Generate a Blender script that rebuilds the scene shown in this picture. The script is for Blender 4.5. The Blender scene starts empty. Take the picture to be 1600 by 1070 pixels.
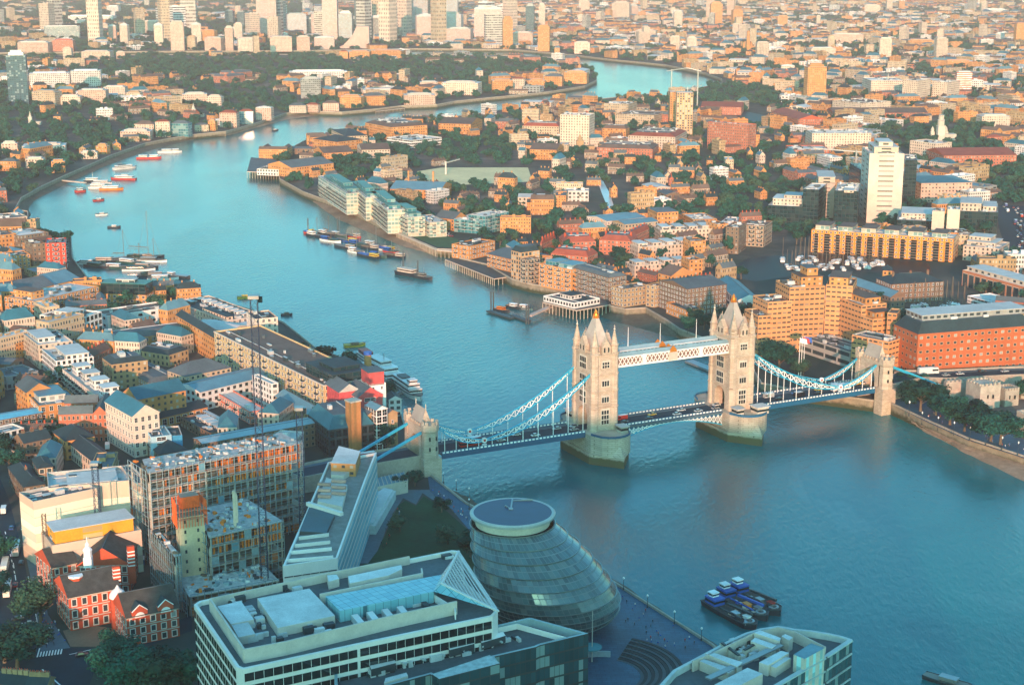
import bpy, bmesh, math, random
import numpy as np
from mathutils import Vector, Matrix
from mathutils.geometry import tessellate_polygon
R = math.radians
# ---------------------------------------------------------------- camera, sky, sun, exposure
CAMH, YAW, PITCH, FOC = 246.8, R(2.54), R(13.77), 2489.0
scene = bpy.context.scene
cd = bpy.data.cameras.new('camera'); cd.sensor_width = 36; cd.lens = 36 * FOC / 1600
cd.clip_start = 1; cd.clip_end = 80000
cam = bpy.data.objects.new('camera', cd); scene.collection.objects.link(cam)
cam.location = (0, 0, CAMH); cam.rotation_euler = (math.pi / 2 - PITCH, 0, -YAW)
scene.camera = cam
SUN_EL, SUN_AZ = R(11), R(187)          # low evening sun behind the viewer
world = bpy.data.worlds.new('World'); scene.world = world; world.use_nodes = True
wn = world.node_tree; bg = wn.nodes['Background']
sky = wn.nodes.new('ShaderNodeTexSky'); sky.sky_type = 'NISHITA'; sky.sun_disc = False
sky.sun_elevation = SUN_EL; sky.sun_rotation = SUN_AZ; sky.altitude = 200; sky.air_density = 1.2; sky.dust_density = 2.0
tint = wn.nodes.new('ShaderNodeMix'); tint.data_type = 'RGBA'; tint.blend_type = 'MULTIPLY'; tint.inputs[0].default_value = 1
tint.inputs[7].default_value = (0.30, 0.83, 1.0, 1)
wn.links.new(sky.outputs[0], tint.inputs[6]); wn.links.new(tint.outputs[2], bg.inputs[0])
bg.inputs[1].default_value = 0.15
sd = bpy.data.lights.new('sun', 'SUN'); sd.energy = 2.4; sd.angle = R(0.6); sd.color = (1.0, 0.47, 0.29)
sun = bpy.data.objects.new('sun', sd); scene.collection.objects.link(sun)
sdir = Vector((math.sin(SUN_AZ) * math.cos(SUN_EL), math.cos(SUN_AZ) * math.cos(SUN_EL), math.sin(SUN_EL)))
sun.rotation_euler = (-sdir).to_track_quat('-Z', 'Y').to_euler()
vs = scene.view_settings; vs.view_transform = 'Standard'; vs.look = 'None'; vs.gamma = 1; vs.use_curve_mapping = False
vs.exposure = 1.56
HAZE = 5.8e-5
scene.cycles.max_bounces = 5; scene.cycles.volume_bounces = 1; scene.cycles.diffuse_bounces = 2; scene.cycles.glossy_bounces = 3
# ---------------------------------------------------------------- helpers
rnd = random.Random(7)
LAND = 6.0
_f = Vector((math.sin(YAW) * math.cos(PITCH), math.cos(YAW) * math.cos(PITCH), -math.sin(PITCH)))
_r = Vector((math.cos(YAW), -math.sin(YAW), 0)); _u = _r.cross(_f)
def G(px, py, z=LAND):
    "the point of the place, at height z, that the photograph shows at pixel px, py"
    d = _f + _r * ((px - 800) / FOC) + _u * ((535 - py) / FOC)
    t = (z - CAMH) / d.z
    if t < 0 or t * d.y > 60000: t = 60000 / d.y
    return Vector((d.x * t, d.y * t, z))
def PX(p):
    d = Vector(p) - Vector((0, 0, CAMH)); z = d.dot(_f)
    return 800 + FOC * d.dot(_r) / z, 535 - FOC * d.dot(_u) / z
def zfor(base, top_y, zb=LAND):
    "height of the top of a vertical edge whose foot is at pixel base"
    g = G(base[0], base[1], zb); lo, hi = zb, 240.0
    for _ in range(40):
        m = (lo + hi) / 2
        if PX((g.x, g.y, m))[1] > top_y: lo = m
        else: hi = m
    return lo
TILES = {'F': (0, 270), 'G': (400, 270), 'H': (800, 270), 'I': (1200, 270), 'A': (0, 540), 'B': (400, 540), 'K': (800, 540),
         'J': (1200, 540), 'C': (0, 800), 'D': (400, 800), 'E': (800, 800), 'L': (0, 0), 'M': (400, 0), 'N': (800, 0), 'O': (1200, 0), 'P': (0, 0)}
def T(tile, p):
    if tile == 'P': return (p[0], p[1])
    x0, y0 = TILES[tile]; return (x0 + p[0] / 3.9625, y0 + p[1] / 3.9625)

MATS = {}
def nd(nt, typ, **kw):
    n = nt.nodes.new(typ)
    for k, v in kw.items():
        if k[0] == 'i': n.inputs[int(k[1:])].default_value = v
        else: setattr(n, k, v)
    return n
def mth(nt, op, a, b=None, c=None):
    n = nt.nodes.new('ShaderNodeMath'); n.operation = op
    for i, x in enumerate((a, b, c)):
        if x is None: continue
        if isinstance(x, (int, float)): n.inputs[i].default_value = x
        else: nt.links.new(x, n.inputs[i])
    return n.outputs[0]
def mixc(nt, f, a, b, mode='MIX'):
    n = nt.nodes.new('ShaderNodeMix'); n.data_type = 'RGBA'; n.blend_type = mode
    for i, x in ((0, f), (6, a), (7, b)):
        if isinstance(x, (int, float)): n.inputs[i].default_value = x
        elif isinstance(x, tuple): n.inputs[i].default_value = (*x[:3], 1)
        else: nt.links.new(x, n.inputs[i])
    return n.outputs[2]
def newmat(name):
    m = bpy.data.materials.new(name); m.use_nodes = True; MATS[name] = m
    return m, m.node_tree, m.node_tree.nodes['Principled BSDF']
def noise(nt, scale, detail=4, coord='Object', rough=.6):
    tc = nt.nodes.new('ShaderNodeTexCoord'); n = nd(nt, 'ShaderNodeTexNoise', i2=scale, i3=detail, i4=rough)
    if coord == 'World':
        g = nt.nodes.new('ShaderNodeNewGeometry'); nt.links.new(g.outputs['Position'], n.inputs[0])
    else: nt.links.new(tc.outputs[coord], n.inputs[0])
    return n.outputs[0]
def rng(nt, x, a, b, lo, hi):
    n = nd(nt, 'ShaderNodeMapRange', i1=a, i2=b, i3=lo, i4=hi); nt.links.new(x, n.inputs[0]); return n.outputs[0]
def weathered(nt, col, var, scale, fine=None):
    "base colour with broad blotches, fine grain and a small shift from object to object"
    n1 = rng(nt, noise(nt, scale, 5, 'World'), .3, .7, 1 - var, 1 + var)
    n2 = rng(nt, noise(nt, fine or scale * 9, 3, 'World'), .25, .75, 1 - var * .8, 1 + var * .8)
    oi = nt.nodes.new('ShaderNodeObjectInfo'); n3 = rng(nt, oi.outputs['Random'], 0, 1, .84, 1.14)
    v = mth(nt, 'MULTIPLY', mth(nt, 'MULTIPLY', n1, n2), n3)
    return mixc(nt, 1.0, col, v, 'MULTIPLY')
def plain(name, col, rough=.8, var=.13, scale=.12, metal=0.0, spec=.3, fine=None):
    if name in MATS: return MATS[name]
    m, nt, b = newmat(name)
    nt.links.new(weathered(nt, col, var, scale, fine), b.inputs['Base Color'])
    b.inputs['Roughness'].default_value = rough; b.inputs['Metallic'].default_value = metal
    b.inputs['Specular IOR Level'].default_value = spec
    return m
def facade(name, wall, pane=(.02, .03, .035), win=(.25, .75, .25, .78), frame=None, fw=.05, blind=(.3, .3, .28), pb=.25, band=None, glassy=False, lit=0):
    "wall with a grid of windows; the UV map counts bays and storeys"
    if name in MATS: return MATS[name]
    m, nt, b = newmat(name)
    uv = nt.nodes.new('ShaderNodeUVMap'); s = nt.nodes.new('ShaderNodeSeparateXYZ'); nt.links.new(uv.outputs[0], s.inputs[0])
    U, V = s.outputs[0], s.outputs[1]
    fu, fv = mth(nt, 'FRACT', U), mth(nt, 'FRACT', V)
    def rect(u0, u1, v0, v1):
        a = mth(nt, 'MULTIPLY', mth(nt, 'GREATER_THAN', fu, u0), mth(nt, 'LESS_THAN', fu, u1))
        c = mth(nt, 'MULTIPLY', mth(nt, 'GREATER_THAN', fv, v0), mth(nt, 'LESS_THAN', fv, v1))
        return mth(nt, 'MULTIPLY', a, c)
    mk = rect(*win)
    cb = nt.nodes.new('ShaderNodeCombineXYZ'); nt.links.new(mth(nt, 'FLOOR', U), cb.inputs[0]); nt.links.new(mth(nt, 'FLOOR', V), cb.inputs[1])
    oi = nt.nodes.new('ShaderNodeObjectInfo'); nt.links.new(oi.outputs['Random'], cb.inputs[2])
    wn_ = nt.nodes.new('ShaderNodeTexWhiteNoise'); nt.links.new(cb.outputs[0], wn_.inputs[0]); rv = wn_.outputs[0]
    pc = mixc(nt, mth(nt, 'LESS_THAN', rv, pb), mixc(nt, rv, pane, tuple(min(1, x * 2.2) for x in pane)), blind)
    wc = weathered(nt, wall, .14, .09, 1.3)
    if band: wc = mixc(nt, mth(nt, 'MULTIPLY', mth(nt, 'LESS_THAN', fv, .1), 1.0), wc, band)
    if frame: wc = mixc(nt, rect(win[0] - fw, win[1] + fw, win[2] - fw, win[3] + fw), wc, frame)
    nt.links.new(mixc(nt, mk, wc, pc), b.inputs['Base Color'])
    nt.links.new(rng(nt, mk, 0, 1, .82, .12 if glassy else .25), b.inputs['Roughness'])
    b.inputs['Specular IOR Level'].default_value = .5
    nt.links.new(rng(nt, mk, 0, 1, .25, 1.0 if glassy else .6), b.inputs['Specular IOR Level'])
    return m

def at(z): return z
class MB:
    "collects faces and links them as one mesh object"
    def __init__(s): s.v = []; s.f = []; s.m = []; s.uv = []; s.has = False
    def face(s, pts, mi=0, uv=None):
        k = len(s.v); s.v.extend(tuple(p) for p in pts); s.f.append(tuple(range(k, k + len(pts)))); s.m.append(mi)
        s.uv.append(uv)
        if uv: s.has = True
    def wall(s, a, b, z0, z1, mi=0, nb=None, nf=None, bay=3.5, fl=3.2, v0=0):
        L = math.hypot(b[0] - a[0], b[1] - a[1]); nb = nb or max(1, round(L / bay)); nf = nf or max(1, round((z1 - z0) / fl))
        s.face([(a[0], a[1], z0), (b[0], b[1], z0), (b[0], b[1], z1), (a[0], a[1], z1)], mi, [(0, v0), (nb, v0), (nb, v0 + nf), (0, v0 + nf)])
    def prism(s, poly, z0, z1, wi=0, ti=1, bay=3.5, fl=3.2, top=True, bot=False):
        poly = ccw(poly); n = len(poly)
        for i in range(n): s.wall(poly[i], poly[(i + 1) % n], z0, z1, wi, bay=bay, fl=fl)
        if top: s.face([(p[0], p[1], z1) for p in poly], ti)
        if bot: s.face([(p[0], p[1], z0) for p in reversed(poly)], ti)
    def box(s, c, d, rz=0, mi=0, top=None):
        "c is the centre of the underside"
        co, si = math.cos(rz), math.sin(rz); hx, hy = d[0] / 2, d[1] / 2
        P = [(c[0] + x * co - y * si, c[1] + x * si + y * co) for x, y in ((-hx, -hy), (hx, -hy), (hx, hy), (-hx, hy))]
        s.prism(P, c[2], c[2] + d[2], mi, mi if top is None else top, bot=True)
    def hexa(s, a, b, mi=0):
        "two quads joined: a lower, b upper (4 points each)"
        s.face(list(reversed(a)), mi); s.face(b, mi)
        for i in range(4): j = (i + 1) % 4; s.face([a[i], a[j], b[j], b[i]], mi)
    def bar(s, p, q, w, h=None, mi=0):
        p, q = Vector(p), Vector(q); d = (q - p)
        if d.length < 1e-6: return
        d.normalize(); up = Vector((0, 0, 1)) if abs(d.z) < .95 else Vector((1, 0, 0))
        x = d.cross(up).normalized() * (w / 2); y = x.cross(d).normalized() * ((h or w) / 2)
        A = [p - x - y, p + x - y, p + x + y, p - x + y]; B = [q - x - y, q + x - y, q + x + y, q - x + y]
        s.hexa(A, B, mi)
    def tube(s, c, prof, n=12, mi=0, cap=True, sx=1, sy=1, rz=0, a0=0):
        "stack of rings: prof = [(radius, z), ...]"
        rings = []
        for r, z in prof:
            rg = []
            for i in range(n):
                a = a0 + 2 * math.pi * i / n; x, y = r * sx * math.cos(a), r * sy * math.sin(a)
                rg.append((c[0] + x * math.cos(rz) - y * math.sin(rz), c[1] + x * math.sin(rz) + y * math.cos(rz), c[2] + z))
            rings.append(rg)
        for k in range(len(rings) - 1):
            for i in range(n):
                j = (i + 1) % n; s.face([rings[k][i], rings[k][j], rings[k + 1][j], rings[k + 1][i]], mi)
        if cap: s.face(rings[-1], mi); s.face(list(reversed(rings[0])), mi)
    def build(s, name, mats, parent=None, smooth=False, loc=None, rz=0):
        me = s.mesh(name, mats, smooth)
        return link(name, me, parent, loc, rz)
    def mesh(s, name, mats, smooth=False):
        me = bpy.data.meshes.new(name); me.from_pydata(s.v, [], s.f)
        for m in (mats if isinstance(mats, (list, tuple)) else [mats]): me.materials.append(m)
        me.polygons.foreach_set('material_index', s.m)
        if s.has:
            ul = me.uv_layers.new(name='UVMap'); fl = []
            for f, uv in zip(s.f, s.uv):
                for i in range(len(f)): fl.extend(uv[i] if uv else (0.02, 0.02))
            ul.data.foreach_set('uv', fl)
        if smooth: me.polygons.foreach_set('use_smooth', [True] * len(s.f))
        me.update(); return me
def link(name, me, parent=None, loc=None, rz=0):
    o = bpy.data.objects.new(name, me); scene.collection.objects.link(o)
    if loc is not None: o.location = loc
    if rz: o.rotation_euler = (0, 0, rz)
    if parent is not None: o.parent = parent
    return o
def ccw(poly):
    a = sum(poly[i][0] * poly[(i + 1) % len(poly)][1] - poly[(i + 1) % len(poly)][0] * poly[i][1] for i in range(len(poly)))
    return list(poly) if a > 0 else list(reversed(poly))
def tag(o, label=None, cat=None, group=None, kind=None):
    if label: o['label'] = label
    if cat: o['category'] = cat
    if group: o['group'] = group
    if kind: o['kind'] = kind
    return o
def thing(name, label, cat, loc=(0, 0, 0), rz=0, group=None):
    o = bpy.data.objects.new(name, None); o.empty_display_size = .5; scene.collection.objects.link(o)
    o.location = loc; o.rotation_euler = (0, 0, rz); return tag(o, label, cat, group)
def kids(o):
    return KID.get(o.name) or [c for c in o.children]
KID = {}
def copy_tree(o, loc, rz=0, sc=None, label=None, group=None):
    c = o.copy(); scene.collection.objects.link(c); c.location = loc; c.rotation_euler = (0, 0, rz)
    if sc is not None: c.scale = (sc,) * 3 if isinstance(sc, (int, float)) else sc
    if label: c['label'] = label
    if group: c['group'] = group
    for k in kids(o):
        d = k.copy(); scene.collection.objects.link(d); d.parent = c
        for g in kids(k): e = g.copy(); scene.collection.objects.link(e); e.parent = d
    return c
def freeze(o):
    "remember the children once, so that copying is quick"
    KID[o.name] = list(o.children)
    for k in o.children: KID[k.name] = list(k.children)
    return o
def sheet(name, pts, z, mat, kind='structure', label=None, cat=None, group=None):
    v = [(p[0], p[1], z if z is not None else p[2]) for p in pts]
    tr = tessellate_polygon([[Vector((a[0], a[1], 0)) for a in v]])
    me = bpy.data.meshes.new(name)
    fs = []
    for t in tr:
        a, b, c = (v[i] for i in t)
        if (b[0] - a[0]) * (c[1] - a[1]) - (b[1] - a[1]) * (c[0] - a[0]) < 0: t = tuple(reversed(t))
        fs.append(tuple(t))
    me.from_pydata(v, [], fs); me.materials.append(mat); me.update()
    return tag(link(name, me), label, cat, group, kind)
def pxpoly(pts, z=LAND, tile='P'): return [G(*T(tile, p), z) for p in pts]

# common materials
ROOF_GREY = plain('roof_grey', (.09, .12, .135), .85, .2, .08)
ROOF_DARK = plain('roof_slate', (.022, .045, .055), .75, .2, .1)
ROOF_PALE = plain('roof_pale', (.5, .51, .5), .8, .14, .1)
ROOF_TEAL = plain('roof_teal', (.03, .14, .19), .5, .15, .1)
ROOF_BLUE = plain('roof_blue_grey', (.10, .22, .27), .5, .15, .1)
ROOF_RED = plain('roof_red', (.28, .07, .045), .8, .2, .1)
ROOF_BROWN = plain('roof_brown', (.13, .09, .075), .85, .2, .1)
ROOF_GREEN = plain('roof_green', (.05, .2, .17), .5, .15, .1)
BRICK_O = plain('brick_orange', (.50, .23, .085), .85, .16, .1)
BRICK_R = plain('brick_red', (.45, .085, .04), .85, .16, .1)
BRICK_Y = plain('brick_stock', (.36, .24, .13), .85, .16, .1)
BRICK_B = plain('brick_brown', (.17, .11, .075), .85, .18, .1)
CREAM = plain('render_cream', (.56, .46, .38), .8, .1, .1)
WHITE = plain('render_white', (.68, .68, .66), .75, .08, .1)
STONE = plain('stone', (.38, .33, .27), .85, .2, .12)
STONE_P = plain('stone_pale', (.5, .46, .39), .85, .15, .15)
CONCRETE = plain('concrete', (.42, .41, .38), .85, .15, .2)
METAL = plain('metal_grey', (.3, .32, .33), .4, .08, .3, metal=.6)
METAL_D = plain('metal_dark', (.03, .05, .06), .5, .08, .3)
PLANT = plain('plant_metal', (.5, .52, .52), .5, .15, .4)
BLUE = plain('bridge_blue', (.02, .33, .50), .45, .06, .3)
BLUE_D = plain('bridge_dark_blue', (.01, .10, .2), .45, .06, .3)
PAINTW = plain('white_paint', (.8, .8, .78), .5, .06, .3)
GLASS = plain('dark_glass', (.006, .018, .022), .08, .1, .2, spec=1.0)
GLASS_B = plain('blue_glass', (.015, .09, .13), .08, .1, .2, spec=1.0)
GOLD = plain('gold', (.75, .27, .04), .35, .1, .3, metal=.5)
ASPHALT = plain('asphalt', (.010, .036, .055), .9, .18, .05)
PAVING = plain('paving', (.08, .13, .16), .85, .15, .06)
GRASS = plain('grass', (.035, .075, .025), .95, .25, .05)
TIMBER = plain('timber', (.16, .12, .085), .85, .2, .3)
SHEET_R = plain('red_sheeting', (.58, .09, .09), .7, .2, .5)
# ---------------------------------------------------------------- river, banks, ground
north = [(1700,752),(1600,714),(1513,686),(1452,659),(1392,631),(1342,624),(1250,612),(1190,600),(1165,560),(1125,538),(1090,526),(1062,515),(1040,500),(1009,482),(977,484),
 (954,479),(949,472),(893,454),(843,447),(825,444),(800,437),(761,414),(718,404),(714,391),(683,390),(620,363),(612,360),(534,323),(473,300),(455,290),(437,280),(437,262),(407,250),(412,242),
 (443,238),(468,225),(488,214),(540,203),(587,194),(678,187),(753,177),(800,170),(866,161),(901,158),(941,155),(1017,147),(1040,150),(1067,141),(1087,139),
 (1128,131),(1128,124),(1103,115),(1073,108.5),(1040,102),(1002,98),(951,93),(901,87),(838,81),(800,78),(652,76.5),(488,79.5),(400,80),(252,80.7),(120,82),(0,83),(-300,84)]
south = [(1300,1165),(1250,1128),(1175,1065),(1113,1009),(959,911),(728,787),(681,750),(667,738),(640,690),(627,651),(624,621),(609,611),(561,570),(493,545),(443,505),(400,487),(310,462),(269,457),
 (262,446),(156,443),(136,434),(126,421),(113,404),(111,371),(76,361),(45,353),(43,331),(23,328),(33,310),(63,293),(101,275),(136,260),(177,242),(227,224.6),(265,217),(303,211),(353,206),
 (400,193),(445,178),(476,174),(534,176),(587,171),(627,166),(683,164),(710,159),(758,154),(800,150),(858,144),(914,135),(932,126),(932.5,116),(924,108.5),(908,101),
 (868,92),(838,88),(683,86.2),(632,86),(400,85.5),(0,87.5),(-300,89)]
N3 = pxpoly(north); S3 = pxpoly(south)
m, nt, b = newmat('city_ground')
n1 = noise(nt, .004, 6, 'World'); n2 = noise(nt, .03, 5, 'World')
c = mixc(nt, rng(nt, n1, .42, .58, 0, 1), (.035, .06, .05), (.17, .14, .12))
c = mixc(nt, rng(nt, n2, .35, .65, 0, 1), c, (.045, .06, .06))
nt.links.new(c, b.inputs['Base Color']); b.inputs['Roughness'].default_value = .95; b.inputs['Specular IOR Level'].default_value = .1
GROUND = m
npoly = list(N3) + [Vector((-9000, N3[-1].y + 300, LAND)), Vector((-30000, 15000, LAND)), Vector((-30000, 45000, LAND)), Vector((30000, 45000, LAND)), Vector((30000, -500, LAND)), Vector((N3[0].x + 120, N3[0].y - 250, LAND))]
spoly = list(S3) + [Vector((-12000, S3[-1].y - 100, LAND)), Vector((-12000, -500, LAND)), Vector((120, -500, LAND)), Vector((140, 120, LAND))]
sheet('ground', npoly, LAND, GROUND); sheet('ground', spoly, LAND, GROUND)
def quay(name, line, mat, label):
    mb = MB()
    L = 0
    for a, b_ in zip(line, line[1:]):
        d = (b_ - a).length
        mb.face([(a.x, a.y, -3), (b_.x, b_.y, -3), (b_.x, b_.y, LAND + .01), (a.x, a.y, LAND + .01)], 0)
        # coping and low parapet
        n = Vector((-(b_ - a).y, (b_ - a).x, 0)).normalized() * .35
        mb.hexa([a - n, b_ - n, b_ + n, a + n], [p + Vector((0, 0, 1.0)) for p in (a - n, b_ - n, b_ + n, a + n)], 1)
    o = mb.build(name, mat); tag(o, label, 'river wall', kind='structure'); return o
m, nt, b = newmat('quay_wall')
g = nt.nodes.new('ShaderNodeNewGeometry'); s_ = nt.nodes.new('ShaderNodeSeparateXYZ'); nt.links.new(g.outputs['Position'], s_.inputs[0])
w = mth(nt, 'ADD', s_.outputs[2], mth(nt, 'MULTIPLY', noise(nt, .4, 3, 'World'), 3.0))
c = mixc(nt, rng(nt, w, 3.2, 5.2, 0, 1), (.035, .045, .02), weathered(nt, (.26, .22, .16), .25, .2))
nt.links.new(c, b.inputs['Base Color']); b.inputs['Roughness'].default_value = .9
QUAY = m
quay('quay_wall', N3, [QUAY, STONE], 'stone river wall along the bank beyond the bridge')
quay('quay_wall', S3, [QUAY, STONE], 'stone river wall along the near bank with the warehouses')
# water
m, nt, b = newmat('river_water')
g = nt.nodes.new('ShaderNodeNewGeometry')
mp = nd(nt, 'ShaderNodeMapping'); mp.inputs[2].default_value = (0, 0, R(-24)); mp.inputs[3].default_value = (1, .42, 1); nt.links.new(g.outputs['Position'], mp.inputs[0])
w1 = nd(nt, 'ShaderNodeTexNoise', i2=.36, i3=5, i4=.65); nt.links.new(mp.outputs[0], w1.inputs[0])
w2 = nd(nt, 'ShaderNodeTexNoise', i2=.013, i3=3, i4=.5); nt.links.new(mp.outputs[0], w2.inputs[0])
wv = nd(nt, 'ShaderNodeTexWave', i1=.09, i2=12, i3=4, i4=1.2); wv.bands_direction = 'Y'; nt.links.new(mp.outputs[0], wv.inputs[0])
hgt = mth(nt, 'ADD', w1.outputs[0], mth(nt, 'MULTIPLY', wv.outputs[1], .10))
amp = rng(nt, w2.outputs[0], .38, .62, .55, 1.15)
bp = nd(nt, 'ShaderNodeBump', i1=.75); nt.links.new(mth(nt, 'MULTIPLY', hgt, amp), bp.inputs['Height']); bp.inputs['Strength'].default_value = .55
nt.links.new(bp.outputs[0], b.inputs['Normal'])
c = mixc(nt, rng(nt, w2.outputs[0], .35, .65, 0, 1), (.0002, .125, .14), (.0002, .16, .17))
w3 = nd(nt, 'ShaderNodeTexNoise', i2=.006, i3=8, i4=.55); w3.inputs['Distortion'].default_value = 2.5; nt.links.new(mp.outputs[0], w3.inputs[0])
c = mixc(nt, rng(nt, w3.outputs[0], .57, .60, 0, .16), c, (.10, .26, .28)); c = mixc(nt, rng(nt, w3.outputs[0], .47, .40, 0, .3), c, (.0002, .08, .10))
nt.links.new(c, b.inputs['Base Color']); b.inputs['Roughness'].default_value = .14; b.inputs['IOR'].default_value = 1.33; b.inputs['Specular IOR Level'].default_value = .45; b.inputs['Specular Tint'].default_value = (.3, .8, 1, 1)
WATER = m
sheet('river_water', [(-14000, -600), (14000, -600), (14000, 14000), (-14000, 14000)], 0.0, WATER)
# foreshore mud and shingle
SHINGLE = plain('foreshore_shingle', (.24, .17, .12), .9, .3, .05)
MUD = plain('foreshore_mud', (.10, .085, .06), .8, .3, .05)
def beach(label, inner, outer, mat, zi=2.4):
    a = [G(*p, LAND) for p in inner]; o_ = [G(*p, 0) for p in outer]; mb = MB()
    for p in a: p.z = zi
    for p in o_: p.z = -.35
    n = 24
    def samp(L, t):
        t *= len(L) - 1; i = min(int(t), len(L) - 2); return L[i].lerp(L[i + 1], t - i)
    g_ = [[samp(a, i / n).lerp(samp(o_, i / n), j / 5) + Vector((rnd.uniform(-.6, .6), rnd.uniform(-.6, .6), rnd.uniform(-.12, .12) if 0 < j < 5 else 0)) for j in range(6)] for i in range(n + 1)]
    for i in range(n):
        for j in range(5): mb.face([g_[i][j], g_[i + 1][j], g_[i + 1][j + 1], g_[i][j + 1]])
    return tag(mb.build('foreshore', mat, smooth=True), label, 'foreshore', kind='structure')
beach('muddy foreshore curving below the far left bank', [(43,331),(23,328),(33,310),(63,293),(101,275),(136,260),(177,242),(227,224.6),(265,217),(303,211)], [(50,335),(46,326),(58,310),(85,299),(118,281),(160,262),(205,246),(240,234),(285,222),(330,213)], MUD)
beach('pale shingle beach under the far bank', [(303,211),(353,206),(400,193),(445,178),(476,174),(534,176),(587,171)], [(310,216),(353,213),(400,200),(450,187),(500,181),(545,178.5),(590,174)], SHINGLE)
beach('brown beach beside the moored boats', [(467,296),(534,323),(612,360),(640,372),(683,390)], [(470,300),(525,344),(578,365),(622,383),(670,396)], SHINGLE)
beach('mud bank below the brick flats and the pier', [(949,472),(977,484),(1009,482),(1040,500),(1062,515)], [(938,497),(965,505),(1000,516),(1035,525),(1063,528)], MUD)
beach('shingle foreshore under the long tree lined wall', [(1420,645),(1452,659),(1513,686),(1600,714),(1680,745)], [(1412,655),(1440,672),(1500,704),(1600,755),(1660,785)], SHINGLE)
beach('dark mud under the riverside walk by the glass dome', [(690,756),(728,787),(820,836),(959,911),(1113,1009)], [(700,757),(745,778),(850,835),(985,914),(1140,1014)], MUD, 1.6)
# unseen blocks added behind the viewpoint to shade the near quarter
mb = MB()
SH = facade('shade_block_grid', (.25, .27, .28), win=(.08, .92, .2, .9), glassy=True)
for k, (x, y, w_, d_, h_) in enumerate(((-212, -190, 44, 60, 148), (-150, -140, 74, 50, 186), (-84, -192, 72, 60, 204), (-22, -150, 66, 50, 194), (38, -182, 66, 50, 194), (82, -140, 40, 50, 182))):
    mb = MB(); mb.prism([(x - w_ / 2, y - d_ / 2), (x + w_ / 2, y - d_ / 2), (x + w_ / 2, y + d_ / 2), (x - w_ / 2, y + d_ / 2)], LAND, h_, 0, 1)
    tag(mb.build('office_tower', [SH, ROOF_GREY]), 'unseen shade block added behind the viewpoint', 'office tower', 'shade blocks behind the viewpoint')
# ---------------------------------------------------------------- the bridge
BB = R(65.754); BD = Vector((math.sin(BB), math.cos(BB), 0)); BN = Vector((BD.y, -BD.x, 0))
BC = Vector((113.4, 786.4, 0)); BRZ = math.atan2(BD.y, BD.x)
def BL(p):
    "bridge-local (along, towards the viewer, up) from world"
    d = Vector(p) - BC; return d.dot(BD), d.dot(BN), d.z
# local frame: x along the bridge, y away from the viewer side, z up  (t = -y)
bridge = thing('bascule_bridge', 'stone and blue steel bascule bridge with two towers across the river', 'bridge', BC, BRZ)
bstone = facade('bridge_stone', (.46, .38, .29), win=(.3, .3, .5, .5))
m, nt, b = newmat('bridge_masonry')
br = nd(nt, 'ShaderNodeTexBrick', i4=1.0); tc = nt.nodes.new('ShaderNodeTexCoord'); cbn = nt.nodes.new('ShaderNodeCombineXYZ'); sp_ = nt.nodes.new('ShaderNodeSeparateXYZ')
nt.links.new(tc.outputs['Object'], sp_.inputs[0]); nt.links.new(mth(nt, 'ADD', sp_.outputs[0], sp_.outputs[1]), cbn.inputs[0]); nt.links.new(sp_.outputs[2], cbn.inputs[1]); nt.links.new(cbn.outputs[0], br.inputs[0])
br.inputs['Scale'].default_value = 1; br.inputs['Brick Width'].default_value = 1.5; br.inputs['Row Height'].default_value = .7; br.inputs['Mortar Size'].default_value = .04
br.inputs['Color1'].default_value = (.54, .45, .36, 1); br.inputs['Color2'].default_value = (.44, .36, .28, 1); br.inputs['Mortar'].default_value = (.26, .21, .16, 1)
v = rng(nt, noise(nt, .16, 5, 'World'), .3, .7, .78, 1.15)
nt.links.new(mixc(nt, 1.0, br.outputs[0], v, 'MULTIPLY'), b.inputs['Base Color']); b.inputs['Roughness'].default_value = .85; b.inputs['Specular IOR Level'].default_value = .2
MAS = m
m, nt, b = newmat('pier_granite')
br = nd(nt, 'ShaderNodeTexBrick'); tc = nt.nodes.new('ShaderNodeTexCoord'); cbn = nt.nodes.new('ShaderNodeCombineXYZ'); sp_ = nt.nodes.new('ShaderNodeSeparateXYZ')
nt.links.new(tc.outputs['Object'], sp_.inputs[0]); nt.links.new(mth(nt, 'ADD', sp_.outputs[0], mth(nt, 'MULTIPLY', sp_.outputs[1], .6)), cbn.inputs[0]); nt.links.new(sp_.outputs[2], cbn.inputs[1]); nt.links.new(cbn.outputs[0], br.inputs[0])
br.inputs['Scale'].default_value = 1; br.inputs['Brick Width'].default_value = 2.4; br.inputs['Row Height'].default_value = 1.0; br.inputs['Mortar Size'].default_value = .05
br.inputs['Color1'].default_value = (.50, .42, .33, 1); br.inputs['Color2'].default_value = (.42, .35, .27, 1); br.inputs['Mortar'].default_value = (.2, .17, .13, 1)
zz = mth(nt, 'ADD', sp_.outputs[2], mth(nt, 'MULTIPLY', noise(nt, .3, 4, 'World'), 1.6))
tide = rng(nt, zz, 4.2, 5.0, 0, 1)
v = rng(nt, noise(nt, .12, 5, 'World'), .3, .7, .75, 1.15)
nt.links.new(mixc(nt, tide, (.10, .085, .04), mixc(nt, 1.0, br.outputs[0], v, 'MULTIPLY')), b.inputs['Base Color']); b.inputs['Roughness'].default_value = .9
PIER = m
DZ = 14.4
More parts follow.
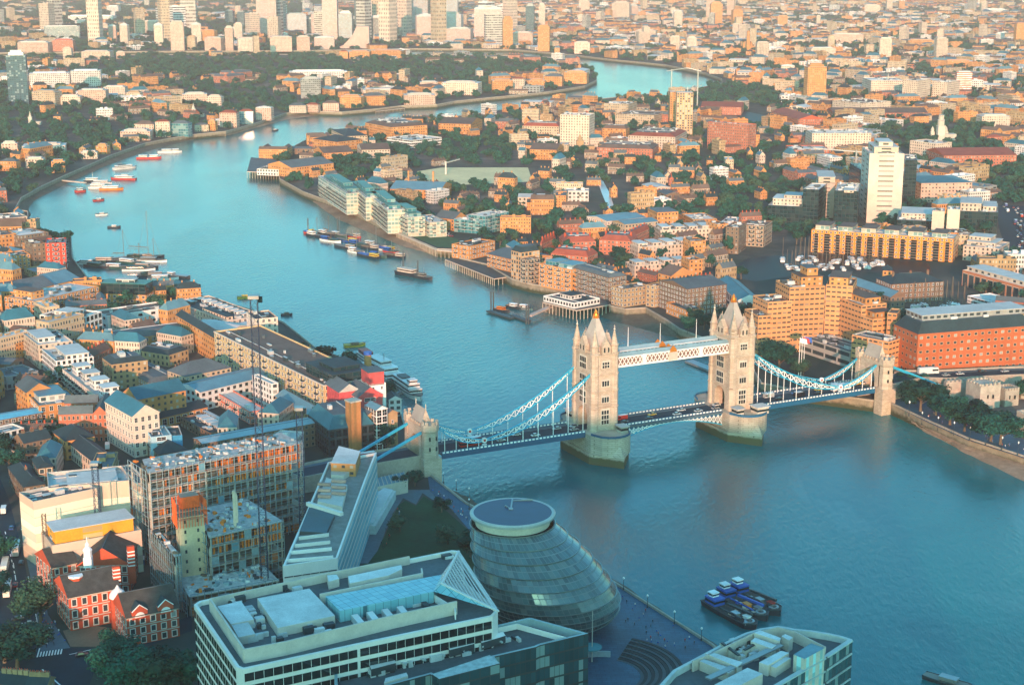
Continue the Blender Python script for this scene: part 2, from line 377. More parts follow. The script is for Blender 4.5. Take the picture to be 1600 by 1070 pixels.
def arch_wall(mb, x0, x1, z0, z1, y, w, za, n=10, mi=0, flip=False, axis='y', depth=2.0):
    "wall in the x/z plane at depth y with a pointed-round opening of half width w up to za, with its reveal"
    pts = []; xc = (x0 + x1) / 2; zs = za - w * 1.05
    for i in range(n + 1):
        a = math.pi * i / n; pts.append((xc - w * math.cos(a), zs + w * 1.05 * math.sin(a)))
    def P(x, z, d=0):
        return (x, y + d, z) if axis == 'y' else (y + d, x, z)
    mb.face([P(x0, z0), P(xc - w, z0), P(xc - w, zs), P(x0, zs)], mi); mb.face([P(xc + w, z0), P(x1, z0), P(x1, zs), P(xc + w, zs)], mi)
    mb.face([P(x0, zs), *[P(a_, b_) for a_, b_ in pts[:n // 2 + 1]], P(xc, z1), P(x0, z1)], mi)
    mb.face([P(xc, z1), *[P(a_, b_) for a_, b_ in pts[n // 2:]], P(x1, zs), P(x1, z1)], mi)
    full = [(xc - w, z0)] + pts + [(xc + w, z0)]
    for a_, b_ in zip(full, full[1:]): mb.face([P(*a_), P(*b_), P(*b_, depth), P(*a_, depth)], mi)
# piers
for sgn in (-1, 1):
    cx = sgn * 41.15; mb = MB(); hw = 10.6
    def ring(h, k, z):
        out = []
        for side in (-1, 1):
            n = 9
            for i in range(n):
                a = -math.pi / 2 + math.pi * i / (n - 1)
                x = math.sin(a) * h; y = 16 + (math.cos(a) ** .8 if math.cos(a) > 0 else 0) * (k - 16)
                out.append((cx - side * x * -1 * -1, side * y, z))
        return out
    def rounded(h, k, z, sharp):
        out = []; n = 8
        for side in (1, -1):
            for i in range(n + 1):
                t = -1 + 2 * i / n
                y = 15 + (k - 15) * ((1 - abs(t)) if sharp else math.sqrt(max(0, 1 - t * t)))
                out.append((cx - side * h * t * -1, -side * y * -1, z))
        return out
    A = rounded(hw + .8, 29.5, -4, True); B_ = rounded(hw + .8, 29.5, 5.2, True); C_ = rounded(hw, 25.5, 5.4, False); D_ = rounded(hw, 25.5, DZ + .2, False)
    for P0, P1 in ((A, B_), (C_, D_)):
        for i in range(len(P0)): j = (i + 1) % len(P0); mb.face([P0[i], P0[j], P1[j], P1[i]])
    mb.face(B_); mb.face(D_)
    for side in (1, -1):      # sloped cutwater shoulder between the point and the drum
        tip = (cx, side * 29.3, 5.2)
        mb.face([(cx - 6, side * 23.5, 5.2), tip, (cx, side * 25.4, 10.8)]); mb.face([tip, (cx + 6, side * 23.5, 5.2), (cx, side * 25.4, 10.8)])
    pier = mb.build('pier', PIER, bridge)
    mb = MB(); E_ = rounded(hw - .1, 25.4, DZ + .2, False)
    for i in range(len(E_)):
        j = (i + 1) % len(E_)
        if (abs(E_[i][1]) < 15.5 and abs(E_[j][1]) < 15.5): continue
        a_ = Vector(E_[i]); b_ = Vector(E_[j]); mb.bar(a_ + Vector((0, 0, .55)), b_ + Vector((0, 0, .55)), .35, 1.1)
    mb.build('parapet', BLUE_D, pier)
    # little control cabins and pavilion on the pier
    for (dx, dy, w_, d_, h_, rt) in ((sgn * -1 * 6.5, -16.5, 4, 5, 3.2, 1), (sgn * 3.0, 18, 5, 6, 4, 1), (sgn * 5.5, -19, 7 if sgn > 0 else 0, 6, 3.6, 1)):
        if w_ == 0: continue
        c_ = MB(); c_.box((cx + dx, dy, DZ + .2), (w_, d_, h_), 0, 0); c_.box((cx + dx, dy, DZ + .2 + h_), (w_ + 1.2, d_ + 1.2, .35), 0, 1); c_.box((cx + dx, dy, DZ + 1.5), (w_ + .1, d_ + .1, 1.2), 0, 2)
        c_.build('cabin', [STONE_P, ROOF_PALE, GLASS], pier)
def win_mesh(w, h, nu, nv, name='window'):
    mb = MB()
    mb.box((0, 0, -h / 2), (w + .7, .26, h + .7), 0, 0)
    for i in range(nu):
        for j in range(nv):
            x = -w / 2 + (i + .5) * w / nu; z = -h / 2 + (j + .12) * h / nv
            mb.box((x, 0, z), (w / nu - .35, .34, h / nv * .78), 0, 1)
    return mb.mesh(name, [STONE_P, GLASS])
WM = {k: win_mesh(*k) for k in ((4.2, 3.4, 3, 1), (4.2, 3.2, 3, 2), (4.4, 7.6, 3, 3), (6.2, 6.4, 4, 2))}
for sgn in (-1, 1):
    cx = sgn * 41.15; ax, ay = 5.55, 8.97; z0, z1 = DZ, 53.7
    mb = MB()
    # body: side walls closed, road faces arched
    for y in (-ay - 1.4, ay + 1.4): mb.face([(cx - ax, y, z0), (cx + ax, y, z0), (cx + ax, y, z1), (cx - ax, y, z1)])
    arch_wall(mb, -ay - .5, ay + .5, z0, z1, cx - ax - 1.4, 4.6, z0 + 11.5, axis='x', depth=5); arch_wall(mb, -ay - .5, ay + .5, z0, z1, cx + ax + 1.4, 4.6, z0 + 11.5, axis='x', depth=-5)
    mb.face([(cx - ax - 1.4, -ay - .5, z1), (cx + ax + 1.4, -ay - .5, z1), (cx + ax + 1.4, ay + .5, z1), (cx - ax - 1.4, ay + .5, z1)])
    for zc, o_ in ((26.5, .35), (34.8, .35), (43.2, .45), (53.2, .7)):     # string courses
        for y in (-ay - 1.4, ay + 1.4): mb.box((cx, y, zc), (2 * ax, .5 + o_, .6), 0)
        for x in (-ax - 1.4, ax + 1.4): mb.box((cx + x, 0, zc), (.5 + o_, 2 * ay, .6), 0)
    for y in (-ay - 1.2, ay + 1.2):      # battlements
        for i in range(5): mb.box((cx + (i - 2) * 1.9, y, z1), (1.1, .6, 1.6))
    for x in (-ax - 1.2, ax + 1.2):
        for i in range(8): mb.box((cx + x, (i - 3.5) * 2.0, z1), (.6, 1.1, 1.6))
    tower = mb.build('tower', MAS, bridge)
    for i in (-1, 1):
        for j in (-1, 1):
            t_ = MB(); c_ = (cx + i * ax, j * ay, 0)
            t_.tube(c_, [(2.35, z0), (2.35, 26.2), (2.6, 26.4), (2.6, 27), (2.3, 27.2), (2.3, 34.6), (2.55, 34.8), (2.55, 35.4), (2.25, 35.6), (2.25, 43), (2.55, 43.2), (2.55, 43.9), (2.2, 44.1), (2.2, 53), (2.6, 53.3), (2.6, 54.2), (2.0, 54.5), (2.0, 57.5), (2.4, 57.9), (2.4, 58.3), (1.85, 58.4), (.25, 65.6)], 8, 0, a0=math.pi / 8)
            t_.tube(c_, [(.45, 65.5), (.55, 66), (.12, 66.5)], 6, 1); t_.bar((c_[0], c_[1], 65.8), (c_[0], c_[1], 67.8), .25, .25, 1); t_.bar((c_[0], c_[1] - .6, 67.1), (c_[0], c_[1] + .6, 67.1), .25, .25, 1)
            t_.build('turret', [MAS, STONE_P], tower)
    r_ = MB(); bx_, by_ = ax - .6, ay - 1.2
    lo = [(cx - bx_, -by_, z1 + .5), (cx + bx_, -by_, z1 + .5), (cx + bx_, by_, z1 + .5), (cx - bx_, by_, z1 + .5)]
    hi = [(cx - .9, -1.7, 70.2), (cx + .9, -1.7, 70.2), (cx + .9, 1.7, 70.2), (cx - .9, 1.7, 70.2)]; r_.hexa(lo, hi)
    r_.build('roof', plain('tower_roof', (.40, .36, .32), .6, .15, .3), tower)
    g_ = MB(); g_.tube((cx, 0, 0), [(1.7, 70.2), (1.9, 70.9), (.9, 71.3), (.6, 72.6), (1.0, 73), (.15, 74.5)], 8)
    for a in range(4): g_.bar((cx + math.cos(a * 1.57) * 1.5, math.sin(a * 1.57) * 1.5, 70.8), (cx + math.cos(a * 1.57) * 1.5, math.sin(a * 1.57) * 1.5, 72.4), .3)
    g_.build('crown', GOLD, tower)
    # gabled dormers on each face
    for (x, y, w_, rz) in ((cx, -ay - .9, 2.3, 0), (cx, ay + .9, 2.3, 0), (cx - ax - .9, 0, 3.0, math.pi / 2), (cx + ax + .9, 0, 3.0, math.pi / 2)):
        d_ = MB(); co, si = math.cos(rz), math.sin(rz)
        def P(a, b2, c2): return (x + a * co - b2 * si, y + a * si + b2 * co, c2)
        for f_ in (-1, 1): d_.face([P(-w_, f_ * 1.2, z1), P(w_, f_ * 1.2, z1), P(w_, f_ * 1.2, z1 + 4), P(0, f_ * 1.2, z1 + 8.2), P(-w_, f_ * 1.2, z1 + 4)])
        d_.face([P(-w_, -1.2, z1), P(-w_, 1.2, z1), P(-w_, 1.2, z1 + 4), P(-w_, -1.2, z1 + 4)]); d_.face([P(w_, -1.2, z1), P(w_, 1.2, z1), P(w_, 1.2, z1 + 4), P(w_, -1.2, z1 + 4)])
        d_.face([P(-w_, -1.2, z1 + 4), P(-w_, 1.2, z1 + 4), P(0, 1.2, z1 + 8.2), P(0, -1.2, z1 + 8.2)]); d_.face([P(w_, -1.2, z1 + 4), P(w_, 1.2, z1 + 4), P(0, 1.2, z1 + 8.2), P(0, -1.2, z1 + 8.2)])
        for k in (-.5, .5): d_.box(P(k * w_, 0, z1 + 1.2), (.8, 2.6, 2.4), rz, 1)
        d_.bar(P(0, 0, z1 + 8), P(0, 0, z1 + 9.6), .3)
        d_.build('dormer', [MAS, GLASS], tower)
    # windows
    for side in (-1, 1):
        yy = side * (ay + 1.45)
        for key, zc in (((4.4, 7.6, 3, 3), 21.5), ((4.2, 3.4, 3, 1), 30.5), ((4.2, 3.4, 3, 1), 38.8), ((4.2, 3.2, 3, 2), 48.3)):
            link('window', WM[key], tower, (cx, yy, zc), 0 if side < 0 else math.pi)
        xx = cx + side * (ax + 1.45)
        for key, zc in (((6.2, 6.4, 4, 2), 30.8), ((6.2, 6.4, 4, 2), 39.2), ((6.2, 6.4, 4, 2), 48.3)):
            link('window', WM[key], tower, (xx, 0, zc), side * math.pi / 2)
# high level walkways
lat = MB()
for y in (-5.2, 5.2):
    w_ = MB(); x0, x1 = -34.2, 34.2; za, zb = 45.2, 50.6
    for s_ in (-1.9, 1.9):
        w_.box((0, y + s_, za), (x1 - x0, .5, .9), 0, 0); w_.box((0, y + s_, zb - .7), (x1 - x0, .5, .7), 0, 0)
        n = 30
        for i in range(n):
            a, b2 = x0 + (x1 - x0) * i / n, x0 + (x1 - x0) * (i + 1) / n
            w_.bar((a, y + s_, za + .8), (b2, y + s_, zb - .6), .22, .38, 0); w_.bar((b2, y + s_, za + .8), (a, y + s_, zb - .6), .22, .38, 0)
        for xs in (-17, 17): w_.box((xs, y + s_, za), (2.2, .7, zb - za + .1), 0, 0)
    w_.box((0, y, za + .05), (x1 - x0, 3.6, .4), 0, 0)
    w_.box((0, y, za + .5), (x1 - x0, 3.2, 4.6), 0, 2)
    for s_ in (-2.3, 2.3): w_.face([(x0, y + s_, zb), (x1, y + s_, zb), (x1, y, zb + 1.5), (x0, y, zb + 1.5)], 1)
    wk = w_.build('walkway', [PAINTW, plain('walkway_roof', (.25, .38, .42), .5), plain('walkway_inner', (.20, .12, .10), .6)], bridge)
    for s_ in (-2.25, 2.25):
        c_ = MB(); c_.box((0, y + s_, 45.6), (5.2, .5, 4.2), 0, 0); c_.face([(-2.2, y + s_ * 1.12, 49.8), (2.2, y + s_ * 1.12, 49.8), (1.6, y + s_ * 1.12, 51.4), (0, y + s_ * 1.12, 53.2), (-1.6, y + s_ * 1.12, 51.4)], 1)
        c_.face([(-2.2, y + s_ * .9, 49.8), (2.2, y + s_ * .9, 49.8), (1.6, y + s_ * .9, 51.4), (0, y + s_ * .9, 53.2), (-1.6, y + s_ * .9, 51.4)], 1)
        c_.build('coat_of_arms', [STONE_P, GOLD], wk)
# decks
def deck(x0, x1, zmid, ylim=9.2, name='deck'):
    d_ = MB(); n = 8
    for i in range(n):
        a, b2 = x0 + (x1 - x0) * i / n, x0 + (x1 - x0) * (i + 1) / n
        d_.box(((a + b2) / 2, 0, DZ - .5), (b2 - a - .001, 11, .5), 0, 0)
        for s_ in (-1, 1):
            d_.box(((a + b2) / 2, s_ * 7.4, DZ - .5), (b2 - a - .001, 3.7, .68), 0, 1)
            d_.box(((a + b2) / 2, s_ * (ylim + .1), DZ - 2.1), (b2 - a, .45, 2.3), 0, 2)
    return d_.build(name, [ASPHALT, PAVING, BLUE_D], bridge)
def parapet(x0, x1, y, parent):
    p_ = MB(); p_.box(((x0 + x1) / 2, y, DZ + .1), (x1 - x0, .25, .35), 0, 0); p_.box(((x0 + x1) / 2, y, DZ + 1.35), (x1 - x0, .3, .16), 0, 0)
    p_.box(((x0 + x1) / 2, y, DZ + .4), (x1 - x0, .08, .95), 0, 0)
    n = int((x1 - x0) / 2.0)
    for i in range(n): p_.box((x0 + (i + .5) * (x1 - x0) / n, y, DZ + .5), ((x1 - x0) / n * .62, .34, .75), 0, 1)
    return p_.build('parapet', [BLUE_D, PAINTW], parent)
AB = 133.0
for (a, b2) in ((-AB + 3, -51.7), (51.7, AB - 3)):
    dk = deck(a, b2, 0)
    for s_ in (-1, 1): parapet(a, b2, s_ * 9.3, dk)
for (a, b2) in ((-30.6, -.15), (.15, 30.6)):
    dk = deck(a, b2, 0, 7.9, 'bascule_leaf')
    for s_ in (-1, 1):
        parapet(a, b2, s_ * 8.0, dk)
        g_ = MB(); n = 12; xo = -30.6 if a < 0 else 30.6; xi = 0
        for i in range(n):
            t, u = i / n, (i + 1) / n; xa, xb = xo + (xi - xo) * t, xo + (xi - xo) * u
            za, zb = DZ - 1.8 - 5.2 * (1 - t) ** 2.0, DZ - 1.8 - 5.2 * (1 - u) ** 2.0
            g_.bar((xa, s_ * 8.2, za), (xb, s_ * 8.2, zb), .4, .5); g_.bar((xa, s_ * 8.2, za), (xa, s_ * 8.2, DZ - 1.2), .3, .3, 1)
            g_.bar((xa, s_ * 8.2, za), (xb, s_ * 8.2, DZ - 1.4), .28, .28, 1); g_.bar((xa, s_ * 8.2, DZ - 1.4), (xb, s_ * 8.2, zb), .28, .28, 1)
        g_.build('girder', [BLUE, PAINTW], dk)
for cx in (-41.15, 41.15):
    d_ = MB(); d_.box((cx, 0, DZ + .204), (21.0, 8.6, .02), 0, 0); d_.build('roadway', ASPHALT, bridge)
# suspension chains: a deep curved truss from the tower to a pivot low over the deck, then a short one up to the gate
def chain(xt, zt, xp, zp, xa, za, y):
    c_ = MB(); pr = []
    def seg(x0, z0, x1, z1, sag, dep, n):
        T_, B_ = [], []
        for i in range(n + 1):
            t = i / n; x = x0 + (x1 - x0) * t; z = z0 + (z1 - z0) * t
            s1 = -sag * 4 * t * (1 - t); dd = dep * math.sin(math.pi * min(1, t)) ** .8 if 0 < t < 1 else 0
            T_.append(Vector((x, y, z + s1 + .2))); B_.append(Vector((x, y, z + s1 - dd - .2)))
        for i in range(n):
            c_.bar(T_[i], T_[i + 1], .6, .55, 0); c_.bar(B_[i], B_[i + 1], .6, .5, 0)
            if (T_[i] - B_[i]).length > .6: c_.bar(T_[i], B_[i], .3, .3, 1)
            if i % 1 == 0: c_.bar(T_[i], B_[i + 1], .26, .3, 1); c_.bar(B_[i], T_[i + 1], .26, .3, 1)
            if i: pr.append(B_[i])
    seg(xt, zt, xp, zp, 3.6, 3.4, 14); n0 = len(pr)
    seg(xp, zp, xa, za, 1.2, 2.2, 8)
    ch = c_.build('suspension_chain', [BLUE, PAINTW], bridge)
    for k, p in enumerate(pr):
        if k % 2 == 0 and k < n0 or k >= n0 and k % 2: 
            h_ = MB(); h_.bar(p, (p.x, p.y, DZ + .1), .28, .28); h_.build('hanger', PAINTW, ch)
    r_ = MB(); 
    rr = [(xp + math.cos(i * math.pi / 8) * 1.35, zp + math.sin(i * math.pi / 8) * 1.35) for i in range(16)]
    for sy in (-.45, .45): r_.face([(a, y + sy, b2) for a, b2 in rr], 0)
    for i in range(16): j = (i + 1) % 16; r_.face([(rr[i][0], y - .45, rr[i][1]), (rr[j][0], y - .45, rr[j][1]), (rr[j][0], y + .45, rr[j][1]), (rr[i][0], y + .45, rr[i][1])], 0)
    r_.box((xp, y, zp - .5), (1.1, 1.1, 1.0), 0, 1); r_.box((xp, y, DZ + .1), (2.2, .9, 1.9), 0, 0)
    r_.build('pivot', [PAINTW, plain('pivot_red', (.55, .04, .03))], ch)
for sgn in (-1, 1):
    for y in (-8.3, 8.3): chain(sgn * (41.15 + 7.2), 44.0, sgn * 107, 18.2, sgn * (AB - 2), 27.5, y)
# gate towers on the two banks
def gate(sgn, mat_):
    cx = sgn * (AB + 3.5); g_ = MB(); zt = 31
    arch_wall(g_, -8, 8, DZ, zt - 2, cx - 3.4, 4.8, DZ + 9.5, axis='x', depth=6.8); arch_wall(g_, -8, 8, DZ, zt - 2, cx + 3.4, 4.8, DZ + 9.5, axis='x', depth=-.1)
    for y in (-10.3, 10.3):
        g_.box((cx, y, -3), (9.2, 6.6, DZ + 3), 0, 0)
        g_.tube((cx, y, 0), [(4.0, DZ), (3.9, DZ + 5), (3.75, zt - 4), (4.3, zt - 3.2), (4.3, zt)], 8, 0, a0=math.pi / 8)
        for i in range(8):
            a = i * math.pi / 4; g_.box((cx + 3.7 * math.cos(a), y + 3.7 * math.sin(a), zt), (1.5, .8, 1.5), a + math.pi / 2)
    for x in (-3.2, 3.2):
        for i in range(5): g_.box((cx + x, (i - 2) * 2.4, zt - 2), (.7, 1.3, 1.5))
    g_.box((cx, 0, -3), (7, 15, 5.5), 0)
    gt = g_.build('gatehouse', mat_, bridge)
    r_ = MB(); z0, zr = zt - 2, zt + 6
    for s_ in (-1, 1): r_.face([(cx + s_ * 2.9, -6.5, z0), (cx + s_ * 2.9, 6.5, z0), (cx, 5.8, zr), (cx, -5.8, zr)], 0)
    for s_ in (-1, 1): r_.face([(cx - 2.9, s_ * 6.5, z0), (cx + 2.9, s_ * 6.5, z0), (cx, s_ * 5.8, zr)], 1)
    r_.build('roof', [plain('gate_roof', (.36, .32, .28), .7), mat_], gt)
    for s_ in (-1, 1):
        f_ = MB(); f_.bar((cx, s_ * 5.8, zr - .2), (cx, s_ * 5.8, zr + 2.4), .3); f_.build('finial', STONE_P, gt)
        for zz_ in (18.5, 23.5):
            for dx in (-1.7, 1.7):
                w_ = MB(); w_.box((cx + dx, s_ * 14.0, zz_), (.7, .5, 1.8), 0, 1); w_.build('window', [STONE_P, GLASS], gt)
    # anchor ties running down behind the gate
    for y in (-8.3, 8.3):
        t_ = MB(); t_.bar((sgn * (AB + 7), y, 26.5), (sgn * (AB + 48), y, 9), 1.3, 1.0); t_.build('anchor_tie', BLUE, bridge)
gate(-1, MAS); gate(1, MAS)
# approach roads on viaducts
def local(x, y, z): return BC + BD * x - BN * y * 1 + Vector((0, 0, z))
def approach(name, pts, zs, w, label):
    a_ = MB(); P = []
    for i, p in enumerate(pts):
        d = (pts[min(i + 1, len(pts) - 1)] - pts[max(i - 1, 0)]); n = Vector((-d.y, d.x, 0)).normalized() * (w / 2); P.append((p + n, p - n, zs[i], n.normalized()))
    for (a, b2, z0, n0), (c2, d2, z1, n1) in zip(P, P[1:]):
        a_.face([(a.x, a.y, z0), (b2.x, b2.y, z0), (d2.x, d2.y, z1), (c2.x, c2.y, z1)], 0)
        for p, q, n_ in ((a, c2, 1), (b2, d2, -1)):
            a_.face([(p.x, p.y, 0), (q.x, q.y, 0), (q.x, q.y, z1), (p.x, p.y, z0)], 1)
            a_.bar((p.x, p.y, z0 + .6), (q.x, q.y, z1 + .6), .5, 1.25, 1); 
            o1 = n0 * (-n_ * 1.9); a_.bar((p.x + o1.x, p.y + o1.y, z0 + .02), (q.x + o1.x, q.y + o1.y, z1 + .02), 3.0, .24, 2)
    return tag(a_.build(name, [ASPHALT, STONE, PAVING]), label, 'road', kind='structure')
sA = BC - BD * (AB + 7.4); nA = BC + BD * (AB + 7.4)
approach('bridge_road', [sA, sA - BD * 40, sA - BD * 90, sA - BD * 150], [DZ, DZ - .8, 11, 7], 18, 'walled road climbing to the near end of the bridge')
NR = [nA, nA + BD * 22 + Vector((3, 6, 0)), G(1470, 588, 13.5), G(1560, 583, 13), G(1640, 580, 12.5), G(1800, 577, 12)]
for p in NR: p.z = 0
approach('bridge_road', NR, [DZ, DZ, 13.8, 13.2, 12.6, 12], 17, 'walled road running right from the far end of the bridge')
# ---------------------------------------------------------------- building library
FP = []          # footprints already taken
def inside(p, poly):
    c = False; n = len(poly); j = n - 1
    for i in range(n):
        a, b2 = poly[i], poly[j]
        if (a[1] > p[1]) != (b2[1] > p[1]) and p[0] < (b2[0] - a[0]) * (p[1] - a[1]) / (b2[1] - a[1]) + a[0]: c = not c
        j = i
    return c
def taken(p, pad=0):
    for (cx, cy, r, poly) in FP:
        if abs(p[0] - cx) > r + pad or abs(p[1] - cy) > r + pad: continue
        if inside(p, poly): return True
        if pad:
            for dx, dy in ((pad, 0), (-pad, 0), (0, pad), (0, -pad), (pad * .7, pad * .7), (-pad * .7, pad * .7), (pad * .7, -pad * .7), (-pad * .7, -pad * .7)):
                if inside((p[0] + dx, p[1] + dy), poly): return True
    return False
def occupy(poly):
    cx = sum(p[0] for p in poly) / len(poly); cy = sum(p[1] for p in poly) / len(poly)
    FP.append((cx, cy, max(math.hypot(p[0] - cx, p[1] - cy) for p in poly), [(p[0], p[1]) for p in poly]))
F = {}
F['O'] = facade('brickface_orange', (.52, .24, .085), win=(.3, .7, .28, .72), blind=(.4, .36, .3))
F['R'] = facade('brickface_red', (.40, .13, .075), win=(.3, .7, .26, .74), frame=(.5, .42, .34), fw=.04)
F['Y'] = facade('brickface_stock', (.38, .26, .14), win=(.3, .7, .25, .75), blind=(.45, .42, .36))
F['B'] = facade('brickface_brown', (.19, .13, .09), win=(.3, .7, .25, .75), frame=(.34, .31, .27), fw=.04)
F['C'] = facade('face_cream', (.56, .45, .36), win=(.3, .7, .22, .75))
F['W'] = facade('face_white', (.64, .61, .58), win=(.22, .78, .22, .78))
F['WR'] = facade('face_white_ribbon', (.66, .66, .63), win=(.04, .96, .35, .85), glassy=True)
F['P'] = facade('face_pink_stone', (.55, .38, .30), win=(.28, .72, .28, .75))
F['T'] = facade('face_tan', (.48, .36, .24), win=(.25, .75, .25, .75), frame=(.6, .55, .45), fw=.05)
F['G'] = facade('face_dark_glass', (.03, .045, .05), pane=(.004, .018, .022), win=(.05, .95, .08, .92), blind=(.02, .045, .05), pb=.3, glassy=True)
F['GB'] = facade('face_blue_glass', (.25, .34, .36), pane=(.015, .10, .12), win=(.06, .94, .1, .86), blind=(.2, .34, .34), pb=.3, glassy=True)
F['GL'] = facade('face_pale_glass', (.55, .52, .44), pane=(.10, .16, .15), win=(.08, .92, .22, .9), blind=(.5, .44, .34), pb=.45, glassy=True)
F['K'] = facade('face_concrete', (.42, .40, .36), win=(.06, .94, .38, .84), blind=(.3, .3, .28))
F['OB'] = facade('face_orange_balcony', (.55, .27, .09), win=(.18, .82, .1, .8), frame=(.6, .52, .42), fw=.06, pb=.4, blind=(.42, .38, .32))
F['BW'] = facade('face_brown_white', (.26, .16, .10), win=(.22, .78, .22, .8), frame=(.62, .56, .46), fw=.08)
F['GR'] = facade('face_grey', (.28, .30, .30), win=(.2, .8, .3, .8))
F['DG'] = facade('face_dark_tower', (.10, .15, .16), pane=(.02, .06, .07), win=(.1, .9, .2, .9), blind=(.14, .2, .2), glassy=True)
PLAINOF = {'O': BRICK_O, 'R': BRICK_R, 'Y': BRICK_Y, 'B': BRICK_B, 'C': CREAM, 'W': WHITE, 'T': BRICK_Y, 'BW': BRICK_B, 'WR': WHITE, 'OB': BRICK_O, 'K': CONCRETE, 'P': STONE_P, 'GR': METAL}
RM = {'g': ROOF_GREY, 'd': ROOF_DARK, 'p': ROOF_PALE, 't': ROOF_TEAL, 'b': ROOF_BLUE, 'r': ROOF_RED, 'n': ROOF_BROWN, 'e': ROOF_GREEN}
WINC = {}
def hero_window(w, h, kind):
    k = (round(w, 1), round(h, 1), kind)
    if k not in WINC:
        mb = MB(); w, h = k[0], k[1]
        for x in (-w / 2, w / 2): mb.box((x, 0, -h / 2), (.12, .16, h))
        for z in (-h / 2 - .12, h / 2): mb.box((0, 0, z), (w + .24, .22 if z < 0 else .16, .12))
        mb.box((0, 0, -h / 2), (.07, .12, h)); mb.box((0, 0, -.04), (w, .12, .07))
        mb.box((0, 0, -h / 2), (w, .06, h), 0, 1)
        WINC[k] = mb.mesh('window', [PAINTW if kind == 'w' else METAL_D, GLASS])
    return WINC[k]
def frustum(mb, poly, z0, z1, inset, wi, ti):
    n = len(poly); c = Vector((sum(p[0] for p in poly) / n, sum(p[1] for p in poly) / n))
    P = ccw(poly); Q = inset_poly(P, inset)
    for i in range(n):
        j = (i + 1) % n; mb.face([(P[i][0], P[i][1], z0), (P[j][0], P[j][1], z0), (Q[j][0], Q[j][1], z1), (Q[i][0], Q[i][1], z1)], wi)
    mb.face([(q[0], q[1], z1) for q in Q], ti); return Q
def inset_poly(P, d):
    P = ccw(P); n = len(P); out = []
    for i in range(n):
        a, b2, c = Vector(P[i - 1][:2]), Vector(P[i][:2]), Vector(P[(i + 1) % n][:2])
        e1, e2 = (b2 - a).normalized(), (c - b2).normalized(); n1, n2 = Vector((-e1.y, e1.x)), Vector((-e2.y, e2.x))
        k = n1 + n2; k = k / max(.3, k.length_squared) * 2; out.append((b2.x + k.x * d, b2.y + k.y * d))
    return out
def roof_flat(poly, z, mats, root, par=.9, th=.35):
    mb = MB(); P = ccw(poly); Q = inset_poly(P, th); n = len(P)
    for i in range(n):
        j = (i + 1) % n
        mb.face([(*P[i][:2], z), (*P[j][:2], z), (*Q[j], z), (*Q[i], z)], 1)
        mb.face([(*Q[i], z), (*Q[j], z), (*Q[j], z - par), (*Q[i], z - par)], 1)
    mb.face([(*q, z - par) for q in Q], 0)
    return mb.build('roof', mats, root, loc=tuple(-x for x in root.location))
def roof_pitched(a, b2, c, d, z, rh, kind, mats, root, over=.5):
    "ridge runs parallel to a-b"
    a, b2, c, d = (Vector((*p[:2], z)) for p in (a, b2, c, d))   # a-b front, d-c back (d behind a)
    u = (b2 - a).normalized(); v = (d - a).normalized(); a, b2, c, d = a - u * over - v * over, b2 + u * over - v * over, c + u * over + v * over, d - u * over + v * over
    m0, m1 = (a + d) / 2, (b2 + c) / 2; h = Vector((0, 0, rh)); mb = MB()
    if kind == 'hip': k = min((d - a).length / 2, (b2 - a).length * .45); m0 = m0 + u * k; m1 = m1 - u * k
    if kind == 'barrel':
        n = 8; prev = None
        for i in range(n + 1):
            t = i / n; hh = Vector((0, 0, rh * math.sin(math.pi * t))); p, q = a.lerp(d, t) + hh, b2.lerp(c, t) + hh
            if prev: mb.face([prev[0], prev[1], q, p])
            prev = (p, q)
        for s_, e_ in ((a, d), (b2, c)): mb.face([s_.lerp(e_, i / n) + Vector((0, 0, rh * math.sin(math.pi * i / n))) for i in range(n + 1)], 1)
    else:
        r0, r1 = m0 + h, m1 + h
        mb.face([a, b2, r1, r0]); mb.face([c, d, r0, r1])
        gm = 1 if kind == 'gable' else 0
        mb.face([d, a, r0], gm); mb.face([b2, c, r1], gm)
        mb.bar(r0, r1, .3, .25, 2)
    mb.face([a, d, c, b2], 1)
    return mb.build('roof', mats + [ROOF_GREY], root, loc=tuple(-x for x in root.location))
UB = {}
def unit(ma, mt):
    k = (ma.name, mt.name)
    if k not in UB: q = MB(); q.box((0, 0, 0), (1, 1, 1), 0, 0, 1); UB[k] = q.mesh('roof_plant', [ma, mt])
    return UB[k]
def clutter(root, a, u, v, L, W, z, seed, dens=1.0, mat=None, each=False):
    r = random.Random(seed); n = int(max(1, min(26, L * W / 55 * dens)))
    each = each or n < 7; mb = MB(); rz = math.atan2(u.y, u.x)
    for _ in range(n):
        w_, d_, h_ = r.uniform(1, 5), r.uniform(1, 3.5), r.uniform(.5, 2.2)
        if L < w_ + 3 or W < d_ + 3: continue
        p = a + u * r.uniform(w_ / 2 + 1.2, L - w_ / 2 - 1.2) + v * r.uniform(d_ / 2 + 1.2, W - d_ / 2 - 1.2)
        m3 = [PLANT, METAL_D, ROOF_GREY]; i_, j_ = r.choice((0, 0, 1, 2)), r.choice((0, 0, 2))
        if each: o_ = link('roof_plant', unit(m3[i_], m3[j_]), root, Vector((p.x, p.y, z)) - root.location, rz); o_.scale = (w_, d_, h_)
        else: mb.box((p.x, p.y, z), (w_, d_, h_), rz, i_, j_)
    if L > 8 and W > 8:
        for k in range(1 if each else 2):
            t = r.uniform(.2, .8); p = a + v * W * t + u * 2; q = a + v * W * t + u * (L - 2); mb.bar((p.x, p.y, z + .3), (q.x, q.y, z + .3), .35, .35, 0)
    if mb.f: mb.build('roof_plant', [PLANT, METAL_D, ROOF_GREY], root, loc=tuple(-x for x in root.location))
NB = [0]
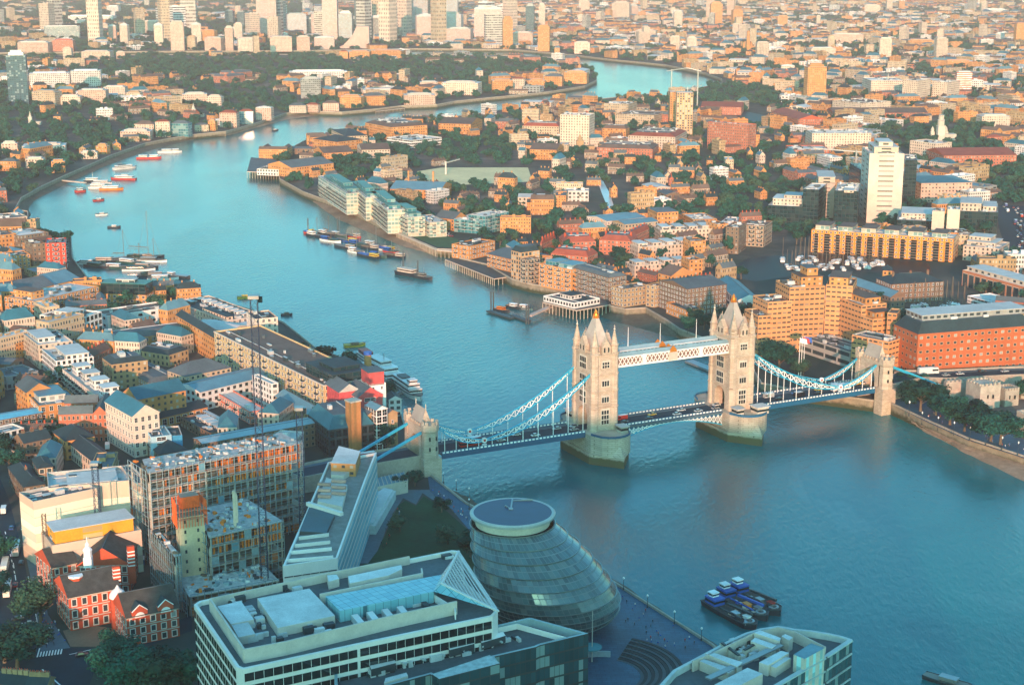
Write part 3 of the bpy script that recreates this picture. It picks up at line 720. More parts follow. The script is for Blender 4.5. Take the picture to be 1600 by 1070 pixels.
def bld(tile, name, label, A, B, C, h, wall='O', roof='flat', rm='g', bay=3.4, fl=3.3, hero=False, pent=(), cat='building', group=None,
        rh=None, chim=0, rect=True, par=.9, dens=1.0, wk='w', ww=(.45, .55), balc=0, z0=LAND, cornice=None, axis=1, wmat=None, attic=None):
    NB[0] += 1
    if isinstance(h, tuple): z = zfor(T(tile, h), T(tile, A)[1])
    else: z = z0 + h
    a, b2, d = (G(*T(tile, p), z) for p in (A, B, C))
    v1 = b2 - a; v2 = d - a
    if rect: v2 = v2 - v1 * (v2.dot(v1) / v1.length_squared)
    L, W = v1.length, v2.length; u, v = v1 / L, v2 / W
    b2 = a + v1; c = a + v1 + v2; d = a + v2; poly = [(p.x, p.y) for p in (a, b2, c, d)]
    occupy(poly)
    root = thing(name, label, cat, ((a.x + c.x) / 2, (a.y + c.y) / 2, z0), group=group); off = tuple(-x for x in root.location)
    fm = F[wall] if isinstance(wall, str) else wall; pm = wmat or PLAINOF.get(wall, CONCRETE)
    mb = MB(); P = [a, b2, c, d]; flip = (v1.x * v2.y - v1.y * v2.x) < 0
    nf = max(1, round((z - z0) / fl)); zb = z0 - .2
    for i, (p, q) in enumerate(((a, b2), (d, a), (b2, c), (c, d))):
        if flip: p, q = q, p
        mb.wall(p, q, zb, z, 0 if (hero and i < 2) else 1, bay=bay, nf=nf)
    if attic: pass
    mb.build('wall', [pm, fm], root, loc=off)
    if hero:
        cnt = 0; extra = MB()
        for (p, q) in ((a, b2), (a, d)):
            e = q - p; Lp = e.length; e = e / Lp; nb = max(1, round(Lp / bay)); out = Vector((e.y, -e.x, 0))
            if out.dot((a + c) / 2 - p) > 0: out = -out
            rz = math.atan2(-out.x, out.y); 
            wm_ = hero_window(Lp / nb * ww[0], (z - z0) / nf * ww[1], wk)
            for j in range(nf - 1, -1, -1):
                for i in range(nb):
                    pos = p + e * (Lp * (i + .5) / nb) + out * .03; pos.z = z0 + (z - z0) * (j + .5) / nf
                    x_, y_ = PX(pos)
                    if not (-10 < x_ < 1610 and y_ < 1085): continue
                    if cnt < 100: link('window', wm_, root, pos - root.location, math.atan2(e.y, e.x)); cnt += 1
                    else:
                        co, si = e.x, e.y; base = len(extra.v)
                        extra.v.extend((pos.x + vv.co.x * co - vv.co.y * si, pos.y + vv.co.x * si + vv.co.y * co, pos.z + vv.co.z) for vv in wm_.vertices)
                        for pl in wm_.polygons: extra.f.append(tuple(base + k for k in pl.vertices)); extra.m.append(pl.material_index); extra.uv.append(None)
        if extra.f: tag(extra.build('window', list(wm_.materials), root, loc=off), kind='stuff')
    if cornice:
        cm = MB()
        for (p, q) in ((a, b2), (a, d)): cm.bar((p.x, p.y, z - .3), (q.x, q.y, z - .3), .7, .7)
        for (p, q) in ((a, b2), (a, d)): cm.bar((p.x, p.y, z0 + (z - z0) / nf), (q.x, q.y, z0 + (z - z0) / nf), .5, .4)
        cm.build('cornice', cornice, root, loc=off)
    rmm = RM[rm] if isinstance(rm, str) else rm
    if roof == 'flat':
        roof_flat(poly, z, [rmm, pm], root, par)
        clutter(root, a, u, v, L, W, z - par, NB[0], dens, each=hero)
    elif roof in ('mansard',):
        mb = MB(); Q = frustum(mb, poly, z, z + (rh or 4), min(L, W) * .14 + .6, 0, 1); mb.build('roof', [rmm, ROOF_GREY], root, loc=off)
        q = Vector((*Q[0], 0)); clutter(root, a + (u + v) * 3, u, v, L - 6, W - 6, z + (rh or 4), NB[0], dens)
    else:
        if axis == 1: roof_pitched(a, b2, c, d, z, rh or min(5.5, W * .32), roof, [rmm, pm], root)
        else: roof_pitched(a, d, c, b2, z, rh or min(5.5, L * .32), roof, [rmm, pm], root)
    for k in range(chim):
        cm = MB(); t = (k + .5) / chim
        p = (a + v * W / 2 + u * L * t) if (axis == 1) else (a + u * L / 2 + v * W * t)
        zt = z + ((rh or (W if axis == 1 else L) * .32) if roof not in ('flat',) else 0) + 1.3
        cm.box((p.x, p.y, z), (1.6, 1.0, zt - z), math.atan2(u.y, u.x)); 
        for s_ in (-.4, .4): cm.tube((p.x + s_ * u.x, p.y + s_ * u.y, zt), [(.16, 0), (.14, .6)], 6, 1)
        cm.build('chimney', [pm, BRICK_R], root, loc=off)
    for pe in pent:
        u0, u1, w0, w1, ph, pk = pe[:6]; rz_ = z - (par if roof == 'flat' else 0) + (rh or 4 if roof == 'mansard' else 0)
        q = [a + v1 * uu + v2 * vv for uu, vv in ((u0, w0), (u1, w0), (u1, w1), (u0, w1))]
        pmb = MB(); pmb.prism([(p.x, p.y) for p in q], rz_, rz_ + ph, 0, 1, bay=bay); 
        ov = inset_poly([(p.x, p.y) for p in q], -.5); pmb.prism(ov, rz_ + ph, rz_ + ph + .25, 1, 1)
        pmb.build('penthouse', [F.get(pk, fm), RM[pe[6]] if len(pe) > 6 else rmm], root, loc=off)
    if balc:
        bm_ = MB(); bm_.box((0, -.7, 0), (2.8, 1.4, .18)); bm_.box((0, -1.38, .18), (2.8, .06, .95), 0, 1)
        for s_ in (-1.37, 1.37): bm_.box((s_, -.7, .18), (.06, 1.4, .95), 0, 1)
        bme = bm_.mesh('balcony', [PAINTW, METAL_D]); cnt = 0
        for (p, q) in ((a, b2), (a, d)):
            e = q - p; Lp = e.length; e = e / Lp; nb = max(1, round(Lp / (bay * balc))); out = Vector((e.y, -e.x, 0))
            if out.dot((a + c) / 2 - p) > 0: out = -out
            ang = math.atan2(out.x, -out.y)
            for j in range(1, nf):
                for i in range(nb):
                    if cnt >= 70: break
                    pos = p + e * (Lp * (i + .5) / nb); pos.z = z0 + (z - z0) * j / nf
                    link('balcony', bme, root, pos - root.location, ang); cnt += 1
    return root, (a, b2, c, d, z, u, v, L, W)
# ---------------------------------------------------------------- trees
LEAF = []
for nm, c0, c1 in (('foliage_dark', (.006, .048, .042), (.011, .070, .054)), ('foliage_mid', (.007, .058, .046), (.017, .088, .058)), ('foliage_dusty', (.015, .06, .042), (.04, .088, .054))):
    m, nt, b = newmat(nm)
    oi = nt.nodes.new('ShaderNodeObjectInfo')
    c = mixc(nt, rng(nt, noise(nt, .55, 4, 'World'), .35, .65, 0, 1), c0, c1)
    nt.links.new(mixc(nt, 1.0, c, rng(nt, oi.outputs['Random'], 0, 1, .65, 1.35), 'MULTIPLY'), b.inputs['Base Color'])
    b.inputs['Roughness'].default_value = .8; b.inputs['Specular IOR Level'].default_value = .15; LEAF.append(m)
BARK = plain('bark', (.13, .10, .075), .9, .2, 1)
def crown_mb(r, n, nb, leaf, mb=None, c=(0, 0, 0), s=(1, 1, 1), core=True):
    "leaf clumps spread over several uneven lobes; a unit crown of radius about 1"
    mb = mb or MB(); blobs = []
    for i in range(nb):
        a = r.uniform(0, 6.28); rr = r.uniform(.1, .72); z = r.uniform(-.5, .62); k = r.uniform(.22, .46) * (1.15 - .3 * abs(z))
        blobs.append((rr * math.cos(a), rr * math.sin(a), z, k))
    blobs.append((0, 0, .1, .6))
    for i in range(n):
        bx_, by_, bz_, k = r.choice(blobs)
        d = Vector((r.gauss(0, 1), r.gauss(0, 1), r.gauss(0, 1) + .25)).normalized(); q = k * r.uniform(.62, 1.15)
        p = Vector((bx_, by_, bz_)) + d * q
        t = (d + Vector((r.uniform(-.8, .8), r.uniform(-.8, .8), r.uniform(-.8, .8)))).normalized()
        x = t.cross(Vector((r.uniform(-1, 1), r.uniform(-1, 1), r.uniform(-1, 1)))).normalized(); y = t.cross(x); sz = leaf * r.uniform(.6, 1.4)
        pts = [p + x * sz, p + y * sz * .8, p - x * sz, p - y * sz * .8]
        mb.face([(c[0] + w.x * s[0], c[1] + w.y * s[1], c[2] + w.z * s[2]) for w in pts])
    if core:
        for bx_, by_, bz_, k in blobs:
            prof = [(k * .56 * math.sin(math.pi * j / 5) + .01, bz_ - k * .56 * math.cos(math.pi * j / 5)) for j in range(6)]
            mb.tube((c[0] + bx_ * s[0], c[1] + by_ * s[1], c[2]), [(a_ * s[0], z_ * s[2]) for a_, z_ in prof], 7, 0, cap=False)
    return mb
rt = random.Random(11)
CROWN = [crown_mb(rt, 3400, 13, .06).mesh('crown', LEAF[i % 3]) for i in range(5)]
CROWN_S = [crown_mb(rt, 460, 9, .14).mesh('crown', LEAF[i % 3]) for i in range(5)]
TREES = []
def trunk_mesh():
    mb = MB(); mb.tube((0, 0, 0), [(.06, -.05), (.042, .15), (.032, .45), (.02, .8)], 7)
    for i in range(6):
        a = i * 1.05; z = .3 + .04 * i; mb.bar((0, 0, z), (math.cos(a) * .28, math.sin(a) * .28, z + .28), .022)
    return mb.mesh('trunk', BARK)
TRUNK = trunk_mesh()
def tree(loc, h, w, label, group, k=None, small=False, r=rt):
    t = thing('tree', label, 'tree', loc, r.uniform(0, 6.28), group)
    link('trunk', TRUNK, t).scale = (h, h, h * .75)
    me = (CROWN_S if small else CROWN)[r.randrange(5) if k is None else k]
    c = link('crown', me, t, (0, 0, h * .6)); c.scale = (w / 2 * 1.05, w / 2 * 1.05, h * .42)
    return t
# ---------------------------------------------------------------- near left quarter: warehouses and flats (traced roof corners, foot of the near corner)
W = 'warehouse'; AP = 'apartment_building'; OF = 'office_building'
def hb(*a, **k): k['hero'] = True; return bld(*a, **k)
# tile F
bld('F', AP, 'cream riverside block at the far left edge, above the white shed roof', (168, 270), (-60, 290), (150, 240), 16, 'C', rm='g', cat='apartment block')
bld('F', W, 'low brown building with a bright white roof at the left edge', (300, 366), (120, 390), (240, 330), 13, 'B', rm='p', cat='warehouse', dens=.3)
bld('F', AP, 'rounded orange block in front of the white shed roof at the left edge', (100, 375), (-40, 390), (80, 345), (100, 475), 'O', cat='apartment block')
hb('F', AP, 'scarlet fronted flats with grey metal sides by the moored boats', (405, 432), (280, 437), (440, 400), (405, 595), 'R', rm='b', bay=3.6, ww=(.4, .55), wmat=plain('scarlet_panel', (.62, .06, .03)), balc=3, cat='apartment block')
bld('F', AP, 'dark flats joined to the left side of the scarlet fronted flats', (280, 432), (200, 440), (320, 400), 20, 'B', rm='d', cat='apartment block')
hb('F', AP, 'low orange brick block at the left edge beside the scarlet fronted flats', (187, 502), (-20, 522), (180, 476), (187, 592), 'O', cat='apartment block')
bld('F', AP, 'small brown block with a blue roof between the orange block and the long grey roof', (320, 602), (215, 615), (300, 568), (320, 645), 'Y', rm='b', cat='apartment block')
bld('F', W, 'long grey pitched warehouse roof reaching in from the left edge', (345, 700), (-20, 765), (325, 640), 9, 'B', 'gable', 'g', cat='warehouse')
bld('F', W, 'short shed with pale glazed roof beside the dark terrace block', (495, 655), (340, 690), (440, 600), 9, 'B', 'gable', 'b', cat='warehouse')
hb('F', W, 'long orange brick warehouse flats with a white roof terrace and a chimney block', (213, 795), (612, 702), (100, 748), (225, 928), 'O', rm='p', balc=4, pent=((.1, .28, .3, .9, 5, 'O', 'n'),), cat='warehouse')
hb('F', W, 'orange brick base with a dark glass top and planted roof terrace by the water', (905, 758), (620, 748), (1065, 735), (905, 812), 'O', rm='g', par=.4, dens=.1, bay=4.5, pent=((.02, .98, .02, .98, 8, 'G', 'e'), (.3, .7, .35, .75, 10, 'WR', 'p')), cat='warehouse')
hb('F', OF, 'white modern block with deep square windows and a brown roof', (480, 905), (245, 878), (662, 862), 17, 'W', rm='n', bay=4.2, fl=4, ww=(.62, .6), wk='d', pent=((.35, .8, .3, .8, 2.5, 'W', 'p'),), cat='office block')
hb('F', OF, 'long low white building with a brown flat roof behind the glazed gable', (665, 886), (1065, 828), (655, 842), (672, 975), 'W', rm='n', bay=9, fl=6, ww=(.3, .3), wk='d', cat='office block', dens=.3)
bld('F', AP, 'small grey glazed block at the left edge below the orange warehouse flats', (58, 876), (-10, 860), (190, 855), (60, 945), 'GR', rm='b', cat='apartment block')
hb('F', W, 'long orange brick range with a grey mansard roof and dormer strip', (545, 1062), (1295, 962), (500, 1028), (555, 1135), 'O', 'mansard', 'g', rh=3.5, cat='warehouse', bay=5, dens=.1)
bld('F', AP, 'cream block with pale stepped roof left of the long orange range', (235, 1065), (130, 985), (420, 1018), 15, 'C', rm='p', cat='apartment block', pent=((.2, .8, .1, .6, 3, 'W', 'p'),))
hb('F', W, 'cream wharf with a dark terrace roof and white skylight boxes along the river', (1400, 915), (1068, 790), (1585, 862), (1405, 1012), 'C', rm='d', bay=4, cat='wharf warehouse', pent=((.05, .5, .1, .25, 2.2, 'C', 'd'),) + tuple((.08 + .1 * i, .13 + .1 * i, .55, .75, 2, 'W', 'p') for i in range(8)), cornice=CREAM)
hb('G', W, 'cream rounded end of the river wharf beside the mobile crane mast', (-8, 905), (-60, 860), (150, 905), 20, 'C', rm='d', cat='wharf warehouse', bay=4)
# tile A
hb('A', OF, 'white corner building with rows of square windows and a pale roof deck', (345, 95), (228, -5), (565, 55), (360, 225), 'W', rm='p', bay=3.2, fl=3.4, wk='d', cat='office block', pent=((.05, .6, .3, .9, 3, 'W', 'p'),))
hb('A', AP, 'long pale apartment building with balconies and four white roof cabins in line', (625, 332), (385, 142), (768, 300), (628, 480), 'T', rm='p', cat='apartment block', balc=2, wmat=CREAM, dens=.4, pent=tuple((.08 + .23 * i, .2 + .23 * i, .25, .85, 5, 'W', 'p') for i in range(4)))
bld('A', W, 'grey roofed open deck building at the left edge', (38, 192), (-60, 150), (200, 140), 8, 'GR', rm='g', cat='building', dens=.5)
hb('A', W, 'orange brick warehouse with a white rooftop cabin and blue grey deck', (240, 372), (165, 292), (485, 332), (255, 520), 'O', rm='b', bay=4.4, fl=4, cat='warehouse', pent=((.3, .95, .1, .75, 3.4, 'W', 'b'),))
bld('A', W, 'brown brick gabled warehouse behind the orange one with the white cabin', (165, 292), (95, 242), (300, 252), 15, 'O', 'gable', 'g', cat='warehouse')
bld('A', AP, 'small block with an orange awning roof beside the pale apartment building', (300, 262), (275, 240), (380, 245), 15, 'O', rm=plain('orange_awning', (.65, .14, .03)), cat='apartment block')
hb('A', OF, 'brown brick block with a long bright blue roof at the left edge', (262, 412), (-20, 462), (240, 378), (262, 522), 'B', 'gable', plain('bright_blue_roof', (.10, .38, .52), .5), rh=1.2, ww=(.55, .5), cat='office block')
hb('A', OF, 'white building with large dark windows at the left edge', (148, 505), (-20, 545), (122, 468), (148, 642), 'W', rm='b', bay=4.2, fl=4.2, ww=(.6, .55), wk='d', cat='office block')
bld('A', AP, 'dark roofed brick row just right of the white building at the left edge', (315, 570), (150, 605), (290, 530), 9, 'B', 'gable', 'd', cat='terraced row', chim=3)
bld('A', 'house', 'orange brick house with dark hipped roof beside the parked white lorry', (405, 590), (325, 530), (565, 545), 10, 'O', 'hip', 'd', cat='house')
bld('A', 'hall', 'dark slate hall with a long pitched roof above the court yard', (600, 735), (425, 600), (720, 700), 8, 'C', 'gable', 'd', cat='hall')
bld('A', 'house', 'large dark hipped roof house in the trees at the left edge', (150, 875), (50, 750), (275, 850), 9, 'B', 'hip', 'd', cat='house', chim=1)
bld('A', 'house', 'brick house with white windows in the dark garden trees', (235, 760), (200, 700), (325, 745), 13, 'BW', 'hip', 'd', cat='house')
wrap = facade('wrapped_scaffold', (.66, .54, .42), pane=(.60, .47, .36), win=(.0, 1, .04, .97), blind=(.64, .5, .4), pb=.4)
rW, q = bld('A', 'scaffolded_building', 'cream sheeted building wrapped in scaffold boards, left of the site crane', (205, 965), (600, 880), (170, 895), (225, 1370), wrap, rm='g', bay=40, cat='building site', par=1.6)
bld('A', 'scaffolded_building', 'higher back part of the cream sheeted building with a pale blue roof', (300, 880), (800, 832), (272, 785), q[4] - LAND, wrap, rm='p', bay=40, cat='building site', par=1.6, pent=((.25, .85, .1, .8, 1.4, 'W', 'p'),))
bld('A', 'scaffolded_building', 'narrow cream sheeted block between the two building sites', (845, 852), (912, 842), (775, 738), q[4] - LAND, wrap, rm='g', bay=40, cat='building site')
rC, q = bld('C', 'scaffolded_building', 'lower sheeted block with an orange top storey beside the red brick courthouse', (322, 205), (875, 108), (300, 110), (325, 470), wrap, rm='p', bay=40, cat='building site',
            pent=((.05, .93, .12, .8, 5.5, 'OT', 'p'),) if F.setdefault('OT', facade('orange_top', (.70, .30, .03), win=(.35, .6, .1, .8), pane=(.3, .22, .1))) else ())
# blue roof market buildings
hb('A', OF, 'cream corner building with a bright teal gabled roof and orange gable end', (820, 440), (650, 345), (955, 395), (820, 695), 'C', 'gable', 't', bay=3.4, fl=4.0, rh=5, cat='office block', cornice=CREAM)
hb('A', W, 'orange brick range of arched windows with a dark roof, ending at the domed corner turret', (955, 458), (1285, 378), (930, 410), (960, 520), 'O', 'gable', 'd', rh=2.5, bay=4, fl=5, ww=(.6, .6), cat='warehouse')
bld('A', W, 'dark teal gabled roof behind the arched orange brick range', (850, 335), (1150, 275), (818, 285), 16, 'O', 'gable', 't', cat='warehouse')
hb('A', AP, 'hip roofed brick block with pale skylight strip in the middle of the warehouses', (935, 240), (690, 112), (1130, 212), (850, 300), 'T', 'mansard', 'g', rh=3, bay=3, cat='apartment block', dens=.6)
bld('A', AP, 'brick block with dark mansard behind the hip roofed block', (1045, 60), (860, 30), (1150, 20), (1060, 132), 'Y', 'mansard', 'd', rh=2.5, cat='apartment block')
bld('A', AP, 'flat topped brick block left of the dark mansard', (690, 118), (632, 75), (850, 45), 15, 'Y', 'mansard', 'd', rh=2.5, cat='apartment block')
hb('A', AP, 'long white building with small arched dormers along its blue roof', (1240, 288), (1690, 178), (1160, 228), (1300, 405), 'W', 'gable', 'b', rh=2.5, bay=4.2, fl=4, ww=(.42, .42), wk='d', cat='apartment block')
bld('A', AP, 'narrow hipped roof range behind the blue dormer roof', (1145, 192), (1430, 135), (1050, 150), 12, 'T', 'hip', 'g', cat='apartment block')
hb('A', OF, 'pale roofed building with salmon and white panelled front', (1545, 408), (1335, 285), (1640, 385), (1540, 490), 'W', rm='p', bay=3, fl=3, ww=(.6, .5), wmat=plain('salmon_panel', (.58, .20, .14)), cat='office block', dens=.1, balc=4)
bld('A', W, 'flat grey industrial roof with a row of slanted white skylights', (1300, 540), (1115, 440), (1440, 495), (1300, 600), 'B', rm='d', cat='warehouse', pent=tuple((.1 + .16 * i, .2 + .16 * i, .45, .8, 1.4, 'W', 'p') for i in range(5)) + ((.0, 1, .9, 1, 1.6, 'W', 'p'),))
bld('A', OF, 'light blue plant block beside the flat industrial roof', (935, 565), (895, 505), (1040, 520), 12, 'W', rm='b', wmat=plain('pale_blue_panel', (.3, .5, .58)), hero=True, bay=9, cat='office block', dens=3)
bld('A', OF, 'blue painted flank building between the light blue plant block and the skylights', (1040, 560), (1020, 500), (1120, 530), 11, plain('blue_flank', (.03, .25, .45)), rm='d', cat='office block')
bld('A', W, 'dark hipped roof brick warehouse above the building site', (990, 672), (820, 542), (1150, 640), (990, 740), 'B', 'hip', 'd', cat='warehouse')
bld('A', W, 'long pale blue roof directly behind the building site', (1255, 605), (1990, 470), (1235, 565), 12, 'B', 'gable', plain('pale_blue_roof', (.28, .42, .47)), rh=1, cat='warehouse')
bld('A', W, 'curved orange brick warehouse with glazed blue roof bays', (1470, 105), (1200, -8), (1585, 70), (1490, 145), 'O', 'hip', 'b', rh=3, cat='warehouse')
bld('F', W, 'narrow orange brick wing parallel to the cream wharf', (1390, 1060), (1090, 880), (1450, 1040), 16, 'O', 'gable', 'd', cat='warehouse', rh=3)
# tile B
hb('B', W, 'long buff wharf facing the lane with roof terrace and dark glazed penthouse', (420, 245), (-260, -90), (655, 158), 21, 'Y', rm='n', bay=4, cat='wharf warehouse', balc=4, cornice=CREAM, wmat=plain('buff_brick', (.52, .38, .20)), dens=.3, pent=((.0, .22, .18, .95, 5.5, 'G', 'd'), (.04, .16, .3, .8, 7.5, 'G', 'd')))
bld('B', W, 'dark barrel roof building beside the white arched building', (110, 245), (-10, 175), (275, 215), (115, 300), 'O', 'barrel', 't', rh=4, cat='warehouse')
bld('B', OF, 'white arched window building left of the dark barrel roof', (95, 235), (-25, 180), (110, 215), (105, 410), 'W', rm='p', cat='office block')
bld('B', W, 'low long building with a pale glazed ridge beside the lane', (335, 432), (120, 312), (400, 388), 9, 'Y', 'gable', 'b', cat='warehouse')
hb('B', 'brewery', 'old brewery wing sheeted in red with a grey roof', (630, 325), (545, 275), (690, 250), 19, 'Y', 'gable', 'g', rh=5, cat='brewery', wmat=SHEET_R, bay=20)
bld('B', 'brewery', 'rounded brewery wing behind red sheeting next to the buff wharf', (515, 290), (428, 235), (545, 215), 21, plain('red_netting', (.58, .09, .10), .9, .3, .6), 'gable', 'g', rh=4, cat='brewery')
hb('B', 'brewery', 'white brewery tower topped by a red sheeted cupola', (700, 240), (650, 205), (795, 222), 25, 'W', rm='p', bay=5, fl=5, ww=(.25, .3), cat='brewery', pent=((.0, .95, .0, .9, 7, 'RS', 'g'),) if F.setdefault('RS', SHEET_R) else ())
bld('B', W, 'white house by the water just right of the brewery', (822, 335), (800, 305), (892, 318), (822, 440), 'W', 'gable', 'd', rh=2, cat='warehouse')
for A_, B_, C_, lab in (((680, 440), (748, 425), (668, 395), 'left brick gable of the warehouse conversion by the bridge'), ((812, 425), (876, 412), (800, 385), 'right brick gable of the warehouse conversion by the bridge')):
    hb('B', W, lab, A_, B_, C_, 17, 'Y', 'gable', 'g', axis=2, cat='warehouse', bay=8, fl=8, ww=(.2, .2))
hb('B', OF, 'glazed centre bay of the warehouse conversion with white frame and gable', (745, 400), (812, 388), (735, 360), 21, 'W', 'gable', 'b', axis=2, cat='office block', bay=3, fl=3.6, ww=(.86, .86))
r_, q = hb('B', OF, 'office with a big dark hipped roof and pale roof light by the bridge road', (450, 522), (320, 422), (715, 472), (440, 690), 'BW', 'mansard', 't', rh=6, bay=3.6, fl=4, cat='office block', wk='d', ww=(.7, .7), dens=.2, wmat=METAL_D)
mb = MB(); c_ = G(*T('B', (604, 500)), 20); mb.box((c_.x, c_.y, LAND), (5.5, 5.5, 27), .6, 0, 1); mb.box((c_.x, c_.y, 33), (6.2, 6.2, .8), .6, 2); tag(mb.build('stair_tower', [BRICK_O, ROOF_GREY, STONE_P]), 'orange brick stair tower in front of the big dark hipped roof', 'stair tower')
hb('B', OF, 'white framed office end with dark red panels beside the orange stair tower', (628, 510), (716, 492), (620, 480), (630, 660), 'W', rm='g', bay=3, fl=4, ww=(.55, .75), wk='d', cat='office block')
# right of the far tower: hotel, docks, offices
hb('H', AP, 'tan riverside flats with bay windows behind the pier', (690, 720), (615, 700), (830, 690), (695, 835), 'T', rm='g', cat='apartment block', ww=(.5, .5), bay=3.2)
hb('H', AP, 'tan riverside flats continuing right of the bay windowed flats', (885, 700), (830, 690), (975, 690), (890, 835), 'T', rm='g', cat='apartment block', ww=(.5, .5), bay=3.2)
hb('H', AP, 'brown and pink banded flats with stone balconies', (600, 650), (372, 585), (690, 630), (605, 800), 'BW', 'mansard', 'g', rh=2, cat='apartment block', ww=(.5, .5), balc=3, dens=.5)
hb('H', AP, 'bright orange brick flats with blue rooftop greenhouses', (165, 560), (370, 600), (190, 520), (165, 700), 'O', rm='p', cat='apartment block', ww=(.4, .4), bay=4, balc=2, pent=((.1, .4, .2, .9, 3, 'GB', 'b'), (.5, .9, .2, .9, 3, 'GB', 'b')))
bld('H', AP, 'grey balconied flats between the orange flats and the pier deck', (100, 540), (50, 530), (165, 525), (105, 690), 'BW', rm='g', cat='apartment block', balc=2)
bld('H', AP, 'orange flats with blue balconies at the end of the timber deck', (-5, 480), (55, 495), (10, 440), 22, 'OB', 'mansard', 'd', cat='apartment block')
hb('H', W, 'white gabled wharf beside the brick school like warehouse', (1080, 672), (975, 650), (1090, 650), (1082, 770), 'W', 'gable', 'd', axis=1, rh=3, cat='warehouse', ww=(.35, .45))
hb('H', W, 'brown brick warehouse with a round window in its raised centre', (1085, 720), (1330, 690), (1060, 650), 19, 'BW', 'gable', 'g', rh=3, cat='warehouse', ww=(.45, .5))
hb('H', W, 'orange brick block at the lock mouth with a grey terrace roof', (1080, 850), (955, 800), (1165, 830), (1082, 920), 'O', rm='g', cat='warehouse', ww=(.4, .4), wmat=BRICK_O)
bld('H', W, 'orange brick gabled building behind the white gabled wharf', (985, 640), (905, 620), (1040, 600), 16, 'O', 'gable', 'n', cat='warehouse')
bld('H', W, 'white quayside hall with a long teal roof', (1400, 790), (1270, 670), (1505, 760), (1400, 850), 'W', 'gable', 't', rh=4, cat='hall', bay=5, fl=6)
for i, (A_, B_, C_, lab) in enumerate((((780, 460), (1145, 435), (800, 425), 'white terrace block with lookouts, nearer the red roofs'), ((760, 575), (1120, 550), (770, 545), 'white terrace block just behind the tan riverside flats'), ((920, 355), (1270, 345), (930, 325), 'long low white terrace row beyond the dark trees'))):
    bld('H', AP, lab, A_, B_, C_, 10, 'C', rm='p', cat='terraced row', pent=tuple((.05 + .24 * k, .2 + .24 * k, .2, .9, 2.6, 'C', 'p') for k in range(4)))
    bld('H', AP, lab + ', its brick stair tower', (A_[0] + 330 + 10 * i, A_[1] - 35), (A_[0] + 420, A_[1] - 40), (A_[0] + 335, A_[1] - 60), 15, 'O', rm='n', cat='stair tower')
# red mansion blocks
for i, (A_, B_, C_) in enumerate((((185, 440), (270, 400), (205, 425)), ((325, 430), (520, 425), (330, 395)), ((240, 500), (470, 520), (250, 470)), ((540, 415), (735, 425), (545, 380)), ((740, 395), (850, 345), (745, 370)))):
    bld('H', AP, 'dark red mansion block with white balconies, ' + ('leftmost, running away from the viewer', 'middle one with tall chimneys', 'nearest one with the darkest roof', 'right one beside the dark cypress', 'short one below the curved office')[i], A_, B_, C_, 12, 'R', 'mansard', 'r', rh=4, cat='apartment block', chim=5, dens=0)
hb('H', OF, 'cream curved office with blue slate roof beside the canal', (590, 300), (830, 275), (530, 262), (595, 355), 'C', 'gable', 'b', rh=2, cat='office block', ww=(.4, .4))
bld('H', OF, 'orange brick front range of the cream curved office', (700, 320), (905, 300), (600, 300), 11, 'T', 'gable', 'b', rh=2, cat='office block')
bld('H', OF, 'square orange block with grey roof right of the curved office', (900, 245), (1030, 240), (870, 215), (905, 345), 'O', 'hip', 'g', rh=2, cat='office block')
bld('H', W, 'pale curved factory roofs with a cream front', (1125, 290), (1270, 285), (1100, 250), 9, 'O', rm='p', cat='factory')
bld('H', W, 'plain white box right of the curved factory roofs', (1270, 320), (1360, 325), (1275, 268), 4, 'W', rm='p', cat='factory')
bld('H', AP, 'brown council flats with balconies by the dock road', (1410, 320), (1560, 330), (1420, 285), 18, 'BW', rm='n', cat='apartment block', balc=2)
bld('H', AP, 'dark brown council flats left of the balconied ones', (1325, 335), (1405, 340), (1330, 300), 22, 'B', rm='n', cat='apartment block')
# tile I
mr_, mq_ = hb('I', AP, 'long orange marina flats with glazed bays and pale attic storeys', (270, 350), (1150, 410), (300, 315), (275, 490), 'OB', rm='p', bay=3.6, cat='apartment block', ww=(.45, .45), wmat=plain('marina_orange', (.62, .22, .03)), pent=tuple((.02 + .165 * k, .12 + .165 * k, .15, .9, 4, 'GL', 'n') for k in range(6)))
a, b_, c, d, z, u, v, L, Wd = mq_
for k in range(13):
    p = a + u * (L * (k + .5) / 13) - v * .3; g_ = MB(); w_ = L / 13 * (.5 if k % 2 else .34); rz_ = math.atan2(u.y, u.x); g_.box((p.x, p.y, LAND), (w_, 1.2, z - LAND - 3), rz_, 0)
    for j in range(7): g_.box((p.x - v.x * .6, p.y - v.y * .6, LAND + 1.5 + j * (z - LAND - 4) / 7), (w_ + .5, 1.8, .25), rz_, 1)
    g_.build('glazed_bay', [GLASS, plain('bay_rail', (.35, .22, .15))], mr_, loc=tuple(-x for x in mr_.location))
bld('I', AP, 'stepped grey end block of the marina flats', (1210, 450), (1430, 470), (1165, 400), 12, 'C', rm='p', cat='apartment block', pent=((.0, .8, .3, 1, 3, 'C', 'p'), (0, .6, .5, 1, 6, 'C', 'p')))
bld('I', AP, 'round ended grey flats with a drum top behind the stepped end block', (1170, 385), (1290, 385), (1180, 350), 17, 'T', rm='g', cat='apartment block')
hb('I', 'office_tower', 'tall white tower with horizontal window bands', (632, 285), (785, 290), (640, 250), 62, 'WR', rm='p', bay=16, fl=4.4, ww=(.7, .35), wk='d', wmat=plain('tower_white', (.72, .66, .55)), cat='office tower', pent=((.15, .85, .1, .9, 6, 'C', 'p'),)) if False else None
def office(label, A_, B_, C_, h, wall, rm='p', tops=(), **k): return bld('I', OF, label, A_, B_, C_, h, wall, rm=rm, cat='office block', pent=tops, **k)
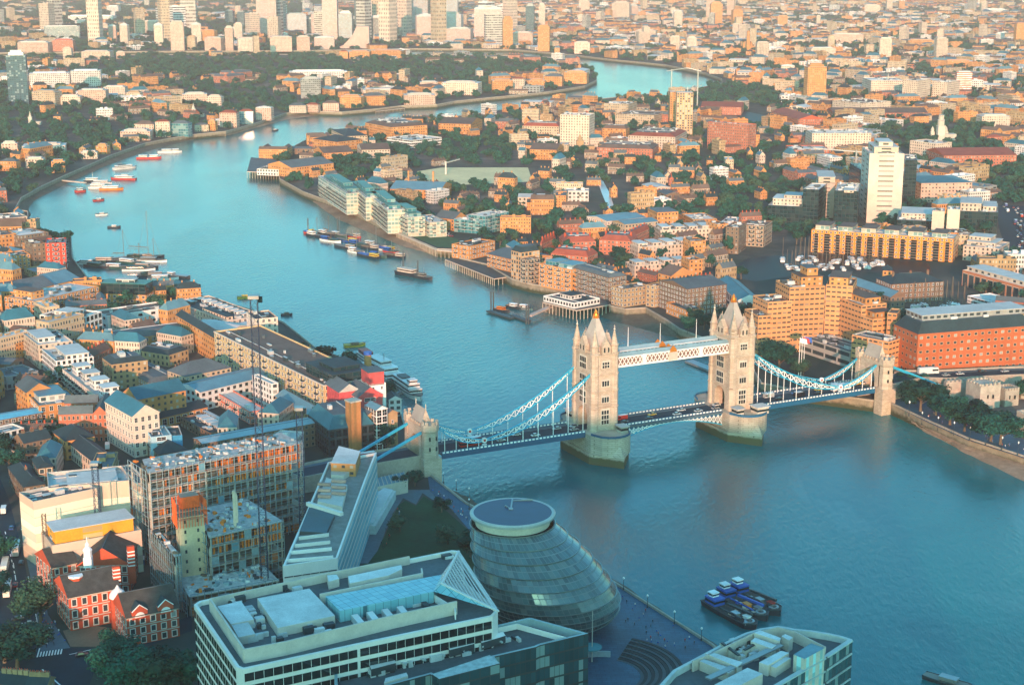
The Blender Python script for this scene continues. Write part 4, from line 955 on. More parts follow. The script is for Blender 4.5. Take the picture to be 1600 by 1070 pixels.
bld('I', 'office_tower', 'tall white tower with dark window bands', (630, -120), (845, -118), (645, -160), (630, 310), 'TW' if F.setdefault('TW', facade('tower_bands', (.56, .46, .39), win=(.28, .72, .3, .62), pane=(.1, .1, .09))) else '', rm='p', bay=30, fl=4.6, cat='office tower', pent=((.15, .85, .1, .9, 6, 'C', 'p'), (.3, .7, .2, .8, 10, 'C', 'p')))
bld('I', 'office_tower', 'dark glass shaft attached to the right side of the tall white tower', (850, -80), (925, -78), (860, -115), 44, 'G', rm='g', cat='office tower')
bld('I', 'office_tower', 'dark glass wing on the left side of the tall white tower', (570, -20), (635, -20), (580, -60), 36, 'G', rm='g', cat='office tower')
office('dark glass office with cream edges at the left of the white tower', (0, 200), (218, 210), (15, 160), (0, 320), 'G', tops=((.1, .95, .2, .9, 6, 'C', 'p'), (.4, .9, .3, .8, 9, 'C', 'b')))
office('cream faced office end with curved glazed roof', (312, 60), (415, 62), (320, 20), (312, 280), 'TW', tops=((0, 1, 0, 1, 6, 'C', 'p'),), bay=25)
office('black glass office between the two cream faced ends', (218, 100), (315, 105), (225, 60), 34, 'G')
office('black glass office with a cream stair tower beside the tall white tower', (415, 110), (560, 115), (425, 60), 34, 'G', tops=((.4, .8, -.1, .3, 2, 'C', 'p'),))
office('cream windowless stair tower left of the tall white tower', (475, 85), (535, 88), (480, 60), 36, WHITE)
office('curved dark glass office with cream plant top behind the marina flats', (800, 290), (1050, 300), (860, 235), 18, 'G', tops=((.1, .9, .2, .9, 5, 'C', 'p'),))
office('cream stair tower standing in the dark glass offices, left of a pair', (1018, 235), (1095, 238), (1022, 215), 30, CREAM)
office('cream stair tower standing in the dark glass offices, right of a pair', (1112, 225), (1190, 228), (1116, 205), 32, CREAM)
office('low dark glass office with arched cream lantern near the busy road', (1190, 235), (1425, 245), (1200, 180), 20, 'G', tops=((0, .55, .1, .8, 7, 'C', 'p'), (.6, .95, .2, .8, 4, 'C', 'p')))
bld('I', OF, 'brick office with a teal hipped roof in front of the park', (950, 65), (1265, 60), (955, 20), (950, 185), 'P', 'hip', 't', rh=4, cat='office block')
bld('I', W, 'long brick dock hall with tall black arches and a pale roof', (1205, 600), (1640, 720), (1215, 550), 12, 'AR' if F.setdefault('AR', facade('arch_wall', (.55, .20, .10), win=(.12, .88, .0, .8), frame=(.6, .45, .35), fw=.04, pb=0)) else '', rm='p', bay=7, fl=12, cat='dock hall', dens=.2, pent=((.0, 1, .2, .9, 3.2, 'C', 'p'),))
bld('I', W, 'white two deck quayside gallery in front of the arched dock hall', (1235, 760), (1600, 860), (1215, 700), 5, 'WR', rm='p', cat='gallery', dens=0)
hb('I', W, 'dark brick dock warehouse with clock tower and rows of sash windows', (765, 690), (1090, 672), (775, 645), (765, 810), 'BW', 'hip', 'd', rh=5, cat='warehouse', chim=3, wmat=BRICK_B, ww=(.4, .5))
bld('I', W, 'orange brick lift tower of the dark dock warehouse', (712, 605), (768, 607), (716, 585), 18, 'O', 'hip', 'd', cat='tower', rh=3)
bld('I', W, 'long blue slate roof wing pointing away from the dock warehouse', (760, 770), (850, 762), (540, 625), 11, 'B', 'gable', 'b', axis=2, cat='warehouse')
# hotel
HOT = facade('hotel_bands', (.56, .27, .12), win=(.14, .86, .34, .66), pane=(.03, .035, .035), pb=.15, blind=(.25, .2, .15))
def hotel(label, A_, B_, C_, h, tops=(), **k): return bld('I', 'hotel', label, A_, B_, C_, h, HOT, rm='n', cat='hotel', bay=3.4, fl=3.1, pent=tops, wmat=BRICK_Y, **k)
hotel('stepped concrete hotel, left wing facing the river tower', (355, 700), (135, 710), (370, 650), 41, ((.0, .6, .2, .9, 6, 'O', 'n'), (.1, .4, .3, .8, 11, 'O', 'g')))
hotel('stepped concrete hotel, lower left shoulder', (150, 790), (0, 800), (165, 740), 33)
hotel('stepped concrete hotel, lowest left step by the big tree', (20, 880), (-60, 885), (30, 830), 26)
hotel('stepped concrete hotel, right wing below the copper roofs', (580, 820), (362, 745), (600, 760), 34, ((.1, .9, .3, .9, 4, 'O', 'n'),))
hotel('stepped concrete hotel, next step down toward the bridge gate', (650, 905), (575, 880), (680, 850), 28, ((.2, .9, .2, .9, 4, 'O', 'n'),))
hotel('stepped concrete hotel, tall plain end wall', (740, 865), (800, 870), (745, 835), 33)
hotel('stepped concrete hotel, upper storey with pink plant rooms', (360, 690), (525, 700), (370, 640), 42, ((.1, .8, .1, .9, 5, 'O', 'n'),))
bld('I', 'hotel', 'low spreading hotel restaurant building with flat grey roof', (510, 1110), (200, 1010), (520, 1040), 10, 'K', rm='g', cat='hotel', bay=12, fl=5)
bld('I', 'hotel', 'hotel entrance block with curved arch walls and round openings', (750, 1045), (520, 1000), (790, 1010), 22, HOT, rm='g', cat='hotel', bay=3.4, fl=3.1)
RH = facade('red_hotel_brick', (.47, .125, .05), win=(.3, .7, .28, .62), frame=(.62, .4, .25), fw=.035, pb=.2)
r_, q = bld('I', 'hotel', 'large red brick block with arched ground floor and dark mansard by the dock', (930, 1000), (1640, 945), (805, 935), 29, RH, 'mansard', 'd', rh=6, bay=4.4, fl=4.2, cat='hotel', dens=.8, pent=((.08, 1, .25, .9, 3, 'GR', 'p'),))
mb = MB(); a, b_, c, d, z, u, v, L, Wd = q; n = int(L / 4.4)
for i in range(n):
    p = a + u * (L * (i + .5) / n) - v * .08
    pts = [(-1.3, 0), (1.3, 0), (1.3, 3)] + [(1.3 * math.cos(t * math.pi / 6), 3 + 1.3 * math.sin(t * math.pi / 6)) for t in range(1, 6)] + [(-1.3, 3)]
    mb.face([(p.x + u.x * x, p.y + u.y * x, LAND + y) for x, y in pts])
mb.bar((a.x - v.x * .2, a.y - v.y * .2, LAND + 5.4), (a.x + u.x * L - v.x * .2, a.y + u.y * L - v.y * .2, LAND + 5.4), .5, .5, 1)
o = mb.build('archway', [GLASS, STONE_P], r_, loc=tuple(-x for x in r_.location)); tag(o, kind='stuff')
# glass riverside flats beyond the moored boats (tile G)
for i, (A_, B_, C_, h, lab) in enumerate((((560, 185), (385, 75), (620, 150), 26, 'farthest stepped glass and brick riverside flats by the trees'), ((680, 215), (570, 120), (745, 185), 27, 'rounded pale glass flats with green drum top, far one of three'),
        ((815, 290), (680, 180), (830, 215), 27, 'rounded pale glass flats with green drum top, middle of three'), ((940, 325), (815, 260), (990, 290), 22, 'rounded pale glass flats with green drum top, near one of three'), ((1075, 345), (985, 300), (1080, 290), 17, 'low white framed end block of the rounded glass flats'))):
    q_ = zfor((0, 0), 0) if False else 0
    A2 = (A_[0], A_[1] - h * 3.0); 
    bld('G', AP, lab, (A_[0], A_[1] - 2.2 * h), (B_[0], B_[1] - 2.2 * h), (C_[0], C_[1] - 2.2 * h), h * .78, 'GL', rm='p', cat='apartment block', balc=2, pent=((.1, .9, .2, .9, 3, 'GB', 'e'), (.25, .75, .3, .8, 6, 'GB', 'e')) if i < 4 else ())
bld('G', AP, 'orange gabled houses behind the rounded glass flats', (830, 100), (1140, 110), (850, 60), 10, 'O', 'gable', 'b', cat='terraced row', chim=2)
bld('G', AP, 'orange terrace right of the rounded glass flats', (1110, 275), (1225, 290), (1120, 250), (1110, 345), 'O', 'gable', 'g', cat='terraced row')
bld('G', AP, 'pale green glass flats beside the lawn, left one', (1225, 285), (1400, 300), (1240, 240), (1225, 365), 'GB', rm='p', cat='apartment block', balc=2)
bld('G', AP, 'pale green glass flats beside the lawn, right tall one', (1420, 270), (1565, 240), (1425, 235), (1425, 380), 'GB', rm='p', cat='apartment block', balc=3)
hb('G', W, 'tall orange brick wharf with turret and blue balconies at the end of the lawn', (1320, 455), (1480, 420), (1255, 430), (1325, 540), 'O', rm='d', cat='wharf warehouse', balc=3, ww=(.3, .4))
hb('G', W, 'orange brick wharf with slate gables beside the timber deck', (1430, 500), (1620, 545), (1470, 430), (1440, 580), 'OB', 'gable', 'g', axis=1, rh=3, cat='wharf warehouse', balc=2, wmat=BRICK_O, ww=(.4, .4))
# tile M/N mid distance blocks by the far bend
for tl, A_, B_, C_, h, w_, rf, r2, lab in (('M', (350, 860), (500, 880), (360, 825), 14, 'O', 'hip', 'd', 'orange wharf with dark hipped roof on the river corner'), ('M', (555, 845), (690, 840), (560, 800), 15, 'T', 'hip', 'd', 'tan wharf with dark roof beside the river corner wharf'),
        ('M', (835, 790), (1060, 775), (840, 750), 17, 'O', 'mansard', 'n', 'square orange office with layered brown roof near the wide bend'), ('M', (655, 930), (830, 925), (660, 905), 10, 'C', 'gable', 'n', 'white school with clock turret beside the dark wood'),
        ('M', (960, 870), (1150, 850), (965, 835), 10, 'WR', 'flat', 'p', 'low white layered building above the dark wood'), ('M', (1130, 765), (1330, 770), (1140, 735), 14, 'O', 'gable', 'n', 'row of orange gables on the near bank of the bend'),
        ('M', (220, 1040), (480, 1010), (230, 1000), 11, 'O', 'gable', 'g', 'orange riverside terrace above the pier building'), ('M', (420, 950), (600, 940), (430, 925), 9, 'O', 'gable', 'n', 'orange shed between the riverside terrace and the trees'),
        ('N', (298, 710), (478, 715), (305, 695), 40, 'C', 'flat', 'p', 'cream slab of flats standing among the low orange houses'), ('N', (570, 640), (720, 645), (578, 622), 18, 'T', 'flat', 'p', 'cream grid fronted block behind the slab of flats'),
        ('N', (1212, 755), (1465, 775), (1225, 745), 34, 'R', 'flat', 'r', 'wide pink brick block by the small dock'), ('N', (720, 840), (1010, 850), (740, 800), 16, 'C', 'mansard', 'r', 'cream flats with rust roof left of the orange tower'), ('N', (525, 915), (870, 925), (535, 885), 13, 'R', 'mansard', 'n', 'long red brick tenement below the cream flats'),
        ('N', (560, 795), (705, 800), (565, 785), 16, 'O', 'mansard', 'n', 'small orange block left of the cream flats'), ('N', (640, 705), (880, 715), (680, 675), 16, 'T', 'flat', 'n', 'terraced cream block above the small orange block'),
        ('N', (1170, 660), (1420, 665), (1175, 640), 12, 'R', 'gable', 'r', 'pink gabled houses along the small dock'), ('N', (110, 925), (275, 930), (120, 900), 12, 'O', 'gable', 'n', 'orange gabled block left of the brick church'), ('N', (65, 780), (290, 785), (80, 765), 14, 'T', 'mansard', 'r', 'long tan block left of the cream slab'),
        ('O', (275, 825), (640, 825), (290, 800), 22, 'C', 'flat', 'p', 'wide cream flats with two arched bays'), ('O', (1090, 965), (1540, 960), (1100, 925), 14, 'R', 'gable', 'r', 'long red brick range behind the park trees'), ('O', (880, 870), (1040, 890), (890, 850), 20, 'C', 'flat', 'p', 'white block in front of the pale church tower'),
        ('O', (150, 930), (390, 930), (160, 900), 10, 'R', 'flat', 'p', 'low pale roofed shed left of the dark glass offices'), ('O', (400, 620), (580, 640), (410, 590), 22, 'C', 'flat', 'n', 'cream block below the tall orange tower block'), ('O', (640, 500), (850, 500), (650, 480), 28, 'C', 'flat', 'p', 'long cream block behind the thin grey spire'),
        ('O', (835, 495), (925, 500), (840, 480), 36, 'C', 'flat', 'p', 'square cream block right of the thin grey spire'), ('O', (1018, 505), (1110, 510), (1025, 490), 30, 'C', 'flat', 'p', 'stubby cream tower near the two tone tower block'), ('O', (405, 700), (990, 700), (410, 680), 10, 'R', 'gable', 'n', 'very long red brick terrace crossing the upper right'),
        ('O', (20, 690), (190, 740), (0, 640), 16, 'R', 'gable', 'r', 'big red pitched roof by the river bend')):
    bld(tl, 'block' if h > 9 else 'shed', lab, A_, B_, C_, h, w_, rf, r2, cat='building', dens=.5)
# ---------------------------------------------------------------- landmark buildings near the viewer
def z5(x, y): return (290 + x / 4.863, 850 + y / 4.863)
def z6(x, y): return (540 + x / 4.0, 880 + y / 4.0)
def z7(x, y): return (1040 + x / 5.0, 960 + y / 5.0)
def zs(x, y): return (200 + x / 3.567, 630 + y / 3.567)
def z3(x, y): return (420 + x / 4.279, 680 + y / 4.279)
def poly_at(f, pts, z): return [G(*f(*p), z) for p in pts]
def banded(root, P, z0, z1, n, faces, off, wallm, bandm, frac=(.22, .86), proud=.12, name='window_band'):
    for (i, j) in faces:
        a, b2 = P[i], P[j]; e = (Vector(b2[:2]) - Vector(a[:2])); L = e.length; e /= L; o_ = Vector((e.y, -e.x))
        c = sum((Vector(p[:2]) for p in P), Vector((0, 0))) / len(P)
        if o_.dot(c - Vector(a[:2])) > 0: o_ = -o_
        for k in range(n):
            za, zb_ = z0 + (z1 - z0) * (k + frac[0]) / n, z0 + (z1 - z0) * (k + frac[1]) / n
            mb = MB(); p, q = Vector(a[:2]) + e * .5 + o_ * (proud / 2), Vector(b2[:2]) - e * .5 + o_ * (proud / 2)
            mb.bar((p.x, p.y, (za + zb_) / 2), (q.x, q.y, (za + zb_) / 2), proud + .1, zb_ - za, 0)
            m_ = int(L / 3.0)
            for t in range(1, m_):
                w = p.lerp(q, t / m_); mb.bar((w.x + o_.x * .08, w.y + o_.y * .08, za), (w.x + o_.x * .08, w.y + o_.y * .08, zb_), .12, .12, 1)
            mb.build(name, [bandm, wallm], root, loc=off)
def offof(root): return tuple(-x for x in root.location)
OFFW = plain('office_white', (.76, .72, .68), .5, .06, .2); OFFB = plain('office_beige', (.58, .52, .46), .6, .1, .2); RP = plain('roof_membrane', (.60, .62, .62), .7, .2, .12, fine=2.2)
# --- office with the star shaped atrium roof
P1 = [G(x, y, 46) for x, y in ((303, 944), (369, 1041), (379, 1045), (560, 1006), (770, 962), (778, 954), (776, 948), (717, 860), (706, 859), (312, 938))]
occupy([(p.x, p.y) for p in P1])
r_ = thing('office_building', 'large white ribbed office block with a blue star shaped glass atrium in its roof', 'office block', (P1[1].x, P1[1].y, LAND)); off = offof(r_)
mb = MB(); mb.prism([(p.x, p.y) for p in P1], LAND, 46, 0, 1, top=False); mb.build('wall', [OFFW, OFFW], r_, loc=off)
banded(r_, P1, LAND, 45, 10, ((0, 1), (2, 3), (3, 4), (6, 7)), off, OFFW, GLASS)
mb = MB(); Q = inset_poly([(p.x, p.y) for p in P1], 1.0); PP = ccw([(p.x, p.y) for p in P1])
for i in range(len(Q)):
    j = (i + 1) % len(Q); mb.face([(*PP[i], 46), (*PP[j], 46), (*Q[j], 46), (*Q[i], 46)], 1); mb.face([(*Q[i], 46), (*Q[j], 46), (*Q[j], 44.6), (*Q[i], 44.6)], 1)
mb.face([(*q, 44.6) for q in Q], 0); mb.build('roof', [ROOF_GREY, OFFW], r_, loc=off)
def slabpx(name, f, pts, z, zt, mats, root, off, **k):
    mb = MB(); mb.prism([(G(*f(*p), zt).x, G(*f(*p), zt).y) for p in pts], z, zt, 0, 1, **k); return mb.build(name, mats, root, loc=off)
def tD(x, y): return T('D', (x, y))
# raised plant enclosure: parapet screens
def screen(name, f, pts, z0, z1, mat, root, off, th=.5, closed=False):
    mb = MB(); W_ = [G(*f(*p), z1) for p in pts]
    if closed: W_.append(W_[0])
    for a, b2 in zip(W_, W_[1:]): mb.bar((a.x, a.y, (z0 + z1) / 2), (b2.x, b2.y, (z0 + z1) / 2), th, z1 - z0)
    return mb.build(name, mat, root, loc=off)
screen('plant_screen', z5, [(185, 410), (445, 795), (760, 735), (1313, 600), (1600, 530), (2060, 430)], 44.6, 49, OFFB, r_, off, .6)
screen('plant_screen', z5, [(185, 410), (560, 330), (1260, 180), (1700, 90)], 44.6, 47.5, OFFB, r_, off, .5)
screen('plant_screen', tD, [(395, 505), (1030, 375), (1025, 345)], 44.6, 48, OFFB, r_, off, .5)
screen('plant_screen', tD, [(520, 605), (1090, 500), (1230, 590), (1235, 620)], 44.6, 47, OFFW, r_, off, .4)
slabpx('roof_deck', z5, [(545, 410), (940, 335), (1135, 540), (700, 635)], 44.6, 47.6, [OFFB, RP], r_, off)
slabpx('roof_deck', z5, [(240, 470), (420, 430), (520, 570), (345, 605)], 44.6, 47.4, [OFFB, RP], r_, off)
slabpx('roof_deck', z5, [(350, 612), (475, 590), (530, 680), (400, 705)], 44.6, 47.2, [OFFB, RP], r_, off)
slabpx('roof_deck', tD, [(570, 395), (900, 325), (905, 350), (820, 390), (580, 440)], 44.6, 47.4, [OFFB, RP], r_, off)
slabpx('roof_deck', tD, [(440, 390), (500, 385), (515, 410), (450, 430)], 44.6, 47.4, [OFFB, RP], r_, off)
for k in range(4):   # long chiller boxes
    x = 590 + k * 93; y = 635 - k * 17
    ch_ = MB(); ch_.prism([(G(*tD(*p), 47).x, G(*tD(*p), 47).y) for p in ((x, y), (x + 38, y - 8), (x + 98, y + 62), (x + 60, y + 72))], 44.8, 47, 0, 1); ch_.build('chiller', [PLANT, OFFW], r_, loc=off)
rr = random.Random(5)
for (f, x0, y0, x1, y1, n) in ((z5, 430, 430, 640, 640, 16), (z5, 470, 690, 760, 740, 8), (z5, 780, 620, 1150, 690, 12), (z5, 620, 340, 860, 350, 5), (tD, 900, 560, 1060, 600, 5), (tD, 1150, 260, 1200, 320, 2), (z5, 200, 400, 560, 440, 9)):
    pm = MB()
    for _ in range(n):
        p = G(*f(rr.uniform(x0, x1), rr.uniform(y0, y1)), 45); pm.box((p.x, p.y, 44.6), (rr.uniform(.8, 3.4), rr.uniform(.8, 2.4), rr.uniform(.8, 2.2)), .45, rr.choice((0, 1, 2)))
    pm.build('roof_plant', [PLANT, METAL_D, RP], r_, loc=off)
m, nt, b = newmat('atrium_glass')
geo = nt.nodes.new('ShaderNodeNewGeometry'); bk = nd(nt, 'ShaderNodeTexBrick', offset=0.0); mpp = nd(nt, 'ShaderNodeMapping'); mpp.inputs[2].default_value = (0, 0, R(-32)); nt.links.new(geo.outputs['Position'], mpp.inputs[0]); nt.links.new(mpp.outputs[0], bk.inputs[0])
bk.inputs['Scale'].default_value = 1; bk.inputs['Brick Width'].default_value = 2.6; bk.inputs['Row Height'].default_value = 2.6; bk.inputs['Mortar Size'].default_value = .08
bk.inputs['Color1'].default_value = (.16, .42, .50, 1); bk.inputs['Color2'].default_value = (.24, .52, .58, 1); bk.inputs['Mortar'].default_value = (.05, .16, .2, 1)
nt.links.new(bk.outputs[0], b.inputs['Base Color']); b.inputs['Roughness'].default_value = .2; ATR = m
mb = MB(); st = [G(*tD(*p), 48.5) for p in ((430, 520), (1150, 385), (1100, 490), (520, 610))]; mb.face([tuple(p) for p in st])
apex, cen, tip, inn = G(*tD(1255, 240), 48), G(*tD(1150, 440), 50.5), G(*tD(1500, 612), 48), G(*tD(1100, 490), 48.5)
mb.face([tuple(st[1]), tuple(cen), tuple(apex)]); mb.face([tuple(st[1]), tuple(inn), tuple(cen)]); mb.face([tuple(cen), tuple(inn), tuple(tip)])
mb.face([tuple(p + Vector((0, 0, -3.5))) for p in reversed(st)]);
for a, b2 in zip(st, st[1:] + st[:1]): mb.face([tuple(a), tuple(b2), (b2.x, b2.y, 44.7), (a.x, a.y, 44.7)])
at_ = mb.build('atrium_roof', ATR, r_, loc=off)
mb = MB(); R1 = G(*tD(1295, 440), 46)
for t in range(13):
    s_ = t / 12; mb.bar(cen.lerp(apex, s_), cen.lerp(tip, s_) if s_ > .02 else R1, .3, .3); mb.bar(apex.lerp(R1, s_), cen.lerp(R1, s_), .3); mb.bar(tip.lerp(R1, s_), cen.lerp(R1, s_), .3)
    mb.bar(apex.lerp(R1, s_), cen.lerp(apex, 1 - s_), .3); mb.bar(tip.lerp(R1, s_), cen.lerp(tip, 1 - s_), .3)
for a, b2 in ((apex, R1), (R1, tip), (cen, apex), (cen, tip)): mb.bar(a, b2, .7, .5)
mb.build('lattice', OFFW, at_)
for o in list(at_.children): o.location = (0, 0, 0)
# --- second office, dark glass, roof full of plant
P2px = ((-70, 622), (1140, 338), (1160, 338), (1518, 436), (1215, 508), (1190, 520), (930, 580), (960, 625), (590, 725), (530, 690), (-70, 850))
P2 = [G(*z6(*p), 38) for p in P2px]; occupy([(p.x, p.y) for p in P2])
r_ = thing('office_building', 'dark glass office block with crowded roof plant in front of the glass dome', 'office block', (P2[4].x, P2[4].y, LAND)); off = offof(r_)
DGL = facade('curtain_wall', (.03, .05, .055), pane=(.01, .04, .05), win=(.04, .96, .06, .9), blind=(.2, .3, .3), pb=.22, glassy=True)
mb = MB(); mb.prism([(p.x, p.y) for p in P2], LAND, 38, 0, 1, bay=1.8, fl=4, top=False); mb.build('wall', [DGL, OFFW], r_, loc=off)
PP = [(p.x, p.y) for p in P2]; mb = MB(); Q = inset_poly(PP, .9); PP = ccw(PP)
for i in range(len(Q)):
    j = (i + 1) % len(Q); mb.face([(*PP[i], 38), (*PP[j], 38), (*Q[j], 38), (*Q[i], 38)], 1); mb.face([(*Q[i], 38), (*Q[j], 38), (*Q[j], 35.4), (*Q[i], 35.4)], 1)
mb.face([(*q, 35.4) for q in Q], 0); mb.build('roof', [ROOF_GREY, plain('office_teal_trim', (.34, .46, .48), .5)], r_, loc=off)
slabpx('roof_deck', z6, [(540, 690), (900, 570), (965, 622), (585, 720)], 30, 39.6, [DGL, plain('stained_membrane', (.42, .5, .5), .8, .25, .6)], r_, off)
slabpx('roof_deck', z6, [(250, 715), (380, 680), (390, 700), (240, 745)], 35.4, 38, [OFFB, RP], r_, off)
screen('plant_screen', z6, [(40, 600), (300, 550), (1070, 375), (1380, 460), (1215, 500)], 36.2, 38.0, OFFW, r_, off, .3)
for k, (x, y) in enumerate(((30, 660), (210, 610), (390, 575), (570, 530), (740, 490), (900, 450), (1060, 380))):
    p = G(*z6(x, y), 37); mb = MB(); mb.bar((p.x, p.y, 35), (p.x, p.y, 38.2), .35); mb.build('post', OFFW, r_, loc=off)
for (a, b2, c, d) in (((145, 625), (305, 590), (315, 620), (160, 660)), ((635, 510), (795, 470), (805, 500), (650, 540)), ((835, 465), (985, 425), (1000, 450), (850, 495))):
    mb = MB(); pp = [G(*z6(*p), 38.4) for p in (a, b2, c, d)]; mb.prism([(p.x, p.y) for p in pp], 36, 38.4, 1, 0); mb.build('chiller', [OFFW, METAL_D], r_, loc=off)
slabpx('roof_deck', z6, [(355, 570), (600, 512), (625, 530), (375, 592)], 35.4, 37.4, [METAL, ROOF_BLUE], r_, off)
pm = MB()
for _ in range(46):
    t = rr.random(); p = G(*z6(120 + 950 * t + rr.uniform(-30, 30), 690 - 230 * t + rr.uniform(-35, 25)), 36); pm.box((p.x, p.y, 35.4), (rr.uniform(.8, 4), rr.uniform(.8, 2.5), rr.uniform(.8, 2.4)), .45, rr.choice((0, 0, 2, 1)))
for k in range(7):
    a, b2 = G(*z6(200 + k * 120, 640 - k * 30), 37), G(*z6(260 + k * 120, 660 - k * 28), 37); pm.bar(a, b2, .5)
pm.build('roof_plant', [PLANT, METAL_D, RP], r_, loc=off)
# --- third office at the lower right, rounded plan
P3 = [G(*z7(*p), 40) for p in ((58, 430), (480, 205), (620, 140), (740, 105), (880, 85), (930, 92), (1010, 108), (1140, 120), (1280, 143), (1380, 165), (1462, 192), (1256, 328), (860, 560), (400, 800), (-200, 900), (-60, 560))]
occupy([(p.x, p.y) for p in P3])
r_ = thing('office_building', 'round fronted office block at the lower right with white roof boxes over the river', 'office block', (P3[0].x, P3[0].y, LAND)); off = offof(r_)
mb = MB(); mb.prism([(p.x, p.y) for p in P3], LAND, 40, 0, 1, bay=2, fl=4.2, top=False); mb.build('wall', [DGL, OFFW], r_, loc=off)
banded(r_, P3, LAND, 40, 8, ((10, 11), (11, 12), (12, 13)), off, OFFW, plain('office_trim', (.4, .5, .52), .5), (.88, 1.0), .3, 'floor_band')
PP = ccw([(p.x, p.y) for p in P3]); Q = inset_poly(PP, 1.1); mb = MB()
for i in range(len(Q)):
    j = (i + 1) % len(Q); mb.face([(*PP[i], 40), (*PP[j], 40), (*Q[j], 40), (*Q[i], 40)], 1); mb.face([(*Q[i], 40), (*Q[j], 40), (*Q[j], 38), (*Q[i], 38)], 1)
mb.face([(*q, 38) for q in Q], 0); mb.build('roof', [ROOF_GREY, plain('office_pale_trim', (.5, .56, .56), .5)], r_, loc=off)
screen('plant_screen', z7, [(210, 360), (380, 290), (690, 140), (880, 95), (1010, 130), (1250, 250)], 38, 41.5, OFFB, r_, off, .4)
for pts, zt in (((( 310, 300), (350, 285), (600, 370), (560, 405)), 41.5), (((265, 360), (300, 345), (540, 425), (490, 455)), 41), (((690, 140), (740, 120), (900, 180), (890, 205)), 42), (((665, 205), (700, 178), (865, 235), (830, 262)), 41.5), (((905, 165), (935, 150), (995, 175), (965, 200)), 42),
                ((( 730, 370), (900, 280), (965, 295), (800, 395)), 41.5), (((820, 400), (930, 330), (980, 335), (860, 415)), 41), (((380, 545), (640, 412), (760, 460), (560, 560)), 42)):
    slabpx('roof_deck', z7, pts, 38, zt, [OFFB, RP], r_, off)
slabpx('lift_tower', z7, [(1000, 310), (1135, 222), (1245, 258), (1085, 345)], LAND, 43.5, [facade('lift_tower_glass', (.50, .47, .40), pane=(.2, .4, .42), win=(.3, .7, .0, 1), pb=.2, blind=(.3, .5, .5)), ROOF_BLUE], r_, off)
for k in range(11):
    for j in range(2):
        p = G(*z7(445 + k * 12 + j * 175, 262 + k * 9 + j * 48 - (k * 16 if j else 0)), 39); mb = MB(); mb.box((p.x, p.y, 38), (1.3, 1.3, 2.6), .5, 0, 1); mb.box((p.x, p.y, 40.6), (.8, .8, .3), .5, 1); mb.build('chiller', [STONE_P, METAL_D], r_, loc=off)
pm = MB()
for _ in range(50):
    p = G(*z7(rr.uniform(480, 760), rr.uniform(190, 330)), 39); pm.box((p.x, p.y, 38), (rr.uniform(.5, 2.4), rr.uniform(.5, 1.6), rr.uniform(.6, 2)), .5, rr.choice((0, 1, 2)))
a, b2 = G(*z7(330, 500), 41), G(*z7(900, 235), 41); pm.bar(a, b2, 2.2, .5, 3)
pm.build('roof_plant', [PLANT, METAL_D, RP, METAL], r_, loc=off)
# --- the leaning glass dome
dome = thing('glass_dome_building', 'leaning egg shaped glass office of tilted rings with a blue dished roof', 'glass office', G(862, 962, LAND)); off = offof(dome)
occupy([(G(x, y).x, G(x, y).y) for x, y in ((760, 960), (860, 1010), (960, 975), (940, 925), (840, 900))])
prof = [(6, 17.5, 872, 962), (10, 21.2, 868, 955), (14, 23.6, 866, 944), (18, 24.7, 862, 932), (22, 24.6, 856, 919), (26, 24.0, 849, 904), (30, 22.8, 841, 888), (34, 21.3, 832, 870), (38, 19.4, 821, 851), (41, 17.2, 811, 834), (44.2, 15.2, 801, 816)]
DG_ = facade('dome_glass', (.16, .2, .2), pane=(.04, .075, .08), win=(.05, .95, .06, .94), blind=(.13, .18, .18), pb=.14, glassy=True)
def ringpts(k, n=72, dz=0, dr=0):
    z, r, px, py = prof[k]; c = G(px, py, z); return [(c.x + (r + dr) * math.cos(2 * math.pi * i / n), c.y + (r + dr) * math.sin(2 * math.pi * i / n), z + dz) for i in range(n)]
for k in range(len(prof) - 1):
    mb = MB(); A_ = ringpts(k, dr=.35 if k else 0); B_ = ringpts(k + 1, dr=-.15); n = 72
    for i in range(n):
        j = (i + 1) % n; mb.face([A_[i], A_[j], B_[j], B_[i]], 0, [(i, 2 * k), (i + 1, 2 * k), (i + 1, 2 * k + 2), (i, 2 * k + 2)])
    C_ = ringpts(k + 1, dr=.35)
    for i in range(n): j = (i + 1) % n; mb.face([B_[i], B_[j], C_[j], C_[i]], 1)
    mb.build('glass_storey', [DG_, METAL_D], dome, loc=off)
    mb = MB(); D_ = ringpts(k + 1, dr=.5)
    for i in range(n): mb.bar(D_[i], D_[(i + 1) % n], .3, .3)
    mb.build('rim', plain('dome_rim', (.22, .28, .28), .4, metal=.5), dome, loc=off)
z, r, px, py = prof[-1]; c = G(px, py, z)
mb = MB(); mb.tube((c.x, c.y, 0), [(13.6, 44), (14.2, 47.2)], 64, 0); mb.build('gallery', F['GL'], dome, loc=off)
mb = MB(); mb.tube((c.x, c.y, 0), [(15.4, 47.0), (15.7, 48.0), (15.2, 48.5), (14.3, 48.3)], 64, 0, cap=False); mb.build('roof_rim', plain('dome_roof_rim', (.42, .45, .45), .4), dome, loc=off)
mb = MB(); mb.tube((c.x, c.y, 0), [(14.3, 48.3), (9, 47.4), (5, 47.0), (.3, 46.9)], 48, 0); mb.build('roof', plain('dome_roof_blue', (.002, .035, .10), .35, .12, .2, spec=.15), dome, loc=off, smooth=True)
mb = MB(); 
for a, b2, w_ in (((-.5, 3), (.5, 13), .6), ((.5, 12), (8, 12.2), .35), ((-.5, 3), (-2.5, 6), .35)): mb.bar((c.x + a[0], c.y + a[1], 48.2), (c.x + b2[0], c.y + b2[1], 48.6), w_, .6)
mb.box((c.x - .5, c.y + 3, 47.4), (1.6, 1.6, 1.2)); mb.build('roof_gantry', METAL, dome, loc=off)
